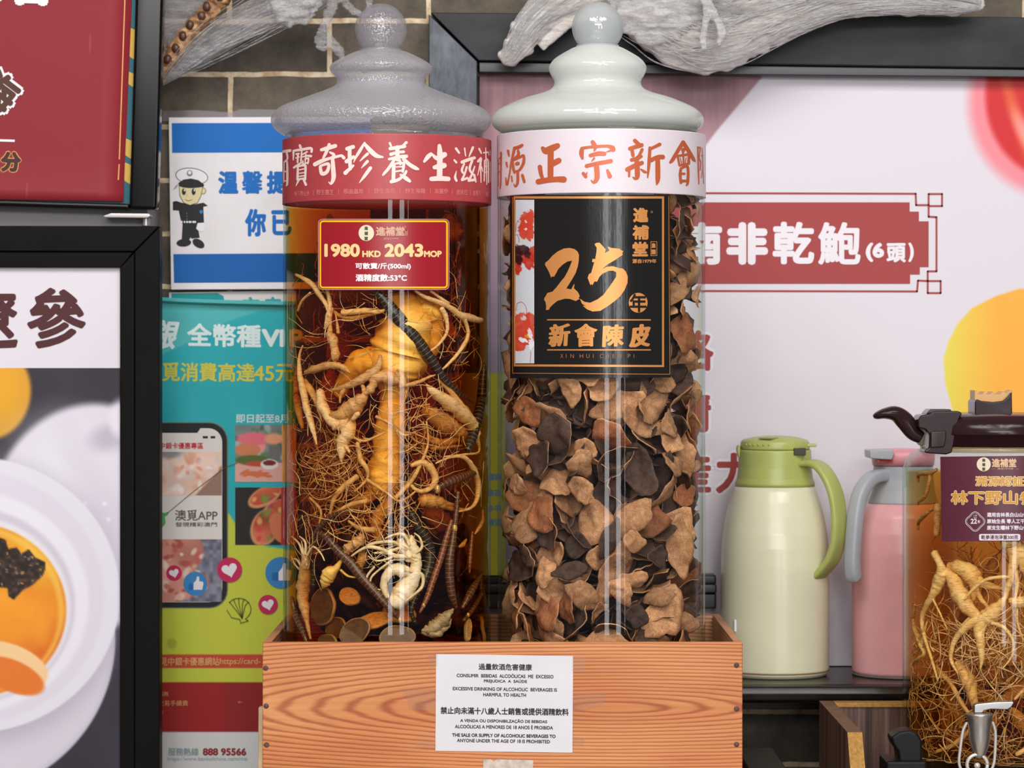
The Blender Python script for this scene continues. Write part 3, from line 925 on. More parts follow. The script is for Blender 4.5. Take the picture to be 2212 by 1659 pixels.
def soup_fn(X, Y):
    C = np.ones(X.shape + (3,)) * np.array([50, 46, 54.0])
    C = blend(C, vnoise(X, Y, 50, 2) * 0.3, (74, 68, 84))
    lemon = ell(X, Y, -20, 850, 86, 100, 0.08, 0.2)
    C = blend(C, lemon, (222, 160, 50)); C = blend(C, ell(X, Y, 0, 835, 46, 60, 0.6), (236, 170, 40))
    lid = ell(X, Y, 190, 1120, 215, 250, 0.05, 0.25)
    C = blend(C, lid, (226, 220, 232)); C = blend(C, ell(X, Y, 150, 1000, 110, 90, 0.8, 0.3) * 0.6, (240, 236, 244))
    C = blend(C, ell(X, Y, 235, 945, 40, 26, 0.7, -0.3) * 0.8, (186, 180, 194)); C = blend(C, ell(X, Y, 262, 905, 26, 40, 0.4), (236, 230, 240))
    C = blend(C, ell(X, Y, 215, 1080, 36, 150, 0.8, -0.45) * 0.25, (190, 182, 200))
    for x, y in ((184, 1088), (226, 1088), (234, 1122), (198, 1120)): C = blend(C, ell(X, Y, x, y, 5, 5, 0.5) * 0.8, (240, 238, 246))
    # saucer
    C = blend(C, ell(X, Y, -100, 1380, 349, 342, 0.008), (206, 200, 214)); C = blend(C, ell(X, Y, -100, 1376, 342, 336, 0.02), (218, 212, 224))
    C = blend(C, ell(X, Y, -60, 1300, 320, 306, 0.14) * 0.55, (160, 152, 168))
    # bowl rim
    C = blend(C, ell(X, Y, -60, 1285, 319, 298, 0.008), (232, 228, 238))
    C = blend(C, ell(X, Y, -75, 1290, 300, 276, 0.02), (226, 220, 232)); C = blend(C, ell(X, Y, -70, 1300, 262, 240, 0.03), (238, 234, 242))
    C = blend(C, ell(X, Y, -66, 1308, 228, 212, 0.03), (214, 206, 220)); C = blend(C, ell(X, Y, -62, 1314, 214, 198, 0.03), (236, 230, 236))
    sp = ell(X, Y, -60, 1318, 203, 188, 0.02)
    t = np.clip((Y - 1140) / 360, 0, 1)[..., None]
    sc_ = np.array([240, 170, 40]) * (1 - t) + np.array([224, 104, 26]) * t
    sc_ = sc_ + (vnoise(X, Y, 30, 6)[..., None] - 0.5) * np.array([20, 50, 20])
    C = C * (1 - sp[..., None]) + sc_ * sp[..., None]
    C = blend(C, sp * ell(X, Y, 40, 1330, 90, 60, 0.5) * 0.8, (250, 160, 40)); C = blend(C, sp * ell(X, Y, -60, 1318, 198, 183, 0.02) * (1 - ell(X, Y, -64, 1322, 190, 176, 0.03)) * 0.7, (250, 196, 84))
    egg = ell(X, Y, 20, 1435, 88, 44, 0.06, 0.35)
    C = blend(C, egg, (248, 206, 150)); C = blend(C, ell(X, Y, 26, 1460, 74, 34, 0.1, 0.4), (232, 122, 44))
    cu = polymask(X, Y, [(-10, 1158), (12, 1166), (18, 1186), (36, 1182), (46, 1196), (62, 1186), (76, 1204), (98, 1214), (98, 1230), (92, 1244), (70, 1264), (48, 1276), (30, 1296), (18, 1288), (16, 1270), (-10, 1268)])
    tex = vnoise(X, Y, 7, 14)
    cc = np.stack([36 + 60 * tex ** 2, 26 + 42 * tex ** 2, 20 + 34 * tex ** 2], -1)
    C = C * (1 - cu[..., None]) + cc * cu[..., None]
    rs = np.random.RandomState(4)
    for k in range(26):
        x, y = rs.uniform(0, 90), rs.uniform(1190, 1265)
        C = blend(C, cu * ell(X, Y, x, y, 2.4, 2, 0.5) * 0.8, (150, 130, 120) if k % 3 else (214, 160, 90))
    return C
painted('soup_picture', SK, -260, 795, 262, 1800, 3, soup_fn, 0.0, dl, label='printed photo of orange soup in a white bowl')
mb = MB(); rect(mb, SK, -260, 576, 262, 795, 0.0); mb.build('header_sheet', ink((228, 222, 230)), dl)
lettering(dl, SK, ink((82, 38, 40)), [T('遼', -28, 688, 132, 134, bold=3.4, lift=0.0006), T('參', 122, 687, 132, 128, bold=3.6, lift=0.0006)])
mb = MB(); mb.box(Xat(-260, KY + .013), Xat(262, KY + .013), KY + .0125, KY + .03, Zat(1950, KY), Zat(576, KY)); mb.build('door_panel', BLM, dl)

# upper door, hanging a little askew
th = math.radians(1.7)
def tilt(px, py, ox=350, oy=0):
    dx, dy = px - ox, py - oy
    return ox + dx * math.cos(th) - dy * math.sin(th), oy + dx * math.sin(th) + dy * math.cos(th)
UY = KY - 0.004
du = empty('door', (0, 0, 0), label='upper black framed door with a red poster'); du.parent = cb; du.location = Vector((Xat(0, UY), UY, Zat(200, UY))) - cb.location
bar([(292, -260), (352, -260), (352, 453), (292, 453)], UY, UY + .030, BLK, 'frame_side', du, 0.004, tilt)
bar([(-420, 442), (292, 442), (292, 455), (-420, 455)], UY, UY + .030, BLK, 'frame_bottom', du, 0.002, tilt)
bar([(-420, -260), (292, -260), (292, 442), (-420, 442)], UY + .012, UY + .030, BLM, 'door_panel', du, 0.001, tilt)
SU = Plane(UY + 0.0115, tilt)
mb = MB(); rect(mb, SU, -420, -260, 293, 443, 0.0, 0)
for y0, y1, k in ((60, 130, 1), (155, 190, 1), (300, 345, 1), (352, 400, 1)): poly(mb, SU, [(278, y0), (293, y0 + 6), (293, y1), (280, y1 - 8)], 0.0003, 1)
mb.build('under_poster', [ink((36, 96, 108)), ink((204, 166, 72))], du, label='teal and gold poster edge')
g = NT('red_sheet')
scr = g.ramp(g.noise(g.coords((1, 1, 0.06)), 130, 3, 0.5), [(0.71, (0, 0, 0, 1)), (0.74, (1, 1, 1, 1))])
rc = g.mixc(g.math('MULTIPLY', scr, 0.22), (142, 42, 51), (178, 104, 104))
RSHEET = g.done(g.principled(rc, 0.5, 0, 0.2))
def redpt(x, y): return x, y
mb = MB()
nn = 30
vs, fs = [], []
for j in range(nn + 1):
    y = -260 + (441 + 260) * j / nn
    for i in range(13):
        x = -420 + (285 - 6.0 * max(0, y) / 441 + 420) * i / 12
        bow = 0.0012 + 0.004 * max(0.0, (j / nn - 0.86) / 0.14) ** 2
        vs.append(SU(x, y - (0.012 * x if j == nn else 0), bow))
for j in range(nn):
    for i in range(12): fs.append((j * 13 + i, (j + 1) * 13 + i, (j + 1) * 13 + i + 1, j * 13 + i + 1))
mb.add(vs, fs, 0, True)
o = mb.build('red_poster', RSHEET, du, label='red poster with gold border line')
sd = o.modifiers.new('thick', 'SOLIDIFY'); sd.thickness = 0.0004; sd.offset = -1
GOLD = ink((226, 158, 96)); CREAM = ink((236, 222, 210)); W2 = ink((240, 236, 236))
mb = MB(); lf = 0.0022
line(mb, SU, [(271, -250), (268, 346)], 2.6, lf); line(mb, SU, [(268, 358), (267, 394)], 2.6, lf)
line(mb, SU, [(-400, 424), (186, 415)], 2.6, lf); line(mb, SU, [(204, 415), (238, 413)], 2.6, lf)
mb.build('border_line', GOLD, du)
mb = MB()
line(mb, SU, [(258, 398), (270, 398), (270, 410), (262, 410), (262, 404)], 2.0, lf); line(mb, SU, [(258, 398), (258, 414), (271, 414), (271, 426), (258, 426), (258, 414)], 2.0, lf)
line(mb, SU, [(258, 408), (244, 409), (244, 424), (254, 424), (254, 416), (249, 416)], 2.0, lf)
mb.build('corner_ornament', CREAM, du)
mb = MB(); rect(mb, SU, -200, 311, 41, 316, lf); mb.build('rule_line', W2, du)
lettering(du, SU, W2, [T('始', 44, -43, 128, 138, bold=7, lift=lf)])
lettering(du, SU, W2, [T('海', 4, 208, 96, 92, bold=8, lift=lf, rot=0.62)], name='lettering_outline')
lettering(du, SU, ink((86, 52, 42)), [T('海', 4, 208, 84, 80, bold=3.4, lift=lf + 4e-4, rot=0.62)])
lettering(du, SU, GOLD, [T('分', 34, 359, 48, 48, bold=4.4, lift=lf)], name='lettering_outline')
lettering(du, SU, ink((70, 40, 36)), [T('分', 34, 359, 44, 44, bold=2.6, lift=lf + 4e-4)])
# hinge between the doors
hg = MB()
hg.prism([(Xat(x, UY), Zat(y, UY)) for x, y in [(222, 466), (240, 460), (322, 461), (325, 467), (318, 471), (226, 470)]], 'y', UY + .001, UY + .03)
hg.lathe([(0.0045, Zat(488, UY)), (0.0045, Zat(462, UY))], Xat(313, UY), UY + .012, 20)
hg.build('hinge', flat('hinge_metal', (176, 168, 166), 0.3, 0.6), cb, bevel=0.0008, label='pale metal pivot hinge')

# ================================================================== CRATE
CFY, CBY = -0.165, 0.205
CX0, CX1 = Xat(567, CFY), Xat(1604, CFY)
CTOP = Zat(1388, CFY)
TH = 0.0125
def wood(name, light, dark, center, sc, rscale, dist, tone=None):
    g = NT(name)
    v = g.coords(sc, tuple(-c * s for c, s in zip(center, sc)))
    w = g.n('ShaderNodeTexWave', wave_type='RINGS', rings_direction='SPHERICAL', wave_profile='SIN')
    w.inputs['Scale'].default_value = rscale
    w.inputs['Distortion'].default_value = dist
    w.inputs['Detail'].default_value = 3
    w.inputs['Detail Scale'].default_value = 1.6
    w.inputs['Detail Roughness'].default_value = 0.55
    g.l(v, w.inputs['Vector'])
    fine = g.noise(g.coords((6, 60, 260)), 1.0, 5, 0.7)
    c = g.ramp(w.outputs['Fac'], [(0.0, dark), (0.28, tuple((a + b * 2) / 3 for a, b in zip(dark, light))), (0.6, light), (1.0, light)])
    c = g.mixc(0.75, c, g.ramp(fine, [(0.25, (0.78, 0.72, 0.68, 1)), (0.65, (1.04, 1.03, 1.02, 1))]), 'MULTIPLY')
    patch = g.noise(g.coords((2.2, 4, 9)), 1.6, 3, 0.5)
    c = g.mixc(0.8, c, g.ramp(patch, [(0.36, (0.86, 0.70, 0.58, 1)), (0.60, (1.05, 1.05, 1.05, 1))]), 'MULTIPLY')
    return g.done(g.principled(c, 0.45, 0, 0.35, g.bump(w.outputs['Fac'], 0.12, 0.001)))
ncx, ncz = Xat(1330, CFY), Zat(1528, CFY)
WOOD = wood('cedar_front', (216, 148, 94), (176, 100, 60), (ncx, 0, ncz), (1.0, 0.3, 9.5), 8.5, 1.8)
WOODS = wood('cedar_side', (206, 152, 108), (160, 104, 70), (0, -0.6, CTOP - 0.4), (1.6, 0.5, 6.0), 12, 2.0)
ct = empty('wooden_crate', (0, 0, CTZ), 'open cedar crate holding the two tall glass jars, with a taped white notice', 'crate')
mb = MB(); mb.box(CX0, CX1, CFY, CFY + TH, CTZ, CTOP); mb.build('front_board', WOOD, ct, bevel=0.0012)
mb = MB(); mb.box(CX0, CX1, CBY - TH, CBY, CTZ, CTOP); mb.build('back_board', WOODS, ct, bevel=0.001)
for x in (CX0, CX1 - 0.009):
    mb = MB(); mb.box(x, x + 0.009, CFY + TH, CBY - TH, CTZ, CTOP); mb.build('side_board', WOODS, ct, bevel=0.001)
mb = MB(); mb.box(CX0 + 0.009, CX1 - 0.009, CFY + TH, CBY - TH, CTZ + 0.001, CTZ + 0.012); mb.build('bottom_board', WOODS, ct)
CFL = CTZ + 0.012
PEG = flat('dark_peg', (92, 62, 56), 0.5, var=0.3, scale=300)
for x, y in ((574, 1443), (575, 1525), (576, 1609), (1591, 1437), (1591, 1531), (1591, 1608)):
    p = P(x, y, CFY)
    mb = MB(); n = 16
    prof = [(0.0029, CFY - 0.0004), (0.0022, CFY - 0.0010), (0.0004, CFY - 0.0012)]
    vs = [(p[0] + r * math.cos(2 * math.pi * k / n), yy, p[2] + r * math.sin(2 * math.pi * k / n)) for r, yy in [(0.003, CFY + 0.004)] + prof for k in range(n)]
    fs = [(i * n + k, (i + 1) * n + k, (i + 1) * n + (k + 1) % n, i * n + (k + 1) % n) for i in range(3) for k in range(n)] + [tuple(3 * n + k for k in range(n))]
    mb.add(vs, fs); mb.build('peg', PEG, ct)
# the notice
NP = [(943.5, 1412.5), (1239, 1417), (1236.5, 1625.5), (941.5, 1621.5)]
def npaper(u, v):   # gently buckled sheet
    return 0.0006 + 0.0007 * (math.sin(u * 5 + v * 3) * 0.5 + 0.5) * math.sin(math.pi * min(max(v, 0), 1)) + 0.0012 * max(0, u - 0.9) * (1 - v)
class PaperSurf:
    curved = False
    def __call__(self, px, py, l):
        u = (px - 942) / 296.0; v = (py - 1414) / 209.0
        return P(px, py + 4.2 * u, CFY - npaper(u, v) - l)
PS = PaperSurf()
mb = MB(); nn = 16
vs = [PS(942 + 296 * i / nn - 1.5 * j / nn, 1412.8 + 209 * j / nn, 0) for j in range(nn + 1) for i in range(nn + 1)]
mb.add(vs, [(j * (nn + 1) + i, (j + 1) * (nn + 1) + i, (j + 1) * (nn + 1) + i + 1, j * (nn + 1) + i + 1) for j in range(nn) for i in range(nn)], 0, True)
pp = mb.build('notice_paper', flat('notice_white', (220, 217, 222), 0.5, var=0.02, scale=20), ct, label='white paper notice')
NTX = ink((52, 48, 54))
def n8(x, y): return 540 + x / 1.975, 1300 + y / 1.975 - 4.2 * ((540 + x / 1.975) - 942) / 296.0
items = []
for s, x0, x1, y, h, b in (('過量飲酒危害健康', 975, 1203, 278, 28, 0.35), ('CONSUMIR  BEBIDAS  ALCOÓLICAS  ME  EXCESSO', 882, 1295, 315, None, 0.28), ('PREJUDICA  A  SAÚDE', 998, 1182, 339, None, 0.28),
                           ('EXCESSIVE DRINKING OF ALCOHOLIC  BEVERAGES IS', 865, 1310, 373, None, 0.28), ('HARMFUL TO HEALTH', 995, 1178, 397, None, 0.28),
                           ('禁止向未滿十八歲人士銷售或提供酒精飲料', 813, 1360, 467, 31, 0.5), ('A VENDA OU DISPONIBILZAÇÃO DE BEBIDAS', 897, 1268, 509, None, 0.28), ('ALCOÓLICAS A MENORES DE 18 ANOS É PROIBIDA', 874, 1293, 533, None, 0.28),
                           ('THE SALE OR SUPPLY OF ALCOHOLIC BEVERAGES TO', 862, 1304, 571, None, 0.4), ('ANYONE UNDER THE AGE OF 18 IS PROHIBITED', 883, 1280, 594, None, 0.28)):
    cx, cy = n8((x0 + x1) / 2, y)
    hh = {None: 15}.get(h, h) / 1.975
    if 'Ó' in s or 'Ú' in s or 'É' in s or 'Ç' in s: hh *= 1.25
    items.append(T(s, cx, cy, hh, (x1 - x0) / 1.975, bold=b, lift=0.0003, nb=5))
lettering(pp, PS, NTX, items)
CTAPE = glass('crate_tape', (255, 254, 252), (250, 246, 240), haze=0.07, haze_col=(240, 225, 205), rough=0.08, hpow=2)
for q in ([(926, 1414), (946, 1412), (946, 1440), (924, 1438)], [(1236, 1416), (1266, 1420), (1262, 1452), (1236, 1450)], [(868, 1488), (944, 1486), (943, 1536), (884, 1532), (880, 1510)],
          [(1237, 1500), (1308, 1494), (1306, 1518), (1290, 1524), (1268, 1532), (1237, 1540)], [(888, 1602), (943, 1600), (943, 1616), (906, 1614)], [(1236, 1590), (1262, 1594), (1260, 1612), (1236, 1612)]):
    mb = MB(); mb.prism([(Xat(x, CFY), Zat(y, CFY)) for x, y in q], 'y', CFY - 0.0009, CFY - 0.0004); mb.build('clear_tape', CTAPE, ct)
mb = MB(); mb.prism([(Xat(x, CFY), Zat(y, CFY)) for x, y in [(1044, 1641), (1060, 1640), (1066, 1645), (1074, 1640), (1152, 1642), (1150, 1700), (1044, 1700)]], 'y', CFY - 0.0007, CFY - 0.0002)
mb.build('sticker_remnant', flat('old_sticker', (206, 192, 180), 0.7, var=0.15, scale=120), ct)
# pale board leaning on the crate's left side
mb = MB(); xb = CX0 - 0.0075
mb.prism([(-0.13, CTZ + 0.0005), (-0.115, CTZ + 0.0005), (-0.104, Zat(1526, -0.11)), (-0.117, Zat(1526, -0.11))], 'x', xb - 0.001, CX0 - 0.0008)
tag(mb.build('wooden_stick', flat('pale_slat', (222, 192, 150), 0.55, var=0.12, scale=40), bevel=0.0015), 'narrow pale wooden stick standing against the left side of the crate', 'stick')

# ================================================================== THE TWO JARS
K = 3.52 / FPX
GLASS = glass('jar_glass', wav=0.0)
GLASSI = glass('jar_glass_inner', lo=0.001, hi=0.1)
def jar(name, label, cx_px, lid_px, top_px, lidprof, lidmat, knob):
    xa = Xat(cx_px, 0.0)
    R = 224.0 * K
    j = empty(name, (xa, 0, CFL), label, 'jar')
    z0, zt = CFL + 0.0006, Zat(top_px, 0)
    w = 0.0026
    prof = [(R * 0.90, z0), (R - 0.003, z0 + 0.002), (R, z0 + 0.008), (R, zt - 0.010), (R - 0.002, zt - 0.004), (R - 0.008, zt), (R - 0.008, zt + 0.010),
            (R - 0.008 - w, zt + 0.010), (R - 0.008 - w, zt), (R - w - 0.002, zt - 0.006), (R - w, zt - 0.014), (R - w, z0 + 0.016), (R - w - 0.006, z0 + 0.011), (0.004, z0 + 0.010), (0.004, z0 + 0.001), (0.05, z0)]
    mb = MB(); mb.lathe(prof, xa, 0, 112, close=True)
    mb.m = [1 if all(math.hypot(mb.v[q][0] - xa, mb.v[q][1]) < R - w + 0.0006 and mb.v[q][2] < zt - 0.004 for q in f) else 0 for f in mb.f]
    mb.build('glass_body', [GLASS, GLASSI], j)
    lx = Xat(lid_px, 0)
    pts = smooth_path([(r * K, Zat(y, 0)) for r, y in lidprof], 5)
    inner = [(max(r - 0.0045, 0.002), z - 0.003) for r, z in pts][::-1]
    mb = MB(); mb.lathe(pts + inner, lx, 0.0, 96, close=True)
    lid = mb.build('lid', lidmat[0], j)
    r, yc = knob
    kp = [(max(r * math.sin(a), 0.3) * K, Zat(yc - r * math.cos(a), 0)) for a in [math.pi * i / 20 for i in range(0, 17)]]
    kp += [(46 * K, lidprof_z) for lidprof_z in (Zat(lidprof[0][1] - 3, 0), Zat(lidprof[0][1], 0) - 0.0005)]
    inner = [(max(q - 0.003, 0.0015), z - (0.003 if i < 4 else 0)) for i, (q, z) in enumerate(kp)][::-1]
    mb = MB(); mb.lathe(kp + inner, lx, 0, 64, close=True); mb.build('knob', lidmat[1], lid)
    return j, xa, R
LIDG = (glass('lid_glass_wet', (250, 250, 252), (236, 236, 242), haze=0.27, haze_col=(236, 236, 240), rough=0.03, lo=0.07, drops=0.8),  # haze puts light caught in the thick glass into the colour
        glass('knob_glass_wet', (250, 250, 252), (226, 226, 232), haze=0.14, haze_col=(228, 226, 230), rough=0.03, lo=0.07, drops=0.9))
LIDW = (glass('lid_glass_hazed', (250, 253, 251), (232, 242, 237), haze=0.64, haze_col=(250, 253, 249), rough=0.03, lo=0.06),  # stronger white haze, again painting in the light the glass catches
        glass('knob_glass_hazed', (250, 252, 252), (222, 234, 232), haze=0.34, haze_col=(240, 243, 244), rough=0.02, lo=0.06))
jl, XL, RJ = jar('glass_jar', 'tall glass jar of amber ginseng liquor with red band, left one in the crate', 836, 823, 300,
             [(45, 110), (62, 115), (94, 131), (108, 141), (110.7, 149), (106, 158), (98, 166), (95.5, 177), (101, 186), (126, 198), (169, 214), (213, 231), (232, 245), (237.5, 259), (235, 272), (226, 283), (214, 289)], LIDG, (56, 64))
jr, XR, _ = jar('glass_jar', 'tall glass jar of dried tangerine peel with pale band, right one in the crate', 1299, 1291, 292,
             [(46, 101), (60, 107), (90, 125), (103, 139), (105.5, 150), (101, 162), (95, 172), (94, 182), (102, 193), (126, 203), (162, 214), (204, 232), (223, 246), (229, 260), (226, 272), (218, 280), (208, 284)], LIDW, (55.6, 60))
RIN = RJ - 0.0031
LIQTOP = Zat(448, 0)
mb = MB(); mb.lathe([(RIN, CFL + 0.0125), (RIN, LIQTOP)], XL, 0, 112)
mb.build('liquor', liquor('amber_liquor', (5.0, 18, 46)), jl, label='clear amber liquor')

# bands
def band(j, xa, y0, y1, mat, name):
    mb = MB()
    za, zb = Zat(y0, 0), Zat(y1, 0)
    r0, r1 = RJ + 0.0004, RJ + 0.0008
    mb.lathe([(r0, zb), (r1, zb), (r1, za), (r0, za)], xa, 0, 128, close=True)
    return mb.build(name, mat, j)
bl = band(jl, XL, 304.5, 443, flat('band_red', (178, 66, 70), 0.42, var=0.05, scale=30), 'band_label')
bl['label'] = 'red paper band with white brush lettering'
bw = band(jr, XR, 294, 428.5, flat('band_white', (226, 214, 220), 0.4, var=0.02, scale=12), 'band_label')
bw['label'] = 'pale pink paper band with copper brush lettering'
SLB, SRB = Cyl(XL, RJ + 0.0008), Cyl(XR, RJ + 0.0008)
def zz(ox, oy, s): return lambda pts: [(ox + p[0] / s, oy + p[1] / s) + tuple(v / s for v in p[2:]) for p in pts]
A, B = zz(600, 290, 9.217), zz(830, 290, 9.217)
Cc, Dd = zz(1070, 290, 9.617), zz(1290, 290, 9.217)
BRUSH_L = [
 # bai, bao
 (A, [(105, 345, 50), (245, 325, 55)]), (A, [(180, 370, 40), (195, 480, 35), (150, 540, 28)]), (A, [(125, 560, 22), (120, 950, 22)]), (A, [(125, 560, 28), (185, 550, 35), (190, 960, 42), (165, 1030, 16)]), (A, [(130, 745, 28), (190, 740, 28)]), (A, [(125, 930, 24), (185, 930, 24)]),
 (A, [(440, 225, 48), (465, 290, 45)]), (A, [(312, 350, 40), (312, 430, 32), (308, 515, 18)]), (A, [(315, 330, 40), (480, 305, 50), (660, 280, 50), (672, 350, 42)]), (A, [(365, 395, 30), (425, 382, 26)]), (A, [(402, 390, 38), (395, 560, 32)]), (A, [(360, 472, 24), (430, 452, 22)]), (A, [(322, 665, 40), (420, 595, 36), (480, 560, 22)]),
 (A, [(478, 330, 28), (462, 535, 32)]), (A, [(480, 410, 26), (585, 350, 30)]), (A, [(480, 455, 24), (580, 430, 32), (660, 435, 48)]), (A, [(500, 530, 24), (502, 600, 22)]), (A, [(560, 400, 26), (545, 560, 24)]), (A, [(540, 500, 24), (610, 480, 34), (598, 590, 22)]), (A, [(490, 600, 28), (610, 560, 26)]),
 (A, [(400, 650, 40), (392, 900, 44)]), (A, [(400, 640, 36), (530, 618, 44), (552, 660, 44), (545, 900, 42)]), (A, [(420, 712, 22), (520, 690, 22)]), (A, [(420, 780, 22), (520, 765, 22)]), (A, [(420, 840, 24), (530, 825, 24)]), (A, [(400, 895, 38), (545, 880, 36)]), (A, [(420, 900, 44), (390, 970, 30), (362, 1030, 12)]), (A, [(510, 890, 38), (560, 1005, 46)]),
 # qi
 (A, [(870, 310, 60), (1000, 275, 75), (1145, 232, 72)]), (A, [(1025, 205, 58), (960, 370, 60), (905, 470, 40)]), (A, [(1040, 360, 36), (1110, 400, 56), (1130, 450, 40)]), (A, [(740, 600, 78), (870, 535, 74), (1000, 490, 56), (1180, 445, 52), (1270, 428, 52), (1315, 470, 62)]), (A, [(845, 650, 56), (880, 785, 70), (985, 740, 66), (1008, 590, 56), (850, 630, 46)]), (A, [(1090, 460, 62), (1105, 700, 82), (1110, 870, 80), (1062, 985, 44), (1015, 950, 16)]),
 # zhen
 (A, [(1380, 290, 70), (1500, 250, 72)]), (A, [(1432, 270, 66), (1432, 470, 72), (1445, 690, 58)]), (A, [(1370, 540, 76), (1510, 450, 60)]), (A, [(1345, 770, 76), (1420, 700, 60), (1502, 625, 46)]), (A, [(1730, 170, 36), (1640, 320, 58), (1560, 450, 44), (1510, 560, 14)]), (A, [(1730, 190, 50), (1830, 310, 84), (1960, 425, 80), (2090, 455, 34)]), (A, [(1788, 390, 54), (1720, 450, 44), (1640, 532, 18)]), (A, [(1785, 540, 56), (1730, 600, 46), (1665, 672, 14)]), (A, [(1845, 672, 64), (1730, 830, 58), (1625, 965, 14)]),
 # yang
 (B, [(112, 178, 44), (140, 245, 32)]), (B, [(438, 165, 56), (370, 225, 34)]), (B, [(122, 285, 66), (260, 265, 66), (405, 240, 64)]), (B, [(135, 400, 66), (260, 362, 50), (385, 350, 54)]), (B, [(262, 260, 76), (262, 500, 80)]), (B, [(98, 495, 48), (300, 452, 64), (440, 440, 66)]), (B, [(205, 500, 56), (95, 670, 58), (0, 780, 48), (-28, 815, 30)]), (B, [(390, 500, 66), (500, 600, 70), (620, 672, 70), (682, 695, 34)]), (B, [(308, 520, 52), (322, 590, 52)]), (B, [(190, 605, 66), (182, 900, 70)]), (B, [(190, 590, 36), (370, 572, 46), (388, 620, 52), (368, 740, 50)]), (B, [(230, 652, 22), (350, 645, 30)]), (B, [(220, 742, 30), (350, 722, 34)]), (B, [(142, 945, 66), (290, 900, 56), (410, 790, 52), (438, 735, 44)]), (B, [(330, 810, 46), (430, 875, 76), (508, 935, 52)]),
 # sheng
 (B, [(798, 542, 46), (870, 450, 80), (930, 395, 66)]), (B, [(1098, 228, 66), (1108, 400, 100), (1102, 860, 102)]), (B, [(955, 400, 40), (1060, 480, 84), (1200, 405, 96)]), (B, [(1000, 660, 72), (1100, 640, 110), (1190, 622, 100)]), (B, [(940, 890, 80), (1100, 880, 92), (1275, 890, 84)]),
 # zi
 (B, [(1430, 285, 46), (1490, 370, 38)]), (B, [(1395, 515, 34), (1435, 560, 40)]), (B, [(1440, 725, 6), (1412, 850, 44), (1438, 925, 44)]), (B, [(1600, 280, 28), (1620, 430, 22)]), (B, [(1765, 262, 46), (1730, 350, 40), (1688, 445, 18)]), (B, [(1548, 555, 58), (1680, 505, 62), (1795, 470, 56)]), (B, [(1592, 590, 34), (1545, 720, 44), (1600, 800, 30)]), (B, [(1642, 655, 40), (1605, 780, 36), (1548, 905, 44)]), (B, [(1550, 912, 44), (1655, 872, 44)]), (B, [(1750, 530, 46), (1700, 690, 46), (1760, 790, 40)]), (B, [(1800, 640, 24), (1745, 800, 40), (1682, 920, 46)]), (B, [(1682, 925, 44), (1805, 905, 54)]), (B, [(1790, 810, 46), (1825, 950, 26)]),
 # bu
 (B, [(1890, 290, 36), (1932, 380, 28)]), (B, [(1870, 540, 46), (1925, 490, 44), (1900, 650, 30), (1860, 820, 14)]), (B, [(1920, 470, 32), (1926, 960, 18)]), (B, [(1935, 640, 20), (1962, 740, 16)]), (B, [(1978, 370, 26), (2050, 360, 34)]), (B, [(2018, 270, 18), (2030, 600, 26), (2040, 1000, 16)]), (B, [(1996, 540, 22), (1990, 930, 22)]), (B, [(1992, 530, 22), (2066, 522, 30), (2075, 960, 26)]), (B, [(2000, 640, 14), (2060, 630, 14)]), (B, [(2000, 760, 14), (2060, 750, 14)]), (B, [(2078, 350, 14), (2082, 420, 12)]), (B, [(2110, 540, 10), (2122, 950, 10)]), (B, [(2104, 320, 8), (2112, 420, 8)])]
mb = MB()
for k, (f, s) in enumerate(BRUSH_L): stroke(mb, SLB, [(x, y, w * 1.09) for x, y, w in f(s)], 0.0004 + 4e-6 * (k % 12), k=5, n=12)
mb.build('lettering', ink((246, 220, 212)), bl, label='white brush lettering')
lettering(bl, SLB, ink((212, 118, 116)), [T(s, x, y, 11.5, w, lift=0.0003, bold=0.15, nb=4) for s, x, y, w in (('林下野山參', 652, 418, 33), ('|', 677, 416, 1), ('野生靈芝', 702, 415, 37), ('|', 731, 414, 1), ('那曲蟲草', 763.5, 413.5, 43),
          ('|', 797, 413, 1), ('野生海馬', 830.5, 412.5, 46), ('|', 864, 412.5, 1), ('野生海龍', 897, 412.5, 44), ('|', 930, 412.5, 1), ('高麗參', 953.5, 413, 29), ('|', 977, 413.5, 1), ('鹿尾巴', 998, 415, 24), ('|', 1016, 416, 1), ('鹿茸片', 1030, 417, 17), ('海星', 1052, 419, 8))],
          label='row of small herb names', join=True)
mb = MB()
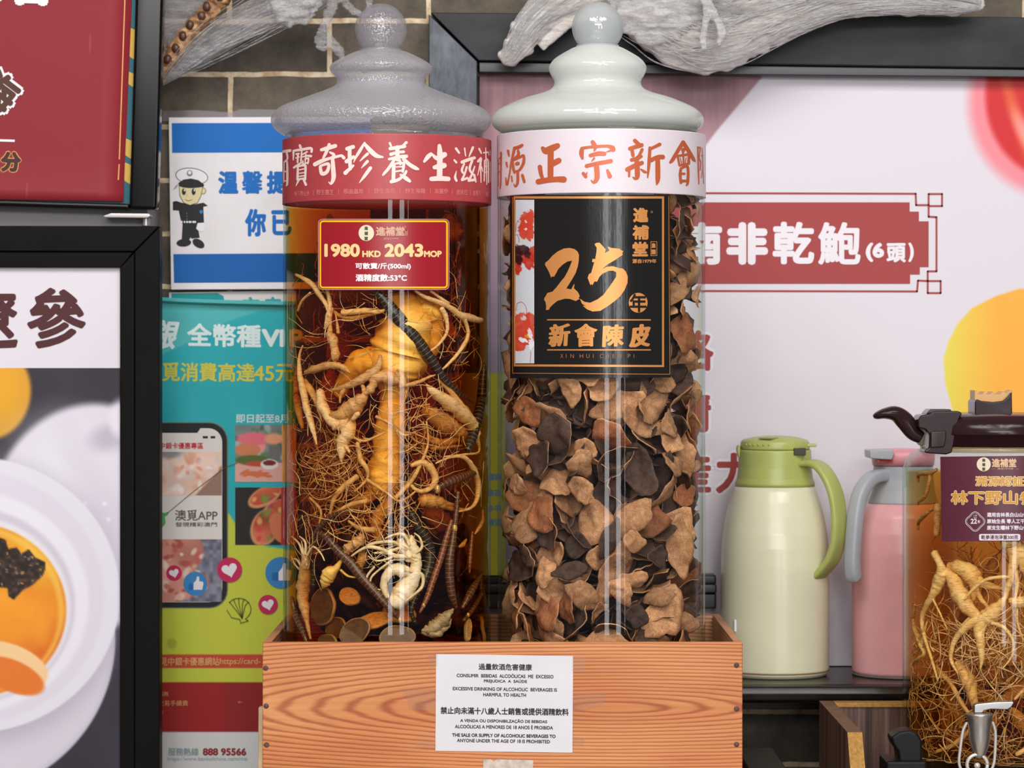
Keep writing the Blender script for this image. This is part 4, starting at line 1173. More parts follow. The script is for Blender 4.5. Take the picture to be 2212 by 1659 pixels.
BRUSH_R = [
 (Cc, [(115, 380, 36), (112, 700, 30), (108, 1040, 24), (92, 1130, 8)]), (Cc, [(72, 500, 14), (118, 480, 22)]), (Cc, [(75, 610, 16), (115, 600, 20)]), (Cc, [(75, 785, 16), (115, 775, 20)]), (Cc, [(62, 520, 10), (62, 1080, 10)]),
 (Cc, [(262, 345, 52), (282, 450, 32)]), (Cc, [(228, 590, 40), (242, 675, 32)]), (Cc, [(215, 900, 20), (235, 1040, 46), (262, 980, 34), (300, 780, 30), (330, 600, 32)]), (Cc, [(398, 290, 56), (345, 520, 46), (310, 700, 40)]), (Cc, [(395, 285, 56), (480, 268, 66), (556, 226, 56)]), (Cc, [(470, 340, 50), (480, 420, 58), (410, 480, 34), (370, 530, 34)]), (Cc, [(362, 560, 34), (375, 720, 50), (395, 800, 40)]), (Cc, [(385, 540, 32), (520, 470, 50), (588, 445, 48), (582, 600, 60), (500, 740, 48), (400, 775, 40)]), (Cc, [(440, 615, 66), (468, 605, 72)]), (Cc, [(462, 770, 54), (462, 1000, 54), (412, 1085, 34), (382, 1025, 14)]), (Cc, [(335, 875, 32), (348, 980, 28)]), (Cc, [(560, 850, 58), (600, 985, 56)]),
 (Cc, [(985, 290, 76), (1050, 345, 130), (1180, 290, 130), (1290, 238, 104)]), (Cc, [(1150, 350, 118), (1145, 900, 112)]), (Cc, [(1160, 630, 108), (1250, 580, 112), (1318, 545, 108)]), (Cc, [(925, 680, 88), (950, 830, 78), (985, 930, 64)]), (Cc, [(892, 985, 108), (1100, 950, 106), (1280, 935, 106), (1420, 938, 124)]),
 (Cc, [(2022, 165, 84), (2075, 260, 84), (2055, 345, 26)]), (Cc, [(1800, 300, 76), (1788, 400, 90), (1808, 500, 52)]), (Cc, [(1800, 290, 58), (2000, 262, 54), (2330, 245, 56), (2450, 265, 52)]), (Dd, [(240, 255, 50), (300, 270, 90), (318, 305, 88)]), (Dd, [(290, 315, 48), (160, 362, 10)]), (Cc, [(1975, 440, 70), (2140, 400, 86), (2265, 405, 80)]), (Cc, [(2050, 500, 46), (2000, 562, 14)]), (Cc, [(1895, 660, 74), (2100, 610, 78), (2300, 575, 78), (2400, 555, 80)]), (Cc, [(2100, 640, 100), (2112, 900, 100), (2045, 1000, 56), (1990, 955, 20)]), (Cc, [(1828, 815, 66), (1878, 880, 66)]), (Cc, [(1870, 860, 50), (1905, 795, 22)]), (Dd, [(205, 720, 52), (250, 835, 86)]),
 (Dd, [(750, 125, 72), (830, 205, 76)]), (Dd, [(652, 285, 72), (780, 245, 76), (885, 215, 78)]), (Dd, [(695, 310, 66), (712, 420, 66)]), (Dd, [(895, 305, 60), (830, 430, 56), (760, 480, 50)]), (Dd, [(685, 510, 68), (800, 480, 76), (880, 440, 54)]), (Dd, [(600, 700, 84), (750, 625, 84), (890, 570, 78)]), (Dd, [(790, 540, 90), (800, 820, 94), (760, 880, 56), (712, 855, 26)]), (Dd, [(640, 720, 46), (636, 835, 42)]), (Dd, [(870, 695, 26), (940, 745, 52), (990, 760, 26)]), (Dd, [(1245, 200, 66), (1120, 262, 56), (1055, 295, 56)]), (Dd, [(1050, 270, 56), (1030, 600, 62), (1005, 860, 24)]), (Dd, [(1075, 515, 80), (1200, 455, 76), (1305, 452, 88)]), (Dd, [(1205, 500, 88), (1208, 880, 88), (1185, 1000, 24)]),
 (Dd, [(1712, 160, 76), (1600, 340, 70), (1500, 510, 70), (1455, 560, 44)]), (Dd, [(1712, 160, 76), (1820, 330, 74), (1915, 490, 66), (1955, 540, 20)]), (Dd, [(1715, 312, 78), (1708, 385, 32)]), (Dd, [(1605, 432, 44), (1800, 402, 48)]), (Dd, [(1602, 440, 40), (1640, 615, 40)]), (Dd, [(1828, 420, 46), (1822, 580, 56)]), (Dd, [(1640, 620, 40), (1820, 585, 42)]), (Dd, [(1655, 470, 18), (1685, 590, 18)]), (Dd, [(1718, 440, 36), (1722, 590, 36)]), (Dd, [(1772, 470, 18), (1755, 570, 18)]),
 (Dd, [(1670, 680, 50), (1652, 800, 56), (1668, 965, 50)]), (Dd, [(1670, 680, 46), (1800, 648, 52), (1805, 950, 52), (1775, 1020, 24)]), (Dd, [(1690, 785, 44), (1740, 785, 42)]), (Dd, [(1670, 930, 54), (1800, 930, 44)]),
 (Dd, [(2005, 250, 26), (2018, 700, 30), (2028, 990, 18)]), (Dd, [(2010, 280, 24), (2055, 270, 26), (2035, 450, 18), (2062, 560, 22), (2055, 710, 20)]), (Dd, [(2095, 270, 12), (2105, 600, 16), (2125, 980, 12)]), (Dd, [(2080, 430, 20), (2112, 420, 18)]), (Dd, [(2108, 640, 12), (2075, 870, 12)])]
for k, (f, s) in enumerate(BRUSH_R): stroke(mb, SRB, [(x, y, w * 1.07) for x, y, w in f(s)], 0.0004 + 4e-6 * (k % 12), k=5, n=12)
mb.build('lettering', flat('copper_ink', (198, 98, 58), 0.38, 0.15, 0.5), bw, label='copper brush lettering')

# price card on the left jar
SP1 = Cyl(XL, RJ + 0.0008)
def c1(x, y): return 580 + x / 3.317, 400 + y / 3.317
mb = MB(); poly(mb, SP1, rrect(687, 473, 970.5, 626, 10), 0.0, 0)
pc = mb.build('price_card', [flat('card_red', (158, 26, 38), 0.28, 0, 0.5)], jl, label='dark red price card with yellow border')
mb = MB(); ring_rect(mb, SP1, 687, 473, 970.5, 626, 1.2, 0.0002, 10); mb.build('card_edge', ink((206, 170, 176)), pc)
mb = MB(); ring_rect(mb, SP1, 690, 476, 967.5, 623, 3.8, 0.0003, 8); mb.build('yellow_border', ink((246, 196, 20), 0.3), pc)
PEACH = ink((246, 208, 146), 0.35)
lettering(pc, SP1, PEACH, [T('1980', 739, 540.8, 29, 77, bold=1.7, lift=0.0004), T('HKD', 802.5, 548.5, 14, 40, bold=0.9, lift=0.0004), T('2043', 872.5, 540.8, 29, 84, bold=1.7, lift=0.0004), T('MOP', 935, 548.5, 14, 38.5, bold=0.9, lift=0.0004)], label='peach price figures')
lettering(pc, SP1, ink((240, 232, 232), 0.35), [T('可散賣/斤(500ml)', 827.5, 575.5, 15.5, 120, bold=0.55, lift=0.0004), T('酒精度數:53°C', 823.5, 600, 16, 111, bold=0.7, lift=0.0004)])
CRM = ink((226, 214, 186), 0.4)
mb = MB(); poly(mb, SP1, ellipse(791.3, 503.3, 16.8, 17.4, 28), 0.0004); mb.build('round_emblem', CRM, pc)
lettering(pc, SP1, ink((86, 80, 60), 0.4), [T('進', 791, 493, 8, 8, bold=0.5, lift=0.0006), T('補', 791, 504, 8, 8, bold=0.5, lift=0.0006), T('堂', 791, 515, 8, 8, bold=0.5, lift=0.0006)])
lettering(pc, SP1, ink((214, 168, 140), 0.4), [T('進補堂', 843, 499.5, 20, 62, bold=0.7, lift=0.0004), T('源自1979年', 845, 515.5, 4, 33, lift=0.0004), T('®', 875, 490, 4, 4, lift=0.0004), T('集團', 877.5, 504, 10, 6, lift=0.0004)])
# black label of the right jar
SR = Cyl(XR, RJ + 0.0006)
mb = MB(); poly(mb, SR, [(1101.5, 421), (1447, 421), (1449, 815.5), (1102, 817)], 0.0)
g = NT('label_black')
lab_b = g.bump(g.noise(g.coords((1, 1, 0.3)), 90, 3), 0.25, 0.0008)
lb = mb.build('black_label', g.done(g.principled((27, 24, 23), 0.16, 0, 0.5, lab_b)), jr, label='black label with gold print')
GLD = flat('gold_ink', (222, 150, 82), 0.34, 0.35, 0.5)
def ringpoly(mb, o, i, lift):
    n = len(o); to_surface(o + i, [(k, (k + 1) % n, n + (k + 1) % n, n + k) for k in range(n)], SR, lift, mb)
mb = MB()
ringpoly(mb, [(1109.5, 424), (1434.5, 424), (1434.5, 793), (1110, 791.5)], [(1112.5, 429), (1430, 429), (1430, 788.5), (1113.5, 787)], 0.0003)
mb.build('gold_frame', GLD, lb)
mb = MB()
line(mb, SR, [(1107, 426), (1107.4, 806), (1447, 808.4), (1444.5, 424)], 1.1, 0.0003)
line(mb, SR, [(1182.6, 690.8), (1405, 691)], 2.6, 0.0003); line(mb, SR, [(1182.6, 755.8), (1405, 755.8)], 2.6, 0.0003)
mb.build('gold_rule', GLD, lb)
def flower_fn(X, Y):
    C = np.ones(X.shape + (3,)) * np.array([206, 210, 216.0])
    C += (vnoise(X, Y, 1.5, 5)[..., None] - 0.5) * 14
    q = lambda x, y: (1090 + x / 4.15, 420 + y / 4.15)
    wash = vnoise(X, Y, 7, 40); ed = (vnoise(X, Y, 3, 41) - 0.5) * 0.12
    def blob(C, x, y, a, b, r, col, op=1.0):
        cx, cy = q(x, y); m = ell(X + ed * 40, Y + ed * 40, cx, cy, a / 4.15, b / 4.15, 0.06, r)
        return blend(C, m * op * (0.8 + 0.25 * wash), col)
    R1, R2, DK = (206, 68, 46), (192, 48, 34), (52, 20, 24)
    for x, y, a, b in ((195, 220, 60, 62), (235, 190, 30, 55), (170, 320, 45, 80), (225, 330, 38, 90), (200, 260, 60, 70)): C = blob(C, x, y, a, b, 0, R1)
    C = blob(C, 188, 245, 8, 14, 0, (230, 222, 220)); C = blob(C, 190, 312, 9, 14, 0.4, (232, 226, 224))
    for x, y, a, b in ((225, 600, 48, 75), (260, 540, 40, 80), (120, 650, 30, 80), (150, 580, 50, 40)): C = blob(C, x, y, a, b, 0, R2)
    for x, y, a, b in ((110, 530, 40, 80), (165, 500, 60, 45), (205, 540, 30, 34), (130, 590, 30, 40)): C = blob(C, x, y, a, b, 0, DK, 0.95)
    for x, y, a, b in ((150, 1200, 90, 140), (225, 1140, 55, 80), (130, 1320, 70, 90), (220, 1260, 60, 90)): C = blob(C, x, y, a, b, 0, R1)
    C = blob(C, 170, 1110, 22, 26, 0.4, (212, 212, 216)); C = blob(C, 210, 1270, 22, 20, 0, (226, 172, 40))
    for x, y, a, b, r in ((165, 1305, 40, 20, 0.3), (228, 1250, 18, 55, -0.25), (240, 1340, 22, 55, 0.1)): C = blob(C, x, y, a, b, r, (238, 232, 238))
    return blob(C, 230, 1300, 8, 8, 0, (168, 60, 110))
painted('flower_picture', SR, 1113.3, 431.5, 1154, 785, 1.3, flower_fn, 0.0003, lb, label='watercolour strip of red flowers')
w6 = lambda pts: [(1090 + x / 4.15, 420 + y / 4.15) for x, y in pts]
for pts in ([(100, 330), (104, 270), (118, 234), (134, 250)], [(100, 365), (116, 362), (128, 395), (130, 430)], [(104, 1040), (112, 975), (150, 962), (185, 990), (198, 1030), (195, 1100)], [(236, 1405), (234, 1460), (228, 1515)]): 
    mb = MB(); line(mb, SR, w6(pts), 0.9, 0.0006); mb.build('flower_stem', ink((190, 60, 44)), lb)
zf = lambda pts: [(1150 + x / 7.373, 500 + y / 7.373) for x, y in pts]
mb = MB()
poly(mb, SR, zf([(200, 530), (205, 500), (225, 482), (250, 465), (320, 385), (400, 320), (500, 272), (590, 262), (670, 280), (720, 320), (742, 370), (738, 470), (722, 560), (690, 660), (640, 750), (590, 830), (540, 908), (620, 922), (645, 868), (672, 830), (662, 905), (720, 960), (742, 1000), (755, 1035), (738, 1050), (748, 1078), (720, 1090), (690, 1108), (600, 1075), (520, 1070), (400, 1105), (330, 1160), (280, 1210), (268, 1243), (230, 1252), (216, 1250), (220, 1190), (208, 1120), (185, 1088), (192, 1060), (222, 1010), (240, 978), (320, 958), (390, 880), (450, 800), (510, 730), (560, 640), (600, 550), (632, 465), (560, 478), (480, 530), (410, 600), (380, 665), (358, 700), (345, 722), (320, 715), (300, 735), (290, 712), (262, 640), (235, 590)]), 0.0003)
poly(mb, SR, zf([(990, 205), (1015, 182), (1070, 178), (1110, 220), (1168, 285), (1155, 345), (1225, 305), (1195, 240), (1260, 262), (1390, 275), (1405, 292), (1450, 315), (1430, 340), (1440, 372), (1300, 465), (1190, 530), (1110, 602), (1180, 565), (1280, 552), (1390, 585), (1440, 590), (1490, 640), (1520, 720), (1515, 820), (1470, 930), (1400, 1030), (1310, 1110), (1200, 1190), (1080, 1265), (960, 1275), (870, 1240), (800, 1180), (850, 1190), (790, 1150), (755, 1068), (830, 1120), (920, 1135), (1040, 1080), (1130, 1010), (1220, 890), (1290, 790), (1335, 720), (1335, 650), (1290, 625), (1220, 625), (1120, 670), (1070, 720), (1030, 800), (990, 795), (955, 858), (945, 835), (925, 855), (880, 740), (900, 680), (935, 660), (965, 560), (985, 490), (950, 488), (958, 435), (1000, 440), (1020, 330), (1025, 260)]), 0.0003)
mb.build('large_numeral', GLD, lb, label='gold brush numerals 25')
mb = MB(); poly(mb, SR, ellipse(1378.6, 654, 20.5, 21.5, 30), 0.0003); mb.build('year_seal', GLD, lb)
lettering(lb, SR, ink((30, 26, 24), 0.3), [T('年', 1378.6, 654.5, 40, 37, bold=1.0, lift=0.0005)], label='black character on gold seal')
lettering(lb, SR, GLD, [T('新', 1208.5, 724, 50, 47, kern=(2.6, 1.3), slant=0.06, rise=0.09, lift=0.0003), T('會', 1265.5, 724, 50, 50, kern=(1.9, 1.2), rise=0.04, lift=0.0003), T('陳', 1325, 725, 48, 47, kern=(2.3, 1.3), slant=0.04, rise=0.05, lift=0.0003), T('皮', 1383, 725, 50, 46, kern=(3.2, 1.6), slant=0.08, rise=0.08, lift=0.0003)], label='gold brush lettering')
lettering(lb, SR, GLD, [T('進', 1384, 464.5, 32, 33, kern=(1.5, 1.7), lift=0.0003), T('補', 1384, 502, 32, 36, kern=(1.6, 1.4), lift=0.0003), T('堂', 1383, 538, 32, 34, kern=(1.6, 1.4), lift=0.0003), T('集', 1412, 530.5, 11, 9, bold=0.5, lift=0.0003), T('團', 1412, 544.5, 11, 9, bold=0.4, lift=0.0003),
                        T('源自1979年', 1392, 564, 9.5, 52, bold=0.3, lift=0.0003), T('®', 1408, 458, 5, 5, lift=0.0003)])
mb = MB(); ring_rect(mb, SR, 1405.5, 521.5, 1419.5, 553, 1.1, 0.0003); mb.build('small_seal', GLD, lb)
lettering(lb, SR, flat('dull_gold', (150, 98, 58), 0.4), [T(s, x, 769, 8.6, w, lift=0.0003) for s, x, w in (('X', 1213.7, 6.5), ('I', 1223, 1.2), ('N', 1236, 7.5), ('H', 1256, 7.5), ('U', 1270, 7), ('I', 1281.5, 1.2), ('C', 1299.5, 7), ('H', 1312, 7.5), ('E', 1325.5, 5.5), ('N', 1338.5, 7.5), ('P', 1359, 5.5), ('I', 1369.5, 1.2))], join=True)

# ================================================================== WHAT IS IN THE GINSENG JAR
RND = random.Random(7)
def root_mat(name, c0, c1, dark, rings=1.0, rough=0.5):
    g = NT(name)
    tc = g.n('ShaderNodeTexCoord')
    n = g.noise(tc.outputs['Object'], 90, 5, 0.65)
    base = g.ramp(n, [(0.3, c0), (0.7, c1)])
    fine = g.noise(g.coords((140, 140, 620)), 1.0, 4, 0.7)
    base = g.mixc(0.75 * rings, base, g.ramp(fine, [(0.36, (0.55, 0.45, 0.36, 1)), (0.52, (1, 1, 1, 1))]), 'MULTIPLY')
    spot = g.ramp(g.noise(g.coords((1, 1, 1), (5, 2, 1)), 60, 2, 0.5), [(0.70, (0, 0, 0, 1)), (0.76, (1, 1, 1, 1))])
    base = g.mixc(g.math('MULTIPLY', spot, 0.65), base, dark)
    return g.done(g.principled(base, rough, 0, 0.35, g.bump(fine, 0.35, 0.001)))
PALE = root_mat('ginseng_pale', (222, 170, 112), (244, 206, 154), (120, 84, 56))
TAN = root_mat('ginseng_tan', (196, 138, 82), (226, 174, 114), (90, 58, 36), 1.3)
BRIGHT = root_mat('ginseng_bright', (250, 196, 96), (255, 220, 130), (150, 98, 46), 0.5)
WHITEG = root_mat('ginseng_white', (240, 218, 190), (252, 238, 220), (130, 96, 70), 0.7)
HAIRM = flat('rootlet', (224, 172, 116), 0.55, var=0.3, scale=120)
HAIRP = flat('rootlet_pale', (238, 206, 166), 0.55, var=0.2, scale=120)

class Inside:
    """places photo points inside a round vessel, t metres behind its front glass"""
    def __init__(self, xa, rin, ya=0.0, zlo=0.0): self.xa, self.rin, self.ya, self.zlo = xa, rin, ya, zlo
    def __call__(self, px, py, t):
        x, y, z = ray_cyl(px, py, self.xa, max(self.rin - t, 0.004), self.ya)
        return (x, y, max(z, self.zlo))
    def scale(self): return (self.ya - CY) / FPX
IL = Inside(XL, RIN, 0.0, CFL + 0.016)

def limb(mb, ins, pts, t, n=10, wob=0.22, ring=0.10, seed=0, mi=0, k=7, flat_=1.0, cv=None):
    """pts: (px, py, radius px[, extra depth])"""
    q = [tuple(p) + (0.0,) if len(p) == 3 else tuple(p) for p in pts]
    if cv: q = [cv(p[0], p[1]) + (p[2] / cv.s, p[3]) for p in q]
    sp = smooth_path(q, k)
    sc = ins.scale()
    P3, R3 = [], []
    for x, y, r, e in sp:
        rm = max(r, 0.3) * sc
        P3.append(ins(x, y, max(t + e, rm * 1.12 + 0.0007))); R3.append(rm)
    mb.tube(P3, R3, n, mi, wob, ring, flat_, seed)

def hairs(mb, ins, n, box, t0, t1, ln, wd, seed, curl=0.5, n_side=4, ang=None, cv=None):
    rs = random.Random(seed)
    sc = ins.scale()
    x0, y0, x1, y1 = box
    if cv:
        (x0, y0), (x1, y1) = cv(x0, y0), cv(x1, y1)
    for i in range(n):
        x, y = rs.uniform(x0, x1), rs.uniform(y0, y1)
        a = (rs.uniform(0, 6.28) if ang is None else rs.gauss(ang, 0.6))
        L = rs.uniform(0.5, 1.2) * ln
        m = max(6, int(L / 7))
        t = rs.uniform(t0, t1)
        w = rs.uniform(0.6, 1.3) * wd
        k = rs.gauss(0, 0.10) * curl
        pts, rad = [], []
        for j in range(m):
            pts.append(ins(x, y, max(t, 0.002))); rad.append(max(w * (1 - 0.75 * j / m), 0.35) * sc)
            k = 0.86 * k + rs.gauss(0, 0.16) * curl
            a += k
            x += math.cos(a) * L / m; y += math.sin(a) * L / m
            t = min(max(t + rs.gauss(0, 0.0012), 0.002), t1 + 0.01)
        mb.tube(pts, rad, n_side, 0, cap=False)

class CV:
    def __init__(self, ox, oy, s): self.ox, self.oy, self.s = ox, oy, s
    def __call__(self, x, y): return (self.ox + x / self.s, self.oy + y / self.s)
V1, V2 = CV(580, 400, 3.317), CV(580, 850, 3.017)

def root(label, parts, mat, cv, t, hair=None, hmat=None, name='ginseng_root', cat='ginseng root', seed=1, ring=0.12, wob=0.25, group=None, n=10):
    mb = MB()
    for i, p in enumerate(parts): limb(mb, IL, p, t, n, wob, ring, seed + i, cv=cv)
    o = mb.build(name, mat)
    tag(o, label, cat, group)
    if hair:
        hb = MB()
        for h in hair: hairs(hb, IL, seed=seed * 31 + len(hb.v), cv=cv, **h)
        hb.build('rootlets', hmat or HAIRM, o, kind='stuff')
    return o
H = lambda n, box, t0, t1, ln, wd, curl=0.5, ang=None: dict(n=n, box=box, t0=t0, t1=t1, ln=ln, wd=wd, curl=curl, ang=ang)

# the big central root
big = MB()
for i, p in enumerate([[(860, 800, 30), (950, 860, 110), (980, 960, 165), (960, 1100, 200), (930, 1240, 215), (910, 1330, 170), (900, 1420, 110), (895, 1520, 95), (880, 1640, 100), (870, 1760, 112), (850, 1900, 105), (840, 2010, 120), (830, 2110, 130), (815, 2190, 105), (810, 2230, 60)],
                       [(1000, 850, 60), (1110, 900, 110), (1160, 1010, 100), (1150, 1150, 80), (1120, 1240, 60)],
                       [(800, 1250, 90), (680, 1270, 95), (600, 1330, 75), (540, 1420, 60), (500, 1500, 45)],
                       [(900, 2170, 40), (860, 2270, 42), (800, 2360, 46), (770, 2440, 42), (790, 2510, 22), (760, 2530, 14)],
                       [(760, 2200, 46), (660, 2270, 42), (540, 2330, 32), (430, 2370, 18), (330, 2400, 8)]]):
    limb(big, IL, p, 0.034, 22, 0.22, 0.07, 40 + i, cv=V1)
bo = big.build('ginseng_root', BRIGHT)
tag(bo, 'largest yellow ginseng root, upright in the middle of the amber jar', 'ginseng root')
hb = MB()
hairs(hb, IL, 170, (110, 360, 640, 900), 0.004, 0.05, 150, 1.25, 11, 0.62, cv=V2)
hairs(hb, IL, 50, (560, 640, 1000, 900), 0.004, 0.02, 150, 1.3, 12, 0.5, cv=V2)
hairs(hb, IL, 56, (260, 250, 620, 560), 0.008, 0.04, 130, 1.2, 13, 0.5, cv=V2)
hairs(hb, IL, 34, (860, 60, 1080, 420), 0.004, 0.02, 110, 1.3, 14, 0.5, cv=V2)
for i, p in enumerate([[(580, 320, 14), (600, 430, 18), (640, 490, 14), (640, 560, 9), (560, 640, 6)], [(640, 560, 12), (760, 640, 10), (860, 700, 8), (980, 620, 5)], [(1030, 180, 6), (1040, 320, 8), (1000, 440, 12), (930, 570, 15), (830, 680, 15)], [(700, 150, 10), (800, 200, 10), (880, 270, 8), (960, 250, 5)],
                       [(580, 540, 18), (500, 600, 20), (430, 680, 16), (400, 790, 8)], [(640, 700, 16), (520, 730, 14), (430, 790, 10), (400, 850, 6)], [(540, 280, 8), (620, 310, 9), (700, 280, 7), (760, 250, 5)], [(270, 680, 10), (340, 760, 9), (330, 850, 6)], [(690, 890, 20), (600, 880, 16), (520, 830, 8)]]):
    limb(hb, IL, p, 0.010, 7, 0.15, 0.1, 90 + i, cv=V2)
hb.build('rootlets', HAIRM, bo, kind='stuff')

root('pale forked ginseng root under the left end of the red price card', [[(195, 640, 9), (300, 700, 20), (370, 790, 17), (425, 880, 16), (436, 960, 13), (400, 1030, 7)], [(420, 750, 14), (440, 850, 16), (425, 940, 18), (405, 1010, 10)], [(300, 770, 8), (240, 830, 10), (210, 900, 8)]], PALE, V1, 0.006, [H(26, (160, 600, 520, 1100), 0.003, 0.02, 70, 1.1)], seed=2)
root('hollow brown root end hanging left of the big yellow root', [[(430, 1060, 26), (460, 1110, 38), (470, 1160, 28), (480, 1225, 36), (488, 1238, 30)], [(440, 1050, 20), (445, 960, 10), (460, 880, 6)], [(500, 1060, 14), (490, 980, 8), (480, 920, 5)]], TAN, V1, 0.007, seed=3)
root('cut pale root stick lying level below the price card', [[(528, 912, 22), (600, 908, 22), (690, 900, 20), (800, 905, 15), (850, 880, 8)]], PALE, V1, 0.010, [H(14, (660, 760, 860, 960), 0.003, 0.01, 60, 1.0)], seed=4)
root('thin curved orange root below the level root stick', [[(455, 895, 10), (510, 935, 15), (590, 950, 15), (690, 935, 13), (850, 895, 8)]], TAN, V1, 0.013, seed=5)
root('branching pale root right of the black snake, near the top', [[(1050, 755, 9), (1120, 800, 14), (1200, 830, 18), (1290, 870, 20), (1370, 930, 24), (1440, 950, 28), (1525, 972, 20)], [(1160, 755, 9), (1220, 800, 11), (1290, 850, 13)],
     [(1240, 880, 20), (1275, 960, 15), (1275, 1060, 12), (1210, 1150, 9), (1140, 1200, 6)], [(1400, 950, 16), (1430, 1060, 14), (1390, 1160, 15), (1310, 1260, 12), (1230, 1335, 6)]], PALE, V1, 0.005, [H(26, (1100, 860, 1540, 1300), 0.003, 0.02, 80, 1.0)], seed=6)
root('plump yellow root lobe right of the big root shoulder', [[(1100, 880, 40), (1160, 900, 52), (1230, 930, 40), (1270, 920, 20)], [(1150, 920, 40), (1190, 960, 30)]], BRIGHT, V1, 0.018, seed=7)
root('wrinkled tan root bending level at the left middle', [[(265, 1340, 14), (340, 1315, 26), (440, 1290, 27), (520, 1300, 22), (585, 1345, 10)]], TAN, V1, 0.007, [H(10, (260, 1340, 520, 1500), 0.004, 0.02, 60, 1.0)], seed=8, ring=0.3)
root('long tan root pointing up across the big yellow root', [[(802, 1215, 10), (785, 1300, 26), (720, 1360, 34), (640, 1405, 32), (550, 1445, 22), (435, 1472, 6)], [(560, 1440, 16), (520, 1500, 14), (512, 1560, 6)]], TAN, V1, 0.006, seed=9)
root('knotted brown root collar across the waist of the big root', [[(690, 1490, 20), (740, 1450, 32), (760, 1390, 40), (830, 1370, 44), (900, 1390, 48), (950, 1370, 34), (960, 1440, 24)], [(940, 1440, 20), (1050, 1420, 14), (1150, 1375, 10), (1195, 1360, 5)]], TAN, V1, 0.006, [H(18, (900, 1380, 1250, 1650), 0.003, 0.02, 70, 1.0)], seed=10, ring=0.35, wob=0.4)
root('bulbous tan root bending at the left middle above the round knob', [[(665, 1420, 10), (690, 1500, 26), (640, 1560, 58), (560, 1620, 62), (490, 1650, 36), (420, 1640, 22), (350, 1560, 18)]], TAN, V1, 0.008, [H(16, (420, 1500, 760, 1760), 0.003, 0.02, 60, 1.0)], seed=12)
root('pale root with a round knob head left of the big root', [[(335, -20, 26), (350, 70, 36), (395, 160, 34), (450, 210, 40)], [(470, 180, 40), (505, 200, 66), (520, 250, 48), (490, 300, 44), (480, 340, 42), (475, 420, 16), (478, 450, 5)], [(545, 170, 12), (575, 140, 18), (588, 128, 16)], [(500, 340, 16), (530, 385, 6)]], PALE, V2, 0.006, [H(14, (380, 200, 620, 460), 0.003, 0.02, 70, 1.0)], seed=13)
root('carrot shaped pale root at the right, curling into a thin tail', [[(1130, 1430, 8), (1190, 1490, 34), (1280, 1550, 50), (1370, 1620, 56), (1440, 1690, 52), (1480, 1760, 40), (1495, 1820, 20), (1510, 1890, 9), (1490, 1920, 8), (1400, 1930, 8), (1260, 1945, 5)]], PALE, V1, 0.006, [H(14, (1100, 1400, 1300, 1600), 0.003, 0.02, 80, 1.0)], seed=14)
root('slim pale root running beside the carrot shaped root', [[(1215, 1390, 8), (1290, 1460, 20), (1370, 1560, 22), (1430, 1650, 20), (1470, 1710, 10)]], PALE, V1, 0.010, seed=15)
root('longest slim pale root standing at the left glass', [[(245, 1150, 5), (222, 1220, 10), (222, 1330, 17), (245, 1460, 26), (275, 1600, 27), (310, 1720, 22), (330, 1790, 14), (345, 1860, 5)]], PALE, V1, 0.004, [H(24, (100, 1150, 300, 1800), 0.003, 0.02, 80, 1.0)], seed=16)
root('ridged tan root behind the longest slim root at the left glass', [[(160, 1300, 8), (180, 1420, 20), (205, 1550, 26), (225, 1650, 26), (245, 1740, 12)]], TAN, V1, 0.012, seed=17)
root('short pale root right of the longest slim root', [[(262, 1400, 18), (310, 1480, 24), (350, 1570, 18), (372, 1650, 10), (380, 1690, 4)]], PALE, V1, 0.012, seed=18)
root('orange root coiled in a ring right of the big root', [[(930, 470, 14), (1000, 450, 20), (1060, 490, 24), (1088, 560, 22), (1050, 620, 16), (980, 635, 14), (925, 595, 10)]], PALE, V2, 0.010, [H(26, (880, 420, 1150, 660), 0.004, 0.02, 90, 1.0, 0.8)], seed=19)
root('long pale root arching down the right side', [[(1090, 455, 6), (1190, 415, 8), (1280, 420, 14), (1335, 490, 19), (1364, 580, 20), (1360, 680, 15), (1320, 745, 11), (1235, 770, 5)]], PALE, V2, 0.006, [H(12, (1200, 600, 1420, 800), 0.003, 0.02, 60, 1.0)], seed=20)
root('orange forked root pointing right below the coiled root', [[(1000, 690, 50), (1080, 700, 42), (1160, 720, 20), (1230, 725, 8)], [(1090, 710, 30), (1170, 745, 16), (1260, 760, 14), (1330, 745, 5)]], TAN, V2, 0.016, seed=21)
root('stacked orange root slices behind the carrot root tail', [[(1020, 110, 40), (1100, 160, 60), (1200, 220, 50), (1270, 270, 40)], [(1040, 290, 26), (1120, 320, 24), (1240, 300, 20)], [(1060, 360, 14), (1160, 350, 12), (1260, 340, 8)]], TAN, V2, 0.020, [H(20, (1000, 120, 1300, 420), 0.005, 0.025, 90, 1.0)], seed=22, ring=0.3)
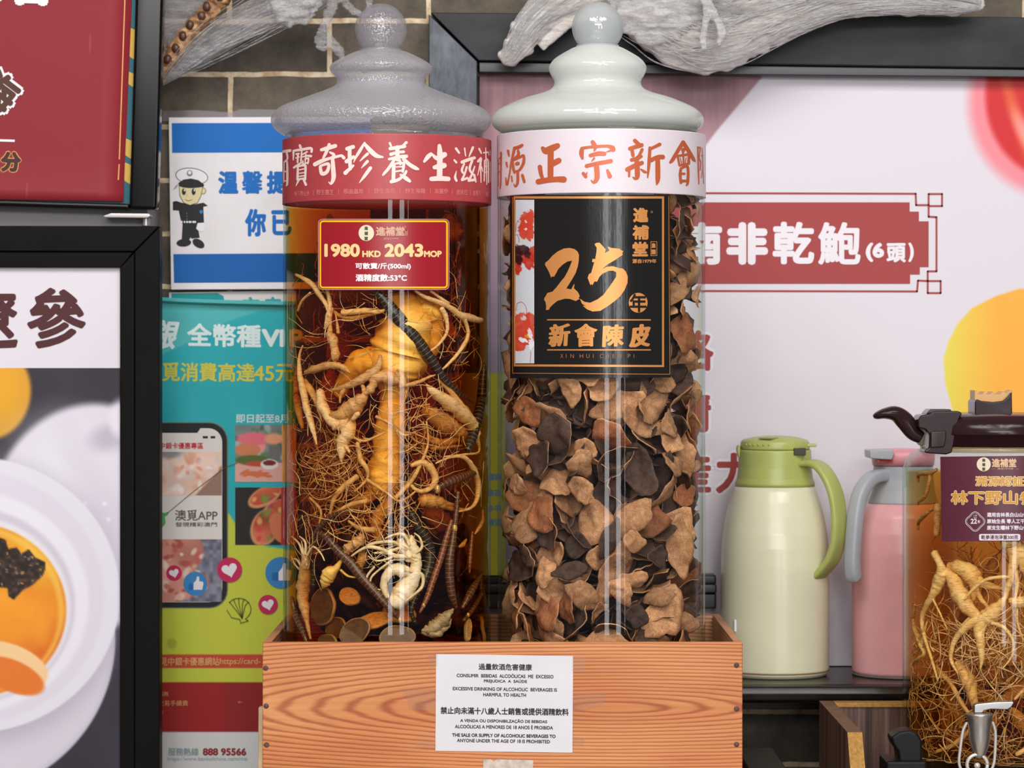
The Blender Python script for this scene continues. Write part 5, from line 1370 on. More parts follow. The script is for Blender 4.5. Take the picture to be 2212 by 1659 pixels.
# the white octopus-like root
o = root('white ginseng root with octopus-like arms near the jar base', [[(930, 930, 16), (935, 990, 34), (960, 1060, 34), (960, 1130, 38), (940, 1200, 50), (890, 1280, 70), (840, 1350, 62), (800, 1390, 20)], [(770, 1330, 18), (752, 1240, 24), (790, 1160, 34), (860, 1150, 42), (930, 1190, 30), (930, 1290, 18)], [(850, 960, 30), (900, 1030, 36), (930, 1080, 30)]],
         WHITEG, V2, 0.010, seed=23)
hb = MB()
for i, p in enumerate([[(930, 1060, 16), (830, 1060, 16), (750, 1020, 14), (660, 1000, 12), (600, 1020, 9), (540, 1060, 5)], [(900, 1020, 12), (820, 970, 12), (720, 970, 10), (640, 990, 6)], [(920, 990, 10), (880, 920, 10), (820, 920, 8), (760, 945, 5)], [(960, 1040, 10), (1000, 1000, 10), (985, 940, 7), (950, 910, 4)],
                       [(880, 1150, 16), (960, 1165, 14), (1005, 1190, 12), (1000, 1260, 11), (950, 1310, 9), (880, 1365, 5)], [(830, 1050, 9), (770, 1080, 8), (700, 1090, 6), (650, 1060, 4)], [(800, 1090, 8), (720, 1150, 7), (670, 1200, 7), (660, 1260, 4)], [(870, 1000, 10), (780, 1030, 9), (690, 1040, 6)], [(940, 1060, 9), (985, 1080, 6)], [(690, 1130, 8), (640, 1200, 8), (670, 1260, 7), (730, 1280, 4)]]):
    limb(hb, IL, p, 0.005, 7, 0.1, 0.08, 130 + i, cv=V2)
hairs(hb, IL, 40, (640, 930, 1000, 1120), 0.002, 0.01, 80, 1.0, 71, 0.6, cv=V2)
hb.build('rootlets', HAIRP, o, kind='stuff')
o = root('bearded ginseng root hanging at the lower left glass', [[(225, 1010, 12), (240, 1080, 26), (235, 1160, 40), (230, 1250, 48), (225, 1340, 40), (240, 1430, 26), (255, 1510, 14), (275, 1600, 8)]], TAN, V2, 0.006, seed=24)
hb = MB()
for i, p in enumerate([[(230, 1060, 10), (200, 980, 8), (150, 930, 4)], [(240, 1050, 10), (240, 970, 8), (200, 930, 4)], [(250, 1060, 8), (290, 1000, 8), (340, 1040, 6), (365, 1090, 4)], [(215, 1130, 8), (180, 1080, 7), (140, 1090, 4)], [(250, 1120, 7), (230, 1040, 6), (215, 960, 3)], [(215, 1160, 7), (170, 1110, 5), (150, 1060, 3)]]): limb(hb, IL, p, 0.004, 6, 0.1, 0.08, 170 + i, cv=V2)
hairs(hb, IL, 22, (130, 920, 340, 1180), 0.002, 0.012, 60, 0.9, 75, 0.5, ang=-1.6, cv=V2)
hb.build('rootlets', HAIRP, o, kind='stuff')
root('small orange root bulb left of the octopus-like root', [[(480, 1080, 8), (440, 1140, 26), (395, 1180, 48), (370, 1230, 34), (355, 1265, 10)], [(470, 1150, 8), (520, 1190, 8), (580, 1200, 4)]], BRIGHT, V2, 0.010, seed=25)
root('small tapering orange root behind the lower diagonal snake', [[(620, 1050, 34), (600, 1110, 30), (585, 1160, 10)]], TAN, V2, 0.016, seed=26)
root('crumpled brown root knot above the octopus-like root', [[(615, 925, 22), (585, 965, 34), (545, 985, 30), (515, 1020, 32), (520, 1045, 14)]], TAN, V2, 0.008, seed=27, ring=0.6, wob=0.6)
root('slim orange root sliver at the lower right glass', [[(1425, 760, 6), (1380, 860, 14), (1345, 915, 5)]], TAN, V2, 0.006, seed=28)
root('short orange root chip beside the banded snake', [[(1290, 950, 6), (1265, 985, 16), (1240, 1000, 6)]], TAN, V2, 0.014, seed=29)

# roots further back, seen blurred in the liquor
spots = [(690, 610, 'left of the price card'), (640, 700, 'upper left'), (1015, 560, 'right of the price card'), (1030, 640, 'upper right'), (700, 760, 'left'), (985, 720, 'right'), (1040, 780, 'far right'), (660, 860, 'left'), (730, 960, 'lower left'), (980, 900, 'right'),
         (1030, 950, 'far right'), (690, 1040, 'lower left'), (800, 1140, 'below the middle'), (940, 1040, 'right'), (1040, 880, 'far right'), (640, 1000, 'far left'), (760, 640, 'behind the price card edge'), (900, 620, 'behind the price card edge'), (650, 560, 'far upper left'), (1000, 500, 'far upper right'), (1030, 1010, 'r'), (1020, 850, 'r'), (1045, 930, 'r'), (960, 1120, 'r'), (1035, 720, 'r')]
for i, (x, y, w) in enumerate(spots):
    a = RND.uniform(0, 3.14)
    L = RND.uniform(50, 110)
    pts = [(x + math.cos(a) * L * u + RND.uniform(-14, 14), y + math.sin(a) * L * u * 0.8 + RND.uniform(-14, 14), r) for u, r in ((-1, 5), (-0.5, RND.uniform(14, 24)), (0, RND.uniform(20, 34)), (0.5, RND.uniform(10, 20)), (1, 5))]
    root('dim orange root deep in the amber liquor, out of focus behind the others', [pts], TAN, CV(0, 0, 1.0), RND.uniform(0.045, 0.085), [H(14, (x - 60, y - 60, x + 60, y + 60), 0.03, 0.07, 80, 1.2)], seed=60 + i, group='dim roots deep in the amber jar')

# snakes, dried rods
def scaly(name, base, band, scale, bandw=0.12):
    g = NT(name)
    tc = g.n('ShaderNodeTexCoord')
    at = g.n('ShaderNodeAttribute', attribute_name='along')
    s = g.math('SINE', g.math('MULTIPLY', at.outputs['Fac'], scale))
    m = g.ramp(s, [(1 - bandw * 1.6, (0, 0, 0, 1)), (1 - bandw * 0.5, (1, 1, 1, 1))])
    n = g.noise(tc.outputs['Object'], 240, 3, 0.6)
    b = g.ramp(n, [(0.3, tuple(x * 0.6 for x in base)), (0.7, base)])
    c = g.mixc(g.math('MULTIPLY', m, 0.8), b, band)
    return g.done(g.principled(c, 0.3, 0, 0.6, g.bump(g.math('ADD', n, m), 0.5, 0.001)))
SNK = scaly('snake_black', (44, 35, 30), (170, 140, 110), 1150, 0.035)
PIP = scaly('rod_brown', (96, 54, 32), (176, 124, 80), 1250, 0.05)
PIR = scaly('rod_red', (134, 66, 34), (196, 130, 74), 1300, 0.06)
def along(o, n):
    me = o.data
    vs = [v.co for v in me.vertices]
    at = me.attributes.new('along', 'FLOAT', 'POINT')
    d, L, prev = [], 0.0, None
    for i in range(0, len(vs) - 2, n):
        c = sum((vs[i + k] for k in range(n) if i + k < len(vs)), Vector()) / n
        if prev is not None: L += (c - prev).length
        prev = c
        d += [L] * n
    d = (d + [L] * len(vs))[:len(vs)]
    at.data.foreach_set('value', d)
def rod(label, pts, mat, cv, t, name='dried_snake', cat='snake', tip=None, n=12):
    mb = MB(); limb(mb, IL, pts, t, n, 0.06, 0.05, len(label), cv=cv, k=8)
    o = mb.build(name, mat); along(o, n)
    tag(o, label, cat)
    if tip:
        tb = MB(); x, y, r = tip; q = cv(x, y)
        p = IL(q[0], q[1], max(t - 0.001, 0.003)); tb.ball(p, r / cv.s * IL.scale(), 12, 0, (1, 0.8, 1.5))
        tb.build('snout', flat('snout_shine', (196, 156, 92), 0.18, 0.3, 0.8), o, label='shiny pale snout')
    return o
rod('thick black banded snake running diagonally below the price card', [(745, 745, 14), (800, 790, 28), (860, 860, 40), (930, 950, 48), (1010, 1050, 48), (1100, 1160, 42), (1180, 1270, 34), (1260, 1390, 26), (1350, 1470, 14), (1470, 1565, 4)], SNK, V1, 0.006)
rod('black banded snake hugging the right glass', [(1600, 1280, 16), (1565, 1400, 30), (1530, 1530, 36), (1500, 1660, 38), (1460, 1800, 38), (1425, 1900, 22)], SNK, V1, 0.005)
rod('long brown ringed rod lying diagonally at the lower left', [(300, 900, 6), (370, 930, 20), (450, 1020, 28), (540, 1110, 32), (630, 1220, 32), (720, 1320, 28), (800, 1410, 22), (850, 1465, 12), (870, 1490, 7)], PIP, V2, 0.006, 'dried_pipefish', 'pipefish', (855, 1475, 14))
rod('dark rod with a hooked tail above the lower left ringed rod', [(270, 960, 6), (320, 890, 16), (380, 820, 18), (450, 780, 12), (520, 760, 6)], PIP, V2, 0.007, 'dried_pipefish', 'pipefish')
rod('straight red-brown rod right of the octopus-like root', [(1195, 825, 12), (1160, 940, 20), (1120, 1080, 22), (1075, 1210, 22), (1030, 1340, 18), (985, 1430, 8)], PIR, V2, 0.006, 'dried_pipefish', 'pipefish', (1012, 1380, 12))
rod('ringed brown rod standing beside the straight red-brown rod', [(1235, 640, 14), (1225, 760, 16), (1212, 870, 18), (1200, 960, 24), (1180, 1080, 30), (1180, 1200, 30), (1195, 1310, 26), (1225, 1400, 10)], PIP, V2, 0.006, 'dried_pipefish', 'pipefish', (1212, 880, 20))
rod('ringed rod leaning at the lower right, below the short orange chip', [(1400, 1160, 6), (1350, 1240, 20), (1305, 1320, 24), (1262, 1400, 12)], PIP, V2, 0.007, 'dried_pipefish', 'pipefish')
rod('thin ringed rod upright near the lower right glass', [(1330, 900, 8), (1320, 1000, 14), (1312, 1100, 14), (1310, 1170, 6)], PIR, V2, 0.006, 'dried_pipefish', 'pipefish')
rod('dark shiny rod lying level below the coiled orange root', [(1080, 630, 12), (1140, 595, 24), (1230, 555, 30), (1340, 515, 22)], PIP, V2, 0.007, 'dried_pipefish', 'pipefish', (1100, 622, 20))
rod('dark brown snake curving beside the octopus-like root', [(930, 780, 22), (970, 860, 30), (1020, 930, 34), (1050, 1020, 36), (1045, 1120, 34), (1010, 1230, 30), (960, 1320, 22), (930, 1420, 16), (960, 1500, 12)], SNK, V2, 0.012)
rod('dark ringed rod upright at the lower left glass', [(300, 1080, 12), (295, 1160, 16), (292, 1260, 14)], SNK, V2, 0.012, 'dried_pipefish', 'pipefish')
rod('dark rod leaning against the bottom left glass', [(150, 1330, 14), (175, 1430, 22), (215, 1530, 22), (250, 1620, 14)], PIP, V2, 0.004, 'dried_pipefish', 'pipefish')
rod('brown rod near the right glass pointing to the jar base', [(1420, 1180, 10), (1390, 1300, 16), (1320, 1420, 16), (1270, 1480, 10)], PIP, V2, 0.008, 'dried_pipefish', 'pipefish', (1300, 1445, 12))

# antler and fungus slices at the base
SLC = root_mat('antler_slice', (76, 50, 32), (112, 78, 52), (44, 26, 16), 0.3, 0.3)
SLR = root_mat('antler_rim', (150, 112, 76), (176, 136, 96), (90, 58, 36), 0.4, 0.4)
def slice_(label, x, y, a, b, rot, tiltx, t, mat=SLC, name='antler_slice', cat='antler slice'):
    cx, cy = V2(x, y)
    c = Vector(IL(cx, cy, t)); sc = IL.scale() / V2.s
    nrm = Vector((c.x - XL, c.y, 0)).normalized()
    right = Vector((-nrm.y, nrm.x, 0)); up = Vector((0, 0, 1))
    up = (up * math.cos(tiltx) - nrm * math.sin(tiltx)).normalized()
    nn = right.cross(up).normalized()
    if nn.dot(nrm) < 0: nn = -nn
    mb = MB(); n = 36
    for layer, (q, d) in enumerate(((0.92, 0.0022), (1.0, 0.0013), (1.0, -0.0013), (0.92, -0.0022))):
        for k in range(n):
            an = 2 * math.pi * k / n
            w = 1 + 0.09 * mnoise.noise((math.cos(an) * 1.4, math.sin(an) * 1.4, x * 0.01))
            u, v = math.cos(an) * a * q * w, math.sin(an) * b * q * w
            u, v = u * math.cos(rot) - v * math.sin(rot), u * math.sin(rot) + v * math.cos(rot)
            mb.v.append(tuple(c + right * u * sc + up * v * sc + nn * (d + 0.002 * (mnoise.noise((u * 0.02, v * 0.02, y * 0.01))))))
    # keep the slice inside the glass
    far = max(math.hypot(v[0] - XL, v[1]) for v in mb.v)
    if far > RIN - 0.0012:
        sh = nrm * (far - RIN + 0.0012)
        mb.v = [tuple(Vector(v) - sh) for v in mb.v]
    for l in range(3):
        for k in range(n): mb.f.append((l * n + k, l * n + (k + 1) % n, (l + 1) * n + (k + 1) % n, (l + 1) * n + k)); mb.m.append(1); mb.s.append(True)
    mb.f += [tuple(range(n - 1, -1, -1)), tuple(3 * n + k for k in range(n))]; mb.m += [0, 0]; mb.s += [False, False]
    tag(mb.build(name, [mat, SLR]), label, cat)
slice_('upright antler slice left of the lower snake, highest of the slices', 355, 1390, 116, 122, 0.3, 0.1, 0.016)
slice_('tilted antler slice in the middle of the slices at the jar base', 565, 1550, 112, 78, 0.55, 0.2, 0.006)
slice_('antler slice right of centre at the jar base under the snake head', 838, 1590, 118, 74, 0.1, 0.25, 0.005)
slice_('antler slice half hidden behind the tilted middle slice', 440, 1530, 84, 70, 0.2, 0.15, 0.018)
slice_('small low antler slice at the bottom left of the amber jar', 385, 1610, 74, 40, 0.0, 0.2, 0.008)
slice_('narrow antler slice on edge at the right base of the amber jar', 1408, 1550, 48, 100, -0.2, 0.1, 0.004)
slice_('brown fungus slice above the antler slices', 530, 1325, 84, 56, -0.4, 0.4, 0.020, TAN, 'fungus_slice', 'fungus slice')
slice_('reddish fungus slice behind the snake head at the base', 690, 1480, 120, 56, 0.25, 0.4, 0.022, TAN, 'fungus_slice', 'fungus slice')
slice_('large dull fungus slice right of the octopus-like root foot', 850, 1430, 110, 70, -0.2, 0.5, 0.026, TAN, 'fungus_slice', 'fungus slice')
slice_('curved fungus slice on edge at the lower right', 1300, 1540, 34, 84, -0.5, 0.2, 0.006, TAN, 'fungus_slice', 'fungus slice')
# pale dried leaf curl
mb = MB()
limb(mb, IL, [(1000, 1545, 10), (1060, 1530, 34), (1120, 1490, 40), (1170, 1440, 26), (1205, 1405, 6)], 0.006, 12, 0.5, 0.5, 5, cv=V2)
limb(mb, IL, [(1000, 1560, 10), (1080, 1570, 24), (1150, 1530, 22), (1190, 1470, 8)], 0.007, 10, 0.5, 0.4, 6, cv=V2)
tag(mb.build('dried_leaf', root_mat('leaf_pale', (150, 124, 90), (190, 166, 126), (90, 66, 44), 1.2)), 'pale frayed dried leaf curl near the jar base', 'leaf')
# dark lumps added behind to blacken the lower third between the rods
LUMPD = root_mat('lump_dark', (52, 30, 18), (84, 50, 28), (26, 14, 8), 1.0)
mb = MB()
for i in range(300):
    th, rr, zz_ = RND.uniform(0, 2 * math.pi), 0.082 * math.sqrt(RND.random()), RND.uniform(CFL + 0.03, Zat(1090, 0))
    if math.sin(th) > -0.1: rr = RND.uniform(0.04, 0.098)
    a = Vector((XL + rr * math.cos(th), rr * math.sin(th), zz_)); d = Vector((RND.gauss(0, 1), RND.gauss(0, 1), RND.gauss(0, 1))).normalized()
    L = RND.uniform(0.012, 0.026); r = RND.uniform(0.004, 0.011)
    mb.tube([a - d * L, a - d * L * 0.4, a + d * L * 0.4, a + d * L], [r * 0.4, r, r, r * 0.4], 7, 0, 0.4, 0.2, 1.0, i)
tag(mb.build('dark_lumps', LUMPD), 'dark lumps added to darken the back of the lower amber jar', 'herbs', None, 'stuff')
mb = MB()
hairs(mb, IL, 170, (620, 560, 1055, 1090), 0.03, 0.085, 130, 1.5, 501, 0.6)
tag(mb.build('root_tangle', TAN), 'dim tangle of rootlets behind the roots in the amber jar', 'rootlets', None, 'stuff')
mb = MB()
hairs(mb, IL, 60, (618, 640, 1055, 1120), 0.002, 0.02, 110, 1.0, 502, 0.6)
tag(mb.build('loose_rootlets', HAIRP), 'fine loose rootlets floating just behind the front glass of the amber jar', 'rootlets', None, 'stuff')

# ================================================================== TANGERINE PEEL
def peel_mat(name, c0, c1, rough, spec, bs, pore):
    g = NT(name)
    tc = g.n('ShaderNodeTexCoord'); oi = g.n('ShaderNodeObjectInfo')
    n = g.noise(tc.outputs['Object'], 3.2, 6, 0.72)
    c = g.ramp(n, [(0.34, c0), (0.64, c1)])
    f = g.noise(tc.outputs['Object'], 26, 3, 0.65)
    c = g.mixc(0.5, c, g.ramp(f, [(0.36, (0.50, 0.45, 0.42, 1)), (0.55, (1, 1, 1, 1))]), 'MULTIPLY')
    hsv = g.n('ShaderNodeHueSaturation'); g.l(c, hsv.inputs['Color'])
    g.l(g.math('ADD', g.math('MULTIPLY', oi.outputs['Random'], 0.55), 0.72), hsv.inputs['Value'])
    return g.done(g.principled(hsv.outputs[0], rough, 0, spec, g.bump(g.math('ADD', f, n), bs, 0.001)))
PITH = peel_mat('peel_pith', (166, 112, 76), (216, 162, 118), 0.8, 0.15, 0.5, 1)
RIND = peel_mat('peel_rind', (60, 42, 36), (98, 70, 56), 0.55, 0.3, 0.7, 1)
RINB = peel_mat('peel_rind_brown', (134, 78, 48), (182, 114, 74), 0.6, 0.25, 0.6, 1)
def peel_mesh(seed):
    rs = random.Random(seed)
    n, m = 22, 6
    tips = [(rs.uniform(0, 6.28), rs.uniform(0.15, 0.5)) for _ in range(rs.randint(2, 4))]
    ax, ay = rs.uniform(0.75, 1.15), rs.uniform(0.55, 0.95)
    kx, ky = rs.uniform(-0.55, 0.3), rs.uniform(-0.75, 0.4)
    tw = rs.uniform(-0.3, 0.3)
    def R(a):
        r = 0.82 + 0.14 * mnoise.noise((math.cos(a) * 1.5, math.sin(a) * 1.5, seed * 1.7)) + 0.06 * mnoise.noise((math.cos(a) * 5, math.sin(a) * 5, seed * 0.7))
        for b, h in tips:
            d = math.acos(max(-1, min(1, math.cos(a - b))))
            r += h * max(0, 1 - d / 0.55)
        return r
    mb = MB(); top, bot = [], []
    for i in range(m + 1):
        for k in range(n if i else 1):
            a = 2 * math.pi * k / n
            q = i / m
            x, y = R(a) * q * math.cos(a) * ax, R(a) * q * math.sin(a) * ay
            z = kx * x * x + ky * y * y + tw * x * y + 0.16 * mnoise.noise((x * 2.2, y * 2.2, seed)) + 0.10 * q ** 3 * mnoise.noise((math.cos(a) * 3, math.sin(a) * 3, seed + 4))
            th = 0.045 * (1 - 0.55 * q ** 4)
            top.append((x, y, z + th)); bot.append((x, y, z - th))
    def idx(i, k): return 0 if i == 0 else 1 + (i - 1) * n + k % n
    N = len(top)
    ft, fb = [], []
    for i in range(m):
        for k in range(n):
            if i == 0: ft.append((0, idx(1, k), idx(1, k + 1))); fb.append((N, N + idx(1, k + 1), N + idx(1, k)))
            else:
                ft.append((idx(i, k), idx(i + 1, k), idx(i + 1, k + 1), idx(i, k + 1)))
                fb.append((N + idx(i, k), N + idx(i, k + 1), N + idx(i + 1, k + 1), N + idx(i + 1, k)))
    rim = [(idx(m, k), N + idx(m, k), N + idx(m, k + 1), idx(m, k + 1)) for k in range(n)]
    mb.v = top + bot
    for fs, mi in ((ft, 0), (fb, 1), (rim, 0)):
        for f in fs: mb.f.append(f); mb.m.append(mi); mb.s.append(True)
    me = bpy.data.meshes.new('tangerine_peel')
    me.from_pydata(mb.v, [], mb.f)
    me.materials.append(PITH); me.materials.append(RIND if seed % 3 else RINB)
    me.polygons.foreach_set('material_index', mb.m); me.polygons.foreach_set('use_smooth', mb.s)
    return me
PM = [peel_mesh(s) for s in range(14)]
PV = [np.array([v.co[:] for v in m.vertices]) for m in PM]
RP = RJ - 0.0026 - 0.0007
prs = random.Random(5)
def place_peel(th, z, depth, size, tilt_, flip):
    k = prs.randrange(len(PM))
    nrm = Vector((math.sin(th), -math.cos(th), 0))
    q = nrm.to_track_quat('Z', 'Y')
    M = Matrix.Rotation(prs.uniform(-tilt_, tilt_), 3, nrm.cross(Vector((0, 0, 1)))) @ Matrix.Rotation(prs.uniform(-tilt_, tilt_), 3, 'Z') @ q.to_matrix()
    if flip: M = M @ Matrix.Rotation(math.pi, 3, 'X')
    M = M @ Matrix.Rotation(prs.uniform(0, 6.28), 3, 'Z')
    s = size
    c = Vector((XR, 0, z)) + nrm * (RP - depth)
    A_ = np.array(M) * s
    v = PV[k] @ A_.T + np.array(c)
    for _ in range(4):
        far = np.hypot(v[:, 0] - XR, v[:, 1])
        i = int(far.argmax())
        if far[i] <= RP: break
        dv = np.array([v[i, 0] - XR, v[i, 1], 0]) / far[i] * (far[i] - RP + 1e-4)
        v = v - dv; c = c - Vector(dv)
    lo = v[:, 2].min()
    if lo < CFL + 0.0125: c.z += CFL + 0.0125 - lo
    return k, M, s, c, v
pieces = []
zlo, zhi = CFL + 0.09, Zat(446, 0)
rows = int((zhi - zlo) / 0.0205)
cloud = []      # (centre, points) of the shards already lying in the jar
def crowd(c, v):
    near = [p for q, p in cloud if (q - c).length < 0.062]
    if not near: return 0
    n = np.concatenate(near)
    d = ((v[::2, None, :] - n[None, :, :]) ** 2).sum(-1).min(1)
    return int((d < 0.0030 ** 2).sum())
for r in range(rows + 1):
    z = zlo + (zhi - zlo) * r / rows
    py = 770 + (ZC - z) * FPX / 3.41
    for c_ in range(9):
        deg = -88 + 22 * c_ + (11 if r % 2 else 0) + prs.uniform(-6, 6)
        if deg > 94: continue
        if 425 < py < 800 and -50 < deg < 30: continue
        flip = prs.random() < 0.47
        size = prs.choice((0.018, 0.021, 0.024, 0.028, 0.032, 0.035))
        best = None
        for _ in range(14):
            kk = place_peel(math.radians(deg + prs.uniform(-5, 5)), z + prs.uniform(-0.009, 0.009), prs.uniform(0.001, 0.026), size, prs.choice((0.35, 0.7, 1.0, 1.3)), flip)
            n = crowd(kk[3], kk[4])
            if best is None or n < best[0]: best = (n, kk)
            if n == 0: break
        kk = best[1]
        cloud.append((kk[3].copy(), kk[4][::3]))
        pieces.append((deg, py, flip) + kk)
pieces.sort(key=lambda p: (-p[1], p[0]))
ordn = ['first', 'second', 'third', 'fourth', 'fifth', 'sixth', 'seventh', 'eighth', 'ninth', 'tenth', 'eleventh', 'twelfth', 'thirteenth', 'fourteenth', 'fifteenth', 'sixteenth', 'seventeenth', 'eighteenth', 'nineteenth', 'twentieth']
def ordw(n):
    if n < 20: return ordn[n]
    return ('twenty-', 'thirty-')[(n + 1) // 10 - 2] + ordn[(n + 1) % 10 - 1] if (n + 1) % 10 else 'thirtieth'
layers = {}
for p in pieces: layers.setdefault(round(p[1] / 6.0), []).append(p)
lay = 0
PEELS = []
rowkeys = sorted({round(p[1], 1) for p in pieces}, reverse=True)
proto = {}
for ri, rk in enumerate(rowkeys):
    rowp = sorted([p for p in pieces if round(p[1], 1) == rk], key=lambda p: p[0])
    for ci, (deg, py, flip, k, M, s, c, v) in enumerate(rowp):
        if k not in proto:
            o = bpy.data.objects.new('tangerine_peel', PM[k]); proto[k] = o
        else:
            o = proto[k].copy()
        COL.objects.link(o)
        m4 = M.to_4x4() * 1.0
        o.matrix_world = Matrix.Translation(c) @ M.to_4x4() @ Matrix.Scale(s, 4)
        tone = 'dark rind side out' if flip and k % 3 else 'brown rind side out' if flip else 'tan inner side out'
        size = 'small' if s < 0.023 else 'large' if s > 0.029 else 'medium'
        tag(o, '%s peel shard, %s, %s from left in the %s layer up' % (size, tone, ordw(ci), ordw(ri)), 'peel shard', 'dried tangerine peel shards in the right jar')
# packed core of peel that the outer shards hide
mb = MB()
for i in range(800):
    k = prs.randrange(len(PM))
    th, rr, z = prs.uniform(0, 6.28), prs.choice((0.045, 0.06, 0.07, 0.078)), prs.uniform(CFL + 0.035, Zat(468, 0))
    if math.sin(th) > -0.45: rr += 0.014
    M = Matrix.Rotation(prs.uniform(0, 6.28), 3, Vector((prs.gauss(0, 1), prs.gauss(0, 1), prs.gauss(0, 1))).normalized())
    v = PV[k] @ (np.array(M) * prs.uniform(0.022, 0.032)).T + np.array([XR + rr * math.cos(th), rr * math.sin(th), z])
    far = np.hypot(v[:, 0] - XR, v[:, 1]).max()
    if far > RP: v[:, 0] -= math.cos(th) * (far - RP + 1e-4); v[:, 1] -= math.sin(th) * (far - RP + 1e-4)
    mb.add([tuple(p) for p in v], [tuple(p.vertices) for p in PM[k].polygons])
    mb.m[-len(PM[k].polygons):] = [1 if i % 3 else p.material_index for p in PM[k].polygons]  # most core shards wholly dark rind, painting shade into the gaps
mb.s = [True] * len(mb.f)
tag(mb.build('peel_filling', [PITH, RIND]), 'packed peel shards deep inside the right jar behind the outer shards', 'peel shards', None, 'stuff')

# ================================================================== THERMOS JUGS
TY = 0.34
KT = (TY - CY) / FPX
def jug_handle(parent, pts, w, th, mat, ax, ang, name='handle'):
    """flat curved grip swept in a vertical plane turned towards the viewer; pts are photo px"""
    sp = smooth_path(pts, 8)
    ca, sa = math.cos(ang), math.sin(ang)
    sgn = 1 if pts[3][0] > (X0 + ax / KT) else -1
    mb = MB(); n = 20
    P3 = []
    for x, y in sp:
        h = abs(Xat(x, TY) - ax)
        P3.append(Vector((ax + sgn * h, TY - h * math.tan(ang), Zat(y, TY - h * math.tan(ang)))))
    side = Vector((sgn * sa, ca, 0)).normalized()
    vs = []
    m = len(P3)
    for i in range(m):
        t = (P3[min(i + 1, m - 1)] - P3[max(i - 1, 0)]).normalized()
        nn = t.cross(side).normalized()
        q = 0.55 + 0.45 * min(1, min(i, m - 1 - i) / 3.0)
        for k in range(n):
            a = 2 * math.pi * k / n
            c, s = math.cos(a), math.sin(a)
            c = math.copysign(abs(c) ** 0.55, c); s = math.copysign(abs(s) ** 0.55, s)
            vs.append(P3[i] + side * c * w / 2 * q + nn * s * th / 2 * q)
    fs = [(i * n + k, i * n + (k + 1) % n, (i + 1) * n + (k + 1) % n, (i + 1) * n + k) for i in range(m - 1) for k in range(n)]
    fs += [tuple(range(n - 1, -1, -1)), tuple((m - 1) * n + k for k in range(n))]
    mb.add(vs, fs, 0, True)
    return mb.build(name, mat, parent)
GREEN = flat('green_plastic', (178, 186, 104), 0.33, 0, 0.45, var=0.04, scale=30)
CREAMP = flat('cream_enamel', (230, 226, 194), 0.24, 0, 0.5, var=0.02, scale=12)
gx = Xat(1674, TY)
tg_ = empty('thermos_jug', (gx, TY, SHZ), 'cream thermos jug with light green lid and handle on the black ledge', 'thermos')
def lz(y): return Zat(y, TY)
body = [(0.001, SHZ + 0.0005), (110 * KT, SHZ + 0.0005), (114 * KT, SHZ + 0.004), (116.4 * KT, lz(1447)), (115.8 * KT, lz(1446)), (115.8 * KT, lz(1444.6)), (116.8 * KT, lz(1443.5)), (116.8 * KT, lz(1220)), (115.6 * KT, lz(1180)), (112.5 * KT, lz(1148)), (106 * KT, lz(1112)), (98 * KT, lz(1082)), (90 * KT, lz(1060)), (85 * KT, lz(1049))]
mb = MB(); mb.lathe(body, gx, TY, 96); b = mb.build('body', CREAMP, tg_)
mb = MB(); mb.lathe([(116.3 * KT, lz(1447.4)), (116.6 * KT, lz(1446.8)), (116.6 * KT, lz(1445)), (116.3 * KT, lz(1444.4))], gx, TY, 96, close=True); mb.build('seam_line', flat('seam_brown', (136, 104, 62), 0.5), b)
mb = MB(); mb.lathe([(86 * KT, lz(1050)), (86 * KT, lz(1042)), (82 * KT, lz(1034)), (79.5 * KT, lz(1010)), (78 * KT, lz(975)), (77 * KT, lz(971)), (0.001, lz(971))], gx, TY, 80); mb.build('collar', GREEN, tg_)
mb = MB(); mb.lathe([(0.001, lz(970)), (74.5 * KT, lz(970)), (75 * KT, lz(968)), (74 * KT, lz(955)), (70 * KT, lz(950)), (48 * KT, lz(944)), (20 * KT, lz(941)), (0.001, lz(940.5))], gx, TY, 80)
ld = mb.build('lid', GREEN, tg_)
mb = MB()
mb.prism([(gx + 52 * KT, lz(958)), (gx + 87 * KT, lz(958)), (gx + 87 * KT, lz(964.5)), (gx + 52 * KT, lz(964.5))], 'y', TY - 0.018, TY + 0.004); mb.build('lid_tab', GREEN, ld, bevel=0.001)
mb = MB()
for k in range(6):
    a = math.radians(-150 + 9 * k); r = 75.2 * KT
    mb.ball((gx + r * math.cos(a), TY + r * math.sin(a), lz(959)), 0.0013, 8)
mb.build('grip_bumps', GREEN, ld)
mb = MB(); a = math.radians(-118)
mb.prism([(gx - 40 * KT, TY - 70 * KT * 0.8), (gx - 18 * KT, TY - 0.042), (gx + 4 * KT, TY - 0.030), (gx - 30 * KT, TY - 0.024)], 'z', lz(947), lz(944.2)); mb.build('lid_notch', flat('green_dark', (142, 150, 78), 0.5), ld)
mb = MB(); q = 76 * KT; a0 = math.radians(-62)
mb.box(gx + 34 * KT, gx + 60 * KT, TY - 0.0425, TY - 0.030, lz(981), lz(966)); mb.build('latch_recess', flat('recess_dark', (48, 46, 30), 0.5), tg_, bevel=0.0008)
mb = MB(); mb.prism([(gx - 76 * KT, lz(961)), (gx - 81 * KT, lz(962)), (gx - 83 * KT, lz(970)), (gx - 81 * KT, lz(984)), (gx - 77 * KT, lz(990))], 'y', TY - 0.012, TY + 0.012); mb.build('spout', GREEN, tg_, bevel=0.002)
jug_handle(tg_, [(1722, 1003), (1752, 1001), (1774, 1018), (1793, 1060), (1801, 1110), (1800, 1165), (1790, 1205), (1776, 1228), (1757, 1250)], 0.029, 0.0095, GREEN, gx, math.radians(38))
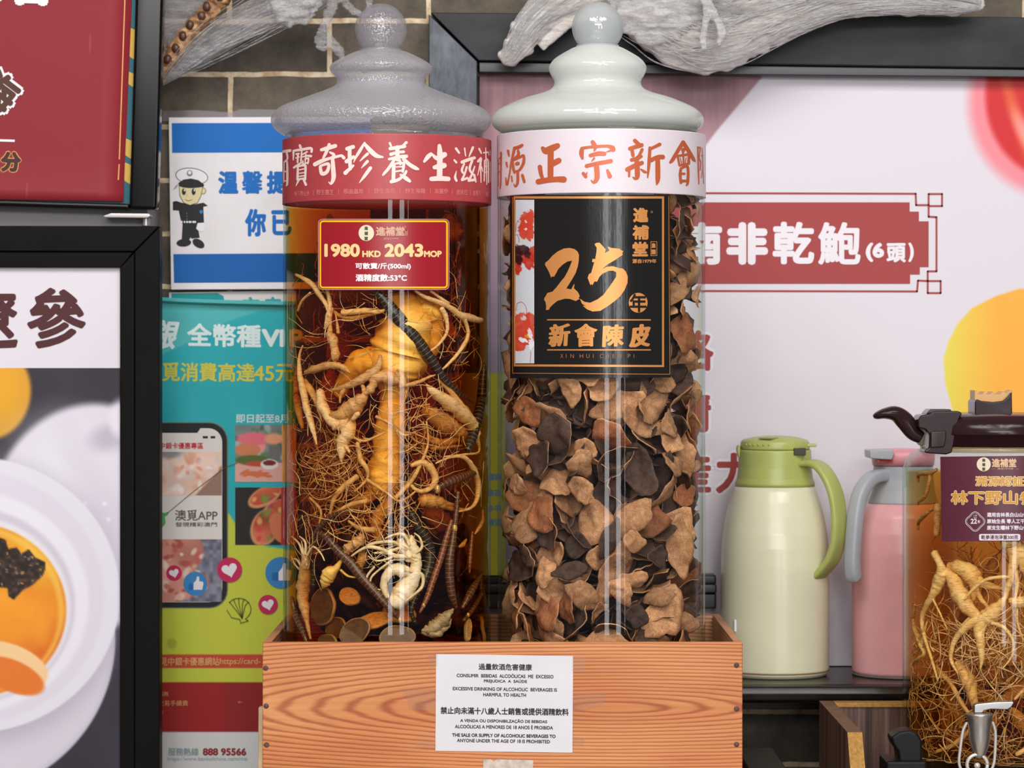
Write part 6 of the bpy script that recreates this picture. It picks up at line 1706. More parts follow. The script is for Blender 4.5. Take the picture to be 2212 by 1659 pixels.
mb = MB(); mb.prism([(x, z) for x, z in [(Xat(1580, TY), lz(1332)), (Xat(1586, TY), lz(1332)), (Xat(1587, TY), lz(1358)), (Xat(1580, TY), lz(1358))]], 'y', TY - 0.0445, TY - 0.041)
mb.build('level_mark', flat('mark_white', (228, 230, 232), 0.3), tg_, bevel=0.0008)

PINK = flat('pink_enamel', (238, 176, 180), 0.3, 0, 0.5, var=0.03, scale=14)
GREYP = flat('grey_plastic', (176, 180, 186), 0.35, 0, 0.45, var=0.03, scale=30)
PKP = flat('pink_plastic', (232, 154, 164), 0.35)
qx = Xat(1951, TY)
tk = empty('thermos_jug', (qx, TY, SHZ), 'pink thermos jug with grey handle, behind the glass dispenser on the black ledge', 'thermos')
body = [(0.001, SHZ + 0.003), (108 * KT, SHZ + 0.003), (110.5 * KT, SHZ + 0.006), (110.8 * KT, lz(1230)), (109 * KT, lz(1190)), (104 * KT, lz(1150)), (95 * KT, lz(1115)), (84 * KT, lz(1095)), (74 * KT, lz(1086))]
mb = MB(); mb.lathe(body, qx, TY, 96); mb.build('body', PINK, tk)
mb = MB(); mb.lathe([(0.001, SHZ + 0.0005), (109.6 * KT, SHZ + 0.0005), (109.8 * KT, SHZ + 0.003), (0.001, SHZ + 0.003)], qx, TY, 80); mb.build('foot_ring', flat('foot_grey', (110, 112, 110), 0.4), tk)
mb = MB(); mb.lathe([(75 * KT, lz(1087)), (74.5 * KT, lz(1083)), (68 * KT, lz(1060)), (65 * KT, lz(1035)), (64 * KT, lz(1006)), (0.001, lz(1006))], qx, TY, 72); mb.build('collar', GREYP, tk)
mb = MB(); mb.lathe([(0.001, lz(1005)), (66 * KT, lz(1005)), (68 * KT, lz(990)), (68 * KT, lz(974)), (60 * KT, lz(970)), (0.001, lz(968))], qx, TY, 72); mb.build('lid', PKP, tk)
mb = MB(); mb.prism([(Xat(1870, TY), lz(971)), (Xat(1918, TY), lz(969)), (Xat(1923, TY), lz(977)), (Xat(1918, TY), lz(991)), (Xat(1896, TY), lz(990)), (Xat(1871, TY), lz(988))], 'y', TY - 0.042, TY + 0.016); mb.build('spout', GREYP, tk, bevel=0.0015)
mb = MB(); mb.prism([(Xat(1890, TY), lz(991)), (Xat(1922, TY), lz(991)), (Xat(1922, TY), lz(997)), (Xat(1892, TY), lz(997))], 'y', TY - 0.036, TY + 0.01); mb.build('red_seal', flat('seal_red', (214, 60, 60), 0.4), tk)
jug_handle(tk, [(1924, 1030), (1900, 1027), (1872, 1035), (1850, 1062), (1838, 1105), (1832, 1160), (1829, 1210), (1831, 1240), (1836, 1251)], 0.019, 0.0165, GREYP, qx, math.radians(42))

# ================================================================== OPEN WOODEN STAND AND DISPENSER
g = NT('dark_veneer')
w = g.noise(g.coords((90, 90, 1.6)), 1.0, 5, 0.7)
VEN = g.done(g.principled(g.ramp(w, [(0.36, (46, 30, 26)), (0.5, (88, 62, 54)), (0.62, (122, 92, 80))]), 0.45, 0, 0.35))
g = NT('golden_edge')
w = g.noise(g.coords((60, 12, 60)), 4.0, 5, 0.65)
GEDGE = g.done(g.principled(g.ramp(w, [(0.3, (146, 104, 44)), (0.7, (190, 144, 70))]), 0.5, 0, 0.3))
st = empty('wooden_stand', (0.56, 0.03, CTZ), 'open fronted dark veneer stand with golden edges around the glass dispenser', 'stand')
zt = ZC - 0.418
def side(x, name):
    mb = MB()
    q = [(-0.122, zt), (0.19, zt), (0.19, CTZ + 0.0005), (-0.235, CTZ + 0.0005)]
    mb.prism(q, 'x', x, x + 0.0165)
    o = mb.build(name, [VEN, GEDGE, flat('brown_edge', (112, 78, 50), 0.5, var=0.2, scale=60)], st)
    # faces: 0/1 sides, then top, back, bottom, front
    mi = [0, 0, 2, 0, 0, 1]
    o.data.polygons.foreach_set('material_index', mi)
    return o
side(0.373, 'side_panel'); side(0.745, 'side_panel')
mb = MB(); mb.box(0.3897, 0.7448, 0.172, 0.19, CTZ + 0.0005, zt); o = mb.build('back_panel', [VEN, GEDGE], st)
o.data.polygons[1].material_index = 1
mb = MB(); mb.box(0.3897, 0.7448, 0.1690, 0.1719, zt - 0.0056, zt); mb.build('edge_strip', GEDGE, st, bevel=0.0005)
mb = MB(); mb.box(0.3897, 0.7448, -0.16, 0.1718, CTZ + 0.0005, CTZ + 0.012); mb.build('floor_panel', VEN, st)
# riser under the dispenser
DY = 0.052
KD = (DY - CY) / FPX
dxc = Xat(2150, DY)
DB = Zat(1662, DY)
mb = MB(); mb.lathe([(0.001, CTZ + 0.0125), (0.104, CTZ + 0.0125), (0.106, CTZ + 0.016), (0.106, DB - 0.004), (0.103, DB - 0.0005), (0.001, DB - 0.0005)], dxc, DY, 64)
tag(mb.build('riser_block', BLM), 'round black riser under the glass dispenser', 'riser')
# black lever in front of the riser
mb = MB()
lx0, lx1 = Xat(1922, -0.11), Xat(1984, -0.11)
q = [(Xat(x, -0.11), Zat(y, -0.11)) for x, y in [(1921, 1589), (1940, 1577), (1962, 1574), (1978, 1580), (1988, 1596), (1989, 1660), (1986, 1800), (1938, 1800), (1940, 1650), (1936, 1620), (1925, 1604)]]
mb.prism(q, 'y', -0.125, -0.085)
lev = empty('lever_handle', (Xat(1960, -0.11), -0.11, CTZ + 0.012), 'black plastic lever handle standing in the wooden stand, left of the dispenser tap', 'lever')
mb.build('grip', flat('lever_black', (18, 16, 16), 0.42, 0, 0.2), lev, bevel=0.003)
mb = MB(); mb.box(Xat(1908, -0.11), Xat(1996, -0.11), -0.135, -0.072, CTZ + 0.0125, Zat(1638, -0.11)); mb.build('base', MATS['lever_black'], lev, bevel=0.003)
# flat black box right of the crate
mb = MB(); mb.box(0.262, 0.305, -0.15, 0.05, CTZ + 0.0005, ZC - 0.457)
tag(mb.build('storage_box', flat('box_black', (24, 21, 20), 0.6, 0, 0.12, var=0.2), bevel=0.002), 'flat black box on the counter right of the wooden crate', 'box')

ds = empty('glass_dispenser', (dxc, DY, DB), 'glass drink dispenser of pale ginseng roots with dark brown lid and steel tap', 'dispenser')
RD = 199 * KD
def dz(y): return Zat(y, DY)
prof = [(RD * 0.9, DB), (RD - 0.003, DB + 0.002), (RD, DB + 0.009), (RD, dz(1012)), (RD - 0.003, dz(992)), (RD - 0.010, dz(978)), (RD - 0.022, dz(969)), (RD - 0.030, dz(964)), (RD - 0.030, dz(958))]
w_ = 0.0038
inner = [(max(r - w_, 0.004), z - (0.001 if 4 <= i <= 6 else 0)) for i, (r, z) in enumerate(prof)]
inner = [(0.004, DB + 0.006), (RD * 0.9 - w_, DB + 0.006), (RD - w_ - 0.002, DB + 0.009), (RD - w_, DB + 0.014)] + inner[3:]
mb = MB(); mb.lathe([(0.004, DB)] + prof + inner[::-1], dxc, DY, 112, close=True)
mb.m = [1 if all(math.hypot(mb.v[q][0] - dxc, mb.v[q][1] - DY) < RD - w_ + 0.0006 and mb.v[q][2] < dz(1012) + 1e-4 and mb.v[q][2] > DB + 0.005 for q in f) else 0 for f in mb.f]
mb.build('glass_body', [glass('dispenser_glass', wav=0.0), GLASSI], ds)
RDI = RD - w_ - 0.0006
mb = MB(); mb.lathe([(RDI, DB + 0.0145), (RDI, dz(1018))], dxc, DY, 112); mb.build('liquor', liquor('pale_amber_liquor', (2.6, 8.0, 20)), ds, label='pale amber liquor')
BRW = flat('lid_brown', (46, 27, 29), 0.18, 0, 0.28, var=0.05, scale=20)
mb = MB(); rl = 168 * KD
mb.lathe([(0.001, dz(962)), (rl - 0.002, dz(962)), (rl, dz(959)), (rl, dz(938)), (rl + 0.002, dz(936)), (rl + 0.0022, dz(933)), (rl + 0.001, dz(916)), (rl - 0.004, dz(904)), (rl - 0.014, dz(896)), (rl - 0.024, dz(892)), (0.001, dz(890))], dxc, DY, 96)
lid = mb.build('lid', BRW, ds, label='glossy dark brown lid')
mb = MB(); mb.lathe([(rl - 0.004, dz(974)), (rl - 0.0035, dz(962.5)), (rl - 0.008, dz(962.5)), (rl - 0.008, dz(974))], dxc, DY, 80, close=True); mb.build('clear_collar', glass('collar_clear', (246, 240, 220), (220, 205, 160), haze=0.2, haze_col=(220, 200, 150)), ds)
yk = DY - 0.03
def pris(pts, y0, y1, name, mat, par, bevel=0.0015, label=None):
    mb = MB(); mb.prism([(Xat(x, y0), Zat(y, y0)) for x, y in pts], 'y', y0, y1)
    return mb.build(name, mat, par, bevel=bevel, label=label)
pris([(2106, 896), (2106, 868), (2110, 862), (2120, 866), (2145, 869), (2168, 866), (2178, 856), (2186, 846), (2187, 896)], yk, yk + 0.055, 'lid_knob', BRW, lid)
pris([(2105, 866), (2105, 843), (2109, 843), (2113, 852), (2122, 852), (2126, 845), (2132, 852), (2140, 852), (2145, 845), (2150, 852), (2160, 852), (2166, 845), (2174, 850), (2186, 842), (2187, 850), (2176, 862), (2164, 867), (2145, 869), (2120, 867)], yk + 0.010, yk + 0.045, 'knob_crest',
     flat('crest_gold', (208, 158, 96), 0.35), lid, 0.0008, 'translucent amber crest')
# clasp and pouring lever on the left
yl = DY - 0.070
pris([(1983, 908), (1989, 897), (2012, 894), (2016, 888), (2072, 888), (2079, 893), (2072, 905), (2066, 930), (2060, 962), (2056, 978), (2044, 982), (2000, 979), (1996, 974), (2006, 968), (2008, 940), (2000, 928), (1984, 924)], yl, yl + 0.05, 'clasp', BRW, lid, 0.003)
pris([(2010, 932), (2044, 930), (2044, 946), (2040, 966), (2010, 968)], yl - 0.004, yl + 0.004, 'clasp_button', BRW, lid, 0.0015)
pris([(2000, 895), (2010, 884), (2054, 884), (2056, 889), (2020, 892)], yl + 0.012, yl + 0.055, 'clasp_tab', BRW, lid, 0.0012)
mb = MB()
pl = smooth_path([(1990, 946, 13, 15), (1972, 934, 17, 17), (1955, 910, 20, 19), (1935, 894, 17, 24), (1912, 893, 12, 26), (1894, 898, 8, 20), (1887, 901, 4, 10)], 7)
n = 18; vs = []; m = len(pl); yv = yl + 0.025
for i, (x, y, a, b_) in enumerate(pl):
    x0, y0 = pl[max(i - 1, 0)][:2]; x1, y1 = pl[min(i + 1, m - 1)][:2]
    L_ = math.hypot(x1 - x0, y1 - y0); nx_, ny_ = -(y1 - y0) / L_, (x1 - x0) / L_
    for k in range(n):
        t = 2 * math.pi * k / n
        vs.append((Xat(x + nx_ * a * math.cos(t), yv), yv + b_ * KD * math.sin(t), Zat(y + ny_ * a * math.cos(t), yv)))
mb.add(vs, [(i * n + k, i * n + (k + 1) % n, (i + 1) * n + (k + 1) % n, (i + 1) * n + k) for i in range(m - 1) for k in range(n)] + [tuple(range(n - 1, -1, -1)), tuple((m - 1) * n + k for k in range(n))], 0, True)
mb.build('pouring_lever', BRW, lid)
# label
SD = Cyl(dxc, RD + 0.0006, DY)
mb = MB(); poly(mb, SD, [(2031, 986.5), (2282, 984), (2284, 1168), (2034.5, 1170)], 0.0)
dl_ = mb.build('plum_label', flat('label_plum', (92, 38, 54), 0.4, var=0.04, scale=40), ds, label='plum coloured paper label')
mb = MB(); poly(mb, SD, ellipse(2125, 1003, 15.2, 15.2, 26), 0.0003); mb.build('round_emblem', CRM, dl_)
lettering(dl_, SD, ink((86, 80, 60), 0.4), [T('進', 2125, 994, 7, 7, bold=0.5, lift=0.0005), T('補', 2125, 1003.5, 7, 7, bold=0.5, lift=0.0005), T('堂', 2125, 1013, 7, 7, bold=0.5, lift=0.0005)])
lettering(dl_, SD, ink((224, 186, 142), 0.4), [T('進補堂', 2169, 1000, 19, 53, bold=0.6, lift=0.0003), T('—  源自1979年  —', 2172, 1012.5, 4, 58, lift=0.0003)])
for mt, b_, lf in ((ink((244, 226, 186), 0.4), 1.5, 0.0003), (ink((206, 150, 62), 0.4), 0.5, 0.0006)):
    e = 2 * (b_ - 0.5)
    lettering(dl_, SD, mt, [T('溯源認証', 2160, 1039.5, 21.5 + e, 106 + e, bold=b_, lift=lf), T('林下野山參', 2146, 1075, 30 + e, 184 + e, bold=b_ + 0.5, lift=lf)], name='lettering_outline' if b_ > 1 else 'lettering')
WL = ink((226, 214, 222), 0.4)
mb = MB()
for k in range(48):
    t0, t1 = 2 * math.pi * k / 48, 2 * math.pi * (k + 1) / 48
    for ba, wd in ((19.2, 1.2), (16.6, 0.7)):
        f = lambda t: (2106.5 + (ba + 1.9 * math.cos(4 * t)) * math.cos(t), 1126.5 + (ba + 1.9 * math.cos(4 * t)) * math.sin(t))
        line(mb, SD, [f(t0), f(t1)], wd, 0.0003)
mb.build('age_seal', WL, dl_)
lettering(dl_, SD, WL, [T('22', 2103.5, 1126, 11, 14, bold=0.5, lift=0.0003), T('年', 2114.5, 1127, 7.5, 6, bold=0.2, lift=0.0003), T('人參', 2106.5, 1113.5, 4.5, 8, lift=0.0003), T('年份', 2106.5, 1118.5, 4, 7, lift=0.0003),
                        T('選用吉林長白山山參', 2176, 1112, 10, 88, bold=0.35, lift=0.0003), T('原始生長 零人工干預', 2178, 1126, 10, 92, bold=0.35, lift=0.0003), T('原支生曬林下野山參', 2176, 1140, 10, 88, bold=0.35, lift=0.0003)])
mb = MB(); poly(mb, SD, rrect(2115, 1153.5, 2204, 1167.5, 3.5), 0.0003); mb.build('white_pill', WL, dl_)
lettering(dl_, SD, ink((96, 44, 60), 0.4), [T('乾參浸泡淨重300克', 2159.5, 1160.5, 9.5, 80, bold=0.2, lift=0.0005)])
# tap
STL = flat('tap_steel', (176, 174, 172), 0.34, 1.0, 0.5)
tp_ = empty('tap', (0, 0, 0), label='steel tap with lever'); tp_.parent = ds
ty = DY - RD - 0.028
tpx = Xat(2116, ty)
tp_.location = Vector((tpx, ty, Zat(1590, ty))) - ds.location
kd = (ty - CY) / FPX
mb = MB(); mb.lathe([(0.001, Zat(1637, ty)), (11 * kd, Zat(1637, ty)), (13 * kd, Zat(1630, ty)), (19 * kd, Zat(1614, ty)), (23 * kd, Zat(1598, ty)), (24 * kd, Zat(1575, ty)), (27 * kd, Zat(1552, ty)), (29.5 * kd, Zat(1544, ty)), (29 * kd, Zat(1541, ty)), (20 * kd, Zat(1539.5, ty)), (0.001, Zat(1539.5, ty))], tpx, ty, 48)
mb.build('barrel', flat('tap_dark_steel', (196, 188, 180), 0.34, 0.9, 0.5), tp_)
mb = MB(); mb.prism([(Xat(x, ty - 0.006), Zat(y, ty - 0.006)) for x, y in [(2104, 1540), (2104, 1524), (2110, 1520), (2150, 1516), (2188, 1515), (2191, 1518), (2184, 1528), (2176, 1533), (2140, 1532), (2126, 1535), (2122, 1540)]], 'y', ty - 0.007, ty + 0.007)
mb.build('lever', STL, tp_, bevel=0.0015)
mb = MB()
pts = [(2089, 1561), (2080, 1580), (2074, 1620), (2072, 1650), (2082, 1668), (2110, 1676), (2136, 1668), (2147, 1648), (2150, 1610), (2150, 1580), (2144, 1560)]
mb.tube([P(x, y, ty + 0.004) for x, y in smooth_path(pts, 6)], [3.4 * kd] * (len(pts) * 6 - 5), 10)
mb.build('wire_loop', flat('tap_white', (206, 202, 194), 0.3, 0.3), tp_)
mb = MB(); n = 28
mb.tube([P(2111 + 22 * math.cos(2 * math.pi * k / n), 1652 + 22 * math.sin(2 * math.pi * k / n), ty - 0.004) for k in range(n + 1)], [4.0 * kd] * (n + 1), 10)
mb.ball(P(2111, 1654, ty - 0.006), 7 * kd, 14)
mb.build('spout_ring', MATS['tap_white'], tp_)
mb = MB(); mb.tube([(tpx, ty + 0.004, Zat(1600, ty)), (tpx, DY - RD + 0.001, Zat(1600, ty))], [0.009, 0.009], 20); mb.build('stem', MATS['tap_dark_steel'], tp_)

# ginseng in the dispenser
ID = Inside(dxc, RDI, DY, DB + 0.017)
VD = CV(1480, 1200, 3.022)
DG = root_mat('ginseng_yellow', (226, 170, 96), (246, 204, 134), (120, 80, 40), 1.1)
def droot(label, parts, t, seed, hair=None, mat=None):
    mb = MB()
    for i, p in enumerate(parts): limb(mb, ID, p, t, 11, 0.25, 0.14, seed + i, cv=VD)
    o = mb.build('ginseng_root', mat or DG)
    tag(o, label, 'ginseng root')
    if hair:
        hb = MB()
        for h in hair: hairs(hb, ID, seed=seed * 17 + len(hb.v), cv=VD, **h)
        hb.build('rootlets', HAIRM, o, kind='stuff')
droot('long pale ginseng root at the dispenser left, trailing a thin tail', [[(1625, -20, 26), (1665, 60, 24), (1675, 120, 44), (1650, 190, 40), (1615, 260, 26), (1570, 340, 18), (1545, 420, 14), (1565, 540, 13), (1610, 680, 10), (1650, 820, 6)], [(1610, 270, 8), (1660, 370, 7), (1710, 480, 4)]], 0.006, 300, [H(24, (1500, 300, 1720, 800), 0.003, 0.015, 150, 1.6)])
droot('thick yellow ginseng root slanting down the dispenser middle', [[(1690, 90, 22), (1745, 150, 44), (1780, 230, 58), (1830, 320, 48), (1900, 390, 34), (1990, 430, 24), (2060, 470, 16), (2120, 560, 9), (2140, 660, 4)], [(1880, 390, 14), (1800, 480, 14), (1740, 600, 12), (1750, 700, 7)]], 0.012, 310, [H(24, (1700, 400, 2150, 800), 0.004, 0.02, 170, 1.6)])
droot('plump yellow ginseng root below the plum label', [[(1720, 70, 24), (1800, 80, 48), (1870, 130, 62), (1890, 200, 34), (1880, 290, 14)], [(1890, 150, 34), (1960, 190, 28), (2070, 215, 10)], [(1890, 200, 24), (1930, 280, 16), (1990, 350, 8)]], 0.016, 320)
droot('pale forked ginseng root in front, centre of the dispenser', [[(2085, 280, 14), (2040, 340, 40), (1980, 400, 58), (1930, 440, 50), (1920, 500, 36), (1930, 590, 26), (1935, 690, 14), (1925, 740, 5)], [(1960, 400, 34), (1870, 440, 30), (1800, 500, 22), (1750, 580, 16), (1735, 680, 12), (1780, 770, 6)], [(2000, 440, 14), (2080, 470, 12), (2140, 560, 10), (2130, 660, 7), (2070, 740, 4)], [(1820, 290, 8), (1880, 220, 10), (1960, 160, 11), (2060, 140, 12), (2130, 145, 8)]], 0.005, 330, [H(40, (1740, 430, 2160, 860), 0.003, 0.015, 170, 1.6)])
droot('knobbly root top at the right edge of the dispenser', [[(2080, -110, 40), (2140, -70, 60), (2150, 20, 40), (2130, 110, 26), (2110, 200, 20), (2085, 290, 14)], [(2180, -60, 40), (2230, 60, 60), (2290, 180, 50), (2320, 330, 26)], [(2150, 60, 14), (2170, 180, 12), (2150, 300, 8)]], 0.008, 340)
droot('small knotted root lump at the right of the dispenser', [[(2120, 290, 20), (2165, 310, 34), (2210, 300, 40), (2250, 330, 24)], [(2170, 330, 8), (2170, 440, 8), (2210, 560, 6)]], 0.008, 350, [H(20, (2100, 320, 2260, 700), 0.003, 0.015, 150, 1.5)])
droot('orange root curling under the shoulder of the dispenser', [[(1450, -480, 6), (1530, -530, 12), (1600, -540, 16), (1640, -560, 12)], [(1600, -540, 10), (1590, -470, 14), (1560, -380, 12), (1490, -330, 5)], [(1640, -320, 8), (1560, -260, 14), (1490, -170, 8)], [(1650, -330, 30), (1650, -240, 26), (1640, -130, 20)]], 0.014, 360, None, TAN)
droot('slender root hanging at the left glass of the dispenser', [[(1500, 320, 8), (1490, 440, 12), (1530, 560, 22), (1560, 640, 14), (1500, 690, 10), (1440, 770, 5)], [(1545, 600, 14), (1560, 500, 10), (1580, 430, 5)]], 0.008, 370, [H(16, (1440, 500, 1640, 900), 0.003, 0.015, 130, 1.5)])
droot('long thin root running to the tap from the left of the dispenser', [[(1640, 740, 20), (1730, 830, 16), (1800, 960, 14), (1880, 1100, 14), (1760, 1230, 16), (1640, 1280, 9)], [(1780, 700, 40), (1850, 820, 46), (1880, 940, 30), (1900, 1020, 14)]], 0.018, 380, [H(50, (1440, 900, 2200, 1380), 0.003, 0.03, 200, 1.6)])
droot('light root branch at the far right of the dispenser near the tap', [[(2150, 940, 8), (2220, 870, 14), (2300, 820, 20)], [(2160, 1300, 14), (2260, 1250, 18), (2340, 1220, 12)]], 0.010, 390)
for i, (x, y) in enumerate(((1990, 120), (1600, 700), (2000, 760), (1540, 860), (1760, 1000), (2150, 900), (1850, 640), (1700, 420), (1920, 900), (2060, 520), (1600, 1080), (2200, 1100), (1480, 520), (1980, 1120), (1720, 1200))):
    a = RND.uniform(0.5, 2.6)
    droot('dim root deep in the dispenser liquor behind the pale roots', [[(x - 120 * math.cos(a), y - 120 * math.sin(a), 14), (x - 40 * math.cos(a), y - 40 * math.sin(a), 46), (x + 40 * math.cos(a), y + 40 * math.sin(a), 40), (x + 160 * math.cos(a), y + 160 * math.sin(a), 10)]], RND.uniform(0.035, 0.07), 400 + 5 * i, None, TAN)
for o in [o for o in COL.objects if o.get('label') == 'dim root deep in the dispenser liquor behind the pale roots']: o['group'] = 'dim roots deep in the dispenser'
mb = MB()
hairs(mb, ID, 150, (1960, 1420, 2330, 1645), 0.003, 0.05, 170, 0.7, 700, 0.62)
hairs(mb, ID, 26, (1960, 1200, 2330, 1400), 0.006, 0.03, 120, 0.6, 701, 0.5)
tag(mb.build('loose_rootlets', HAIRM), 'tangle of fine rootlets in the lower half of the dispenser', 'rootlets', None, 'stuff')

mb = MB()
hairs(mb, ID, 200, (1960, 1190, 2330, 1650), 0.03, 0.08, 150, 1.4, 703, 0.6)
tag(mb.build('root_tangle', TAN), 'dim tangle of rootlets deep in the dispenser', 'rootlets', None, 'stuff')

# ================================================================== FILM-WRAPPED DRIED GOODS ABOVE
def film(name, white, alpha, tint):
    g = NT(name)
    tc = g.n('ShaderNodeTexCoord')
    st = g.noise(g.coords((30, 120, 160), rot=(0, 0.5, 0)), 1.0, 6, 0.75)
    cr = g.noise(tc.outputs['Object'], 70, 6, 0.7)
    nrm = g.bump(g.math('ADD', st, cr), 0.9, 0.004)
    tr = g.n('ShaderNodeBsdfTransparent'); tr.inputs[0].default_value = lin((254, 254, 254))
    df = g.n('ShaderNodeBsdfDiffuse'); df.inputs[0].default_value = lin(white); g.l(nrm, df.inputs['Normal'])
    tl = g.n('ShaderNodeBsdfTranslucent'); tl.inputs[0].default_value = lin(tint)
    gl = g.n('ShaderNodeBsdfGlossy'); gl.inputs['Roughness'].default_value = 0.09; g.l(nrm, gl.inputs['Normal'])
    milky = g.mixs(0.35, df.outputs[0], tl.outputs[0])
    f = g.math('MULTIPLY', g.ramp(st, [(0.38, (0.15, 0.15, 0.15, 1)), (0.66, (1, 1, 1, 1))]), alpha)
    a = g.mixs(f, tr.outputs[0], milky)
    return g.done(g.mixs(g.facing(2.0, 0.10, 0.5, nrm), a, gl.outputs[0]))
FILM = film('cling_film', (252, 250, 252), 0.42, (236, 232, 230))
FILMW = film('cling_film_dense', (255, 254, 255), 0.95, (240, 236, 234))
g = NT('dried_fin')
st = g.noise(g.coords((55, 150, 420), rot=(0, 0.42, 0)), 1.0, 7, 0.8)
st2 = g.noise(g.coords((40, 150, 300), rot=(0, -0.25, 0)), 1.0, 6, 0.8)
ss = g.math('MAXIMUM', st, st2)
lump = g.noise(g.coords(), 16, 4, 0.6)
c = g.ramp(ss, [(0.42, (208, 196, 188)), (0.50, (240, 234, 230)), (0.58, (255, 255, 254))])
c = g.mixc(0.7, c, g.ramp(lump, [(0.34, (0.92, 0.83, 0.75, 1)), (0.56, (1.0, 0.98, 0.96, 1))]), 'MULTIPLY')
nrm = g.bump(g.math('ADD', ss, g.noise(g.coords((60, 140, 260)), 1.0, 6, 0.75)), 0.7, 0.004)
g_ = g.n('ShaderNodeBsdfPrincipled')
g.l(c, g_.inputs['Base Color']); g.l(nrm, g_.inputs['Normal']); g.l(nrm, g_.inputs['Coat Normal'])
for k, v in (('Roughness', 0.35), ('Coat Weight', 1.0), ('Coat Roughness', 0.14), ('Specular IOR Level', 0.8)): g_.inputs[k].default_value = v
FIN = g.done(g_.outputs[0])
g = NT('dried_tail')
n1 = g.noise(g.coords(), 70, 4, 0.6)
TAIL = g.done(g.principled(g.ramp(n1, [(0.34, (96, 62, 40)), (0.52, (168, 122, 80)), (0.7, (206, 166, 116))]), 0.4, 0, 0.4, g.bump(n1, 0.6, 0.003)))
def lumpy(mb, Y, pts, seed, depth=0.55, n=20):
    sp = smooth_path(pts, 7)
    P3 = [P(x, y, Y) for x, y, r in sp]; k = (Y - CY) / FPX
    b = len(mb.v)
    mb.tube(P3, [r * k for _, _, r in sp], n, 0, 0.16, 0.06, depth, seed, up=(0, 1, 0))
def remesh(o, vox, nz, amp, seed=0, fold=0.0):
    """one continuous crumpled skin over the joined lumps"""
    m = o.modifiers.new('r', 'REMESH'); m.mode = 'VOXEL'; m.voxel_size = vox
    s = o.modifiers.new('s', 'SMOOTH'); s.factor = 0.5; s.iterations = 3
    dg = bpy.context.evaluated_depsgraph_get()
    me = bpy.data.meshes.new_from_object(o.evaluated_get(dg))
    o.modifiers.clear()
    mats = list(o.data.materials)
    old = o.data; o.data = me; bpy.data.meshes.remove(old)
    me.materials.clear()
    for x in mats: me.materials.append(x)
    for v in me.vertices:
        c = v.co
        d = mnoise.noise((c.x * nz * 0.6 + seed, c.y * nz, c.z * nz * 1.6)) + 0.5 * mnoise.noise((c.x * nz * 1.7 + seed, c.y * nz * 2, c.z * nz * 3.6))
        e = fold * mnoise.noise((c.x * 16 + seed, c.y * 40, (c.z + 0.35 * c.x) * 80)) if fold else 0
        v.co = c + v.normal * (d * amp + e)
    me.polygons.foreach_set('use_smooth', [True] * len(me.polygons))
    me.update()
WYF = 0.352
wf = empty('wrapped_dried_fin', (Xat(1560, WYF), WYF, Zat(60, WYF)), 'large pale dried goods wrapped in cling film above the right jar', 'wrapped goods')
mb = MB()
lumpy(mb, WYF, [(1300, -60, 60), (1380, -10, 80), (1450, 40, 92), (1510, 66, 92), (1570, 68, 82), (1630, 48, 70), (1700, 26, 58), (1780, 0, 48), (1860, -12, 47), (1950, -12, 46), (2040, -4, 38), (2095, 6, 26), (2125, 12, 12)], 1)
lumpy(mb, WYF, [(1360, -70, 70), (1270, -30, 50), (1200, 5, 44), (1150, 50, 38), (1118, 100, 30), (1094, 132, 22)], 2)
lumpy(mb, WYF, [(1330, -10, 36), (1260, 25, 26), (1215, 50, 20), (1188, 80, 15), (1170, 104, 11)], 3)
lumpy(mb, WYF, [(1400, -90, 60), (1700, -80, 60), (2000, -70, 50)], 4)
o = mb.build('fin_body', FIN, wf); remesh(o, 0.0026, 60, 0.0012, 0, 0.0036)
mb = MB()
lumpy(mb, WYF - 0.030, [(1330, -30, 40), (1390, 10, 62), (1450, 20, 58), (1500, -10, 46), (1540, -40, 30)], 5, 0.35)
lumpy(mb, WYF - 0.030, [(1370, 40, 40), (1395, 70, 26), (1420, 80, 20), (1455, 66, 24)], 6, 0.4)
o = mb.build('bunched_film', FILMW, wf); remesh(o, 0.003, 90, 0.006, 3)
mb = MB()
for pts in ([(1520, -20, 13), (1528, 20, 11), (1522, 55, 8), (1518, 85, 9), (1522, 104, 7)], [(1528, 0, 10), (1548, 40, 9), (1560, 70, 10), (1552, 96, 5)], [(1500, -10, 12), (1560, -14, 14), (1620, -6, 8)]):
    lumpy(mb, WYF - 0.058, pts, 7, 0.4, 10)
o = mb.build('film_knot', FILMW, wf); remesh(o, 0.0016, 160, 0.0022, 8)
def streaks(name, par, Y, pts, n, depth, seed, wmax=1.0, vlo=-0.95, vhi=0.95):
    """stretched film ridges running along a wrapped body"""
    rs = random.Random(seed); k = (Y - CY) / FPX
    sp = smooth_path(pts, 7); m = len(sp)
    mb = MB()
    for i in range(n):
        a = rs.randint(0, m - 8); b = min(m - 1, a + rs.randint(7, 22))
        v = rs.uniform(vlo, vhi); dv = rs.gauss(0, 0.022)
        P3, R3 = [], []
        for j in range(a, b + 1):
            x, y, r = sp[j]
            x1, y1 = sp[min(j + 1, m - 1)][:2]; x0, y0 = sp[max(j - 1, 0)][:2]
            L_ = math.hypot(x1 - x0, y1 - y0) or 1
            v = max(-0.97, min(0.97, v + dv + rs.gauss(0, 0.012)))
            px, py = x + (y1 - y0) / L_ * r * v, y - (x1 - x0) / L_ * r * v
            P3.append(P(px, py, Y - depth * r * k * math.sqrt(max(0, 1 - v * v)) - 0.0035))
            R3.append(k * wmax * rs.uniform(0.5, 1.0) * (1 - 0.8 * abs((j - a) / max(1, b - a) * 2 - 1)))
        mb.tube(P3, R3, 4, 0, cap=False)
    return mb.build(name, FILMW, par, kind='stuff')
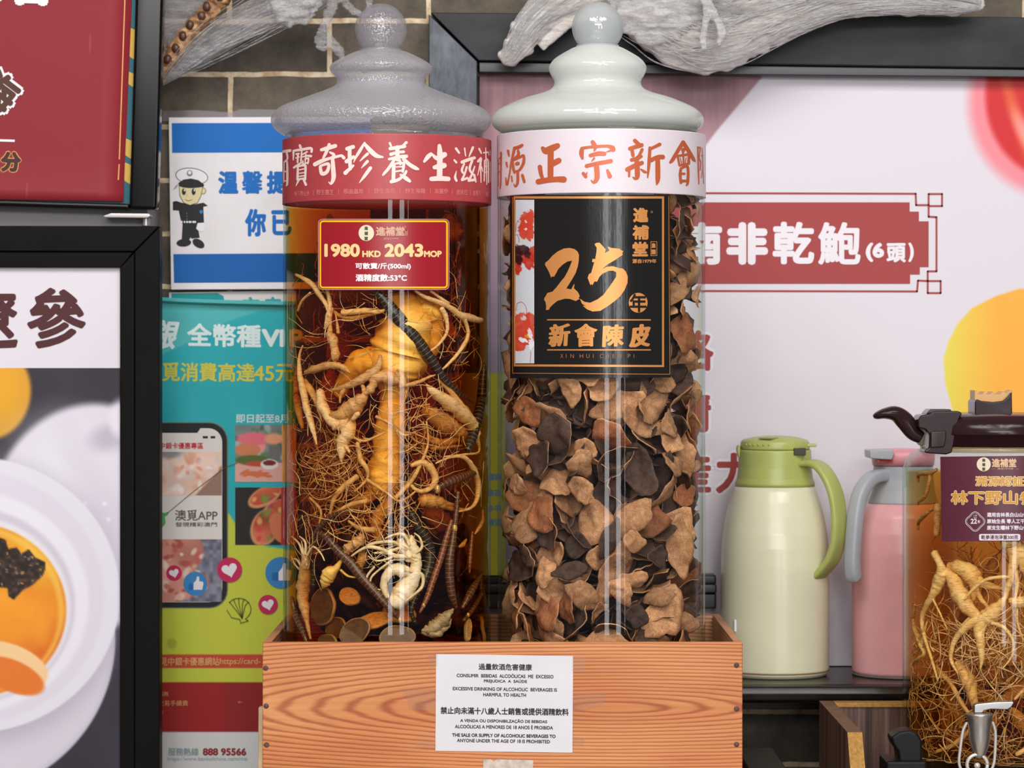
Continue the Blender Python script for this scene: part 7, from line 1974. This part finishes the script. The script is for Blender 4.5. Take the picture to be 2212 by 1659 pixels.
streaks('film_streaks', wf, WYF, [(1330, 20, 66), (1430, 40, 95), (1500, 64, 94), (1570, 66, 84), (1640, 44, 72), (1720, 18, 58), (1820, -8, 50), (1950, -14, 47), (2060, -2, 34), (2120, 10, 14)], 300, 0.62, 21, 2.1)
streaks('film_streaks', wf, WYF, [(1330, -50, 60), (1270, -30, 50), (1200, 5, 43), (1150, 50, 37), (1118, 100, 29), (1094, 132, 18)], 80, 0.6, 22, 1.8)
LYF = 0.372
wt = empty('wrapped_dried_tail', (Xat(480, LYF), LYF, Zat(40, LYF)), 'brown knobbly dried tail in clear film, hung at the upper left by the black cabinet', 'wrapped goods')
mb = MB()
lumpy(mb, LYF, [(340, 172, 15), (358, 140, 18), (378, 110, 20), (398, 80, 18), (420, 55, 20), (448, 26, 19), (470, 2, 20), (500, -40, 22), (530, -80, 20)], 11, 0.8, 14)
o = mb.build('tail', TAIL, wt); remesh(o, 0.002, 90, 0.0042, 2)
mb = MB()
for i, (x, y) in enumerate(((362, 128), (376, 104), (398, 78), (410, 54), (432, 34), (450, 14), (474, -8))):
    p = P(x + 4 * math.sin(i * 2.1), y, LYF - 0.0105); mb.ball(p, 0.0052, 10, 0, (1, 0.6, 1.2), 0.3, i)
mb.build('dark_nodules', flat('nodule_brown', (84, 50, 36), 0.4, var=0.3, scale=200), wt)
def sheet(poly_px, Y, name, mat, parent, bulge=0.012, seed=0, nu=26, nv=10):
    """crumpled closed film pocket between two edge lines (top, bottom)"""
    top, bot = [smooth_path(e, 8) for e in poly_px]
    def at(e, u):
        i = min(int(u * (len(e) - 1)), len(e) - 2); f = u * (len(e) - 1) - i
        return [a + (b - a) * f for a, b in zip(e[i], e[i + 1])]
    mb = MB(); N = nu + 1
    for sgn in (-1, 1):
        for j in range(nv + 1):
            for i in range(N):
                u, v = i / nu, j / nv
                a, b = at(top, u), at(bot, u)
                x, y = a[0] + (b[0] - a[0]) * v, a[1] + (b[1] - a[1]) * v
                d = sgn * bulge * (math.sin(math.pi * v) ** 0.7) * (0.5 + 0.5 * math.sin(math.pi * u) ** 0.5) if 0 < v < 1 else 0
                d += 0.0035 * mnoise.noise((x * 0.012 + seed, y * 0.05, sgn)) if 0 < v < 1 else 0
                mb.v.append(P(x, y, Y + d))
    M_ = (nv + 1) * N
    for s in (0, 1):
        for j in range(nv):
            for i in range(nu):
                f = (s * M_ + j * N + i, s * M_ + (j + 1) * N + i, s * M_ + (j + 1) * N + i + 1, s * M_ + j * N + i + 1)
                mb.f.append(f if s == 0 else f[::-1]); mb.m.append(0); mb.s.append(True)
    return mb.build(name, mat, parent)
sheet(([(346, 168), (400, 100), (470, 40), (560, -10), (700, -60)], [(350, 186), (420, 150), (500, 106), (560, 72), (640, 40), (740, -10)]), LYF - 0.006, 'film_sheet', FILM, wt, 0.020, 3)
sheet(([(340, -30), (350, -40), (380, -50), (470, -60)], [(344, 160), (356, 120), (380, 80), (440, 20)]), LYF - 0.004, 'film_sheet', FILM, wt, 0.014, 5)
mb = MB()
lumpy(mb, LYF - 0.022, [(575, -30, 26), (600, 0, 30), (625, 24, 34), (650, 16, 32), (690, -20, 24)], 14, 0.5)
lumpy(mb, LYF - 0.022, [(620, 30, 22), (628, 48, 10)], 15, 0.5)
o = mb.build('bunched_film', FILMW, wt); remesh(o, 0.0026, 110, 0.006, 9)
mb = MB()
for pts in ([(720, -30, 16), (718, 10, 14), (706, 40, 12), (700, 66, 8), (716, 92, 12), (736, 116, 10), (740, 130, 3)], [(700, 58, 9), (690, 80, 13), (692, 102, 8), (706, 104, 4)], [(735, -10, 10), (760, 20, 9), (790, 30, 7), (800, -10, 8)]):
    lumpy(mb, LYF - 0.012, pts, 16, 0.3, 12)
o = mb.build('film_strip', FILM, wt); remesh(o, 0.0016, 150, 0.003, 6)
streaks('film_streaks', wt, LYF - 0.012, [(350, 180, 8), (400, 135, 30), (460, 90, 46), (540, 45, 52), (620, 5, 50), (700, -30, 40)], 90, 0.4, 23, 0.8)
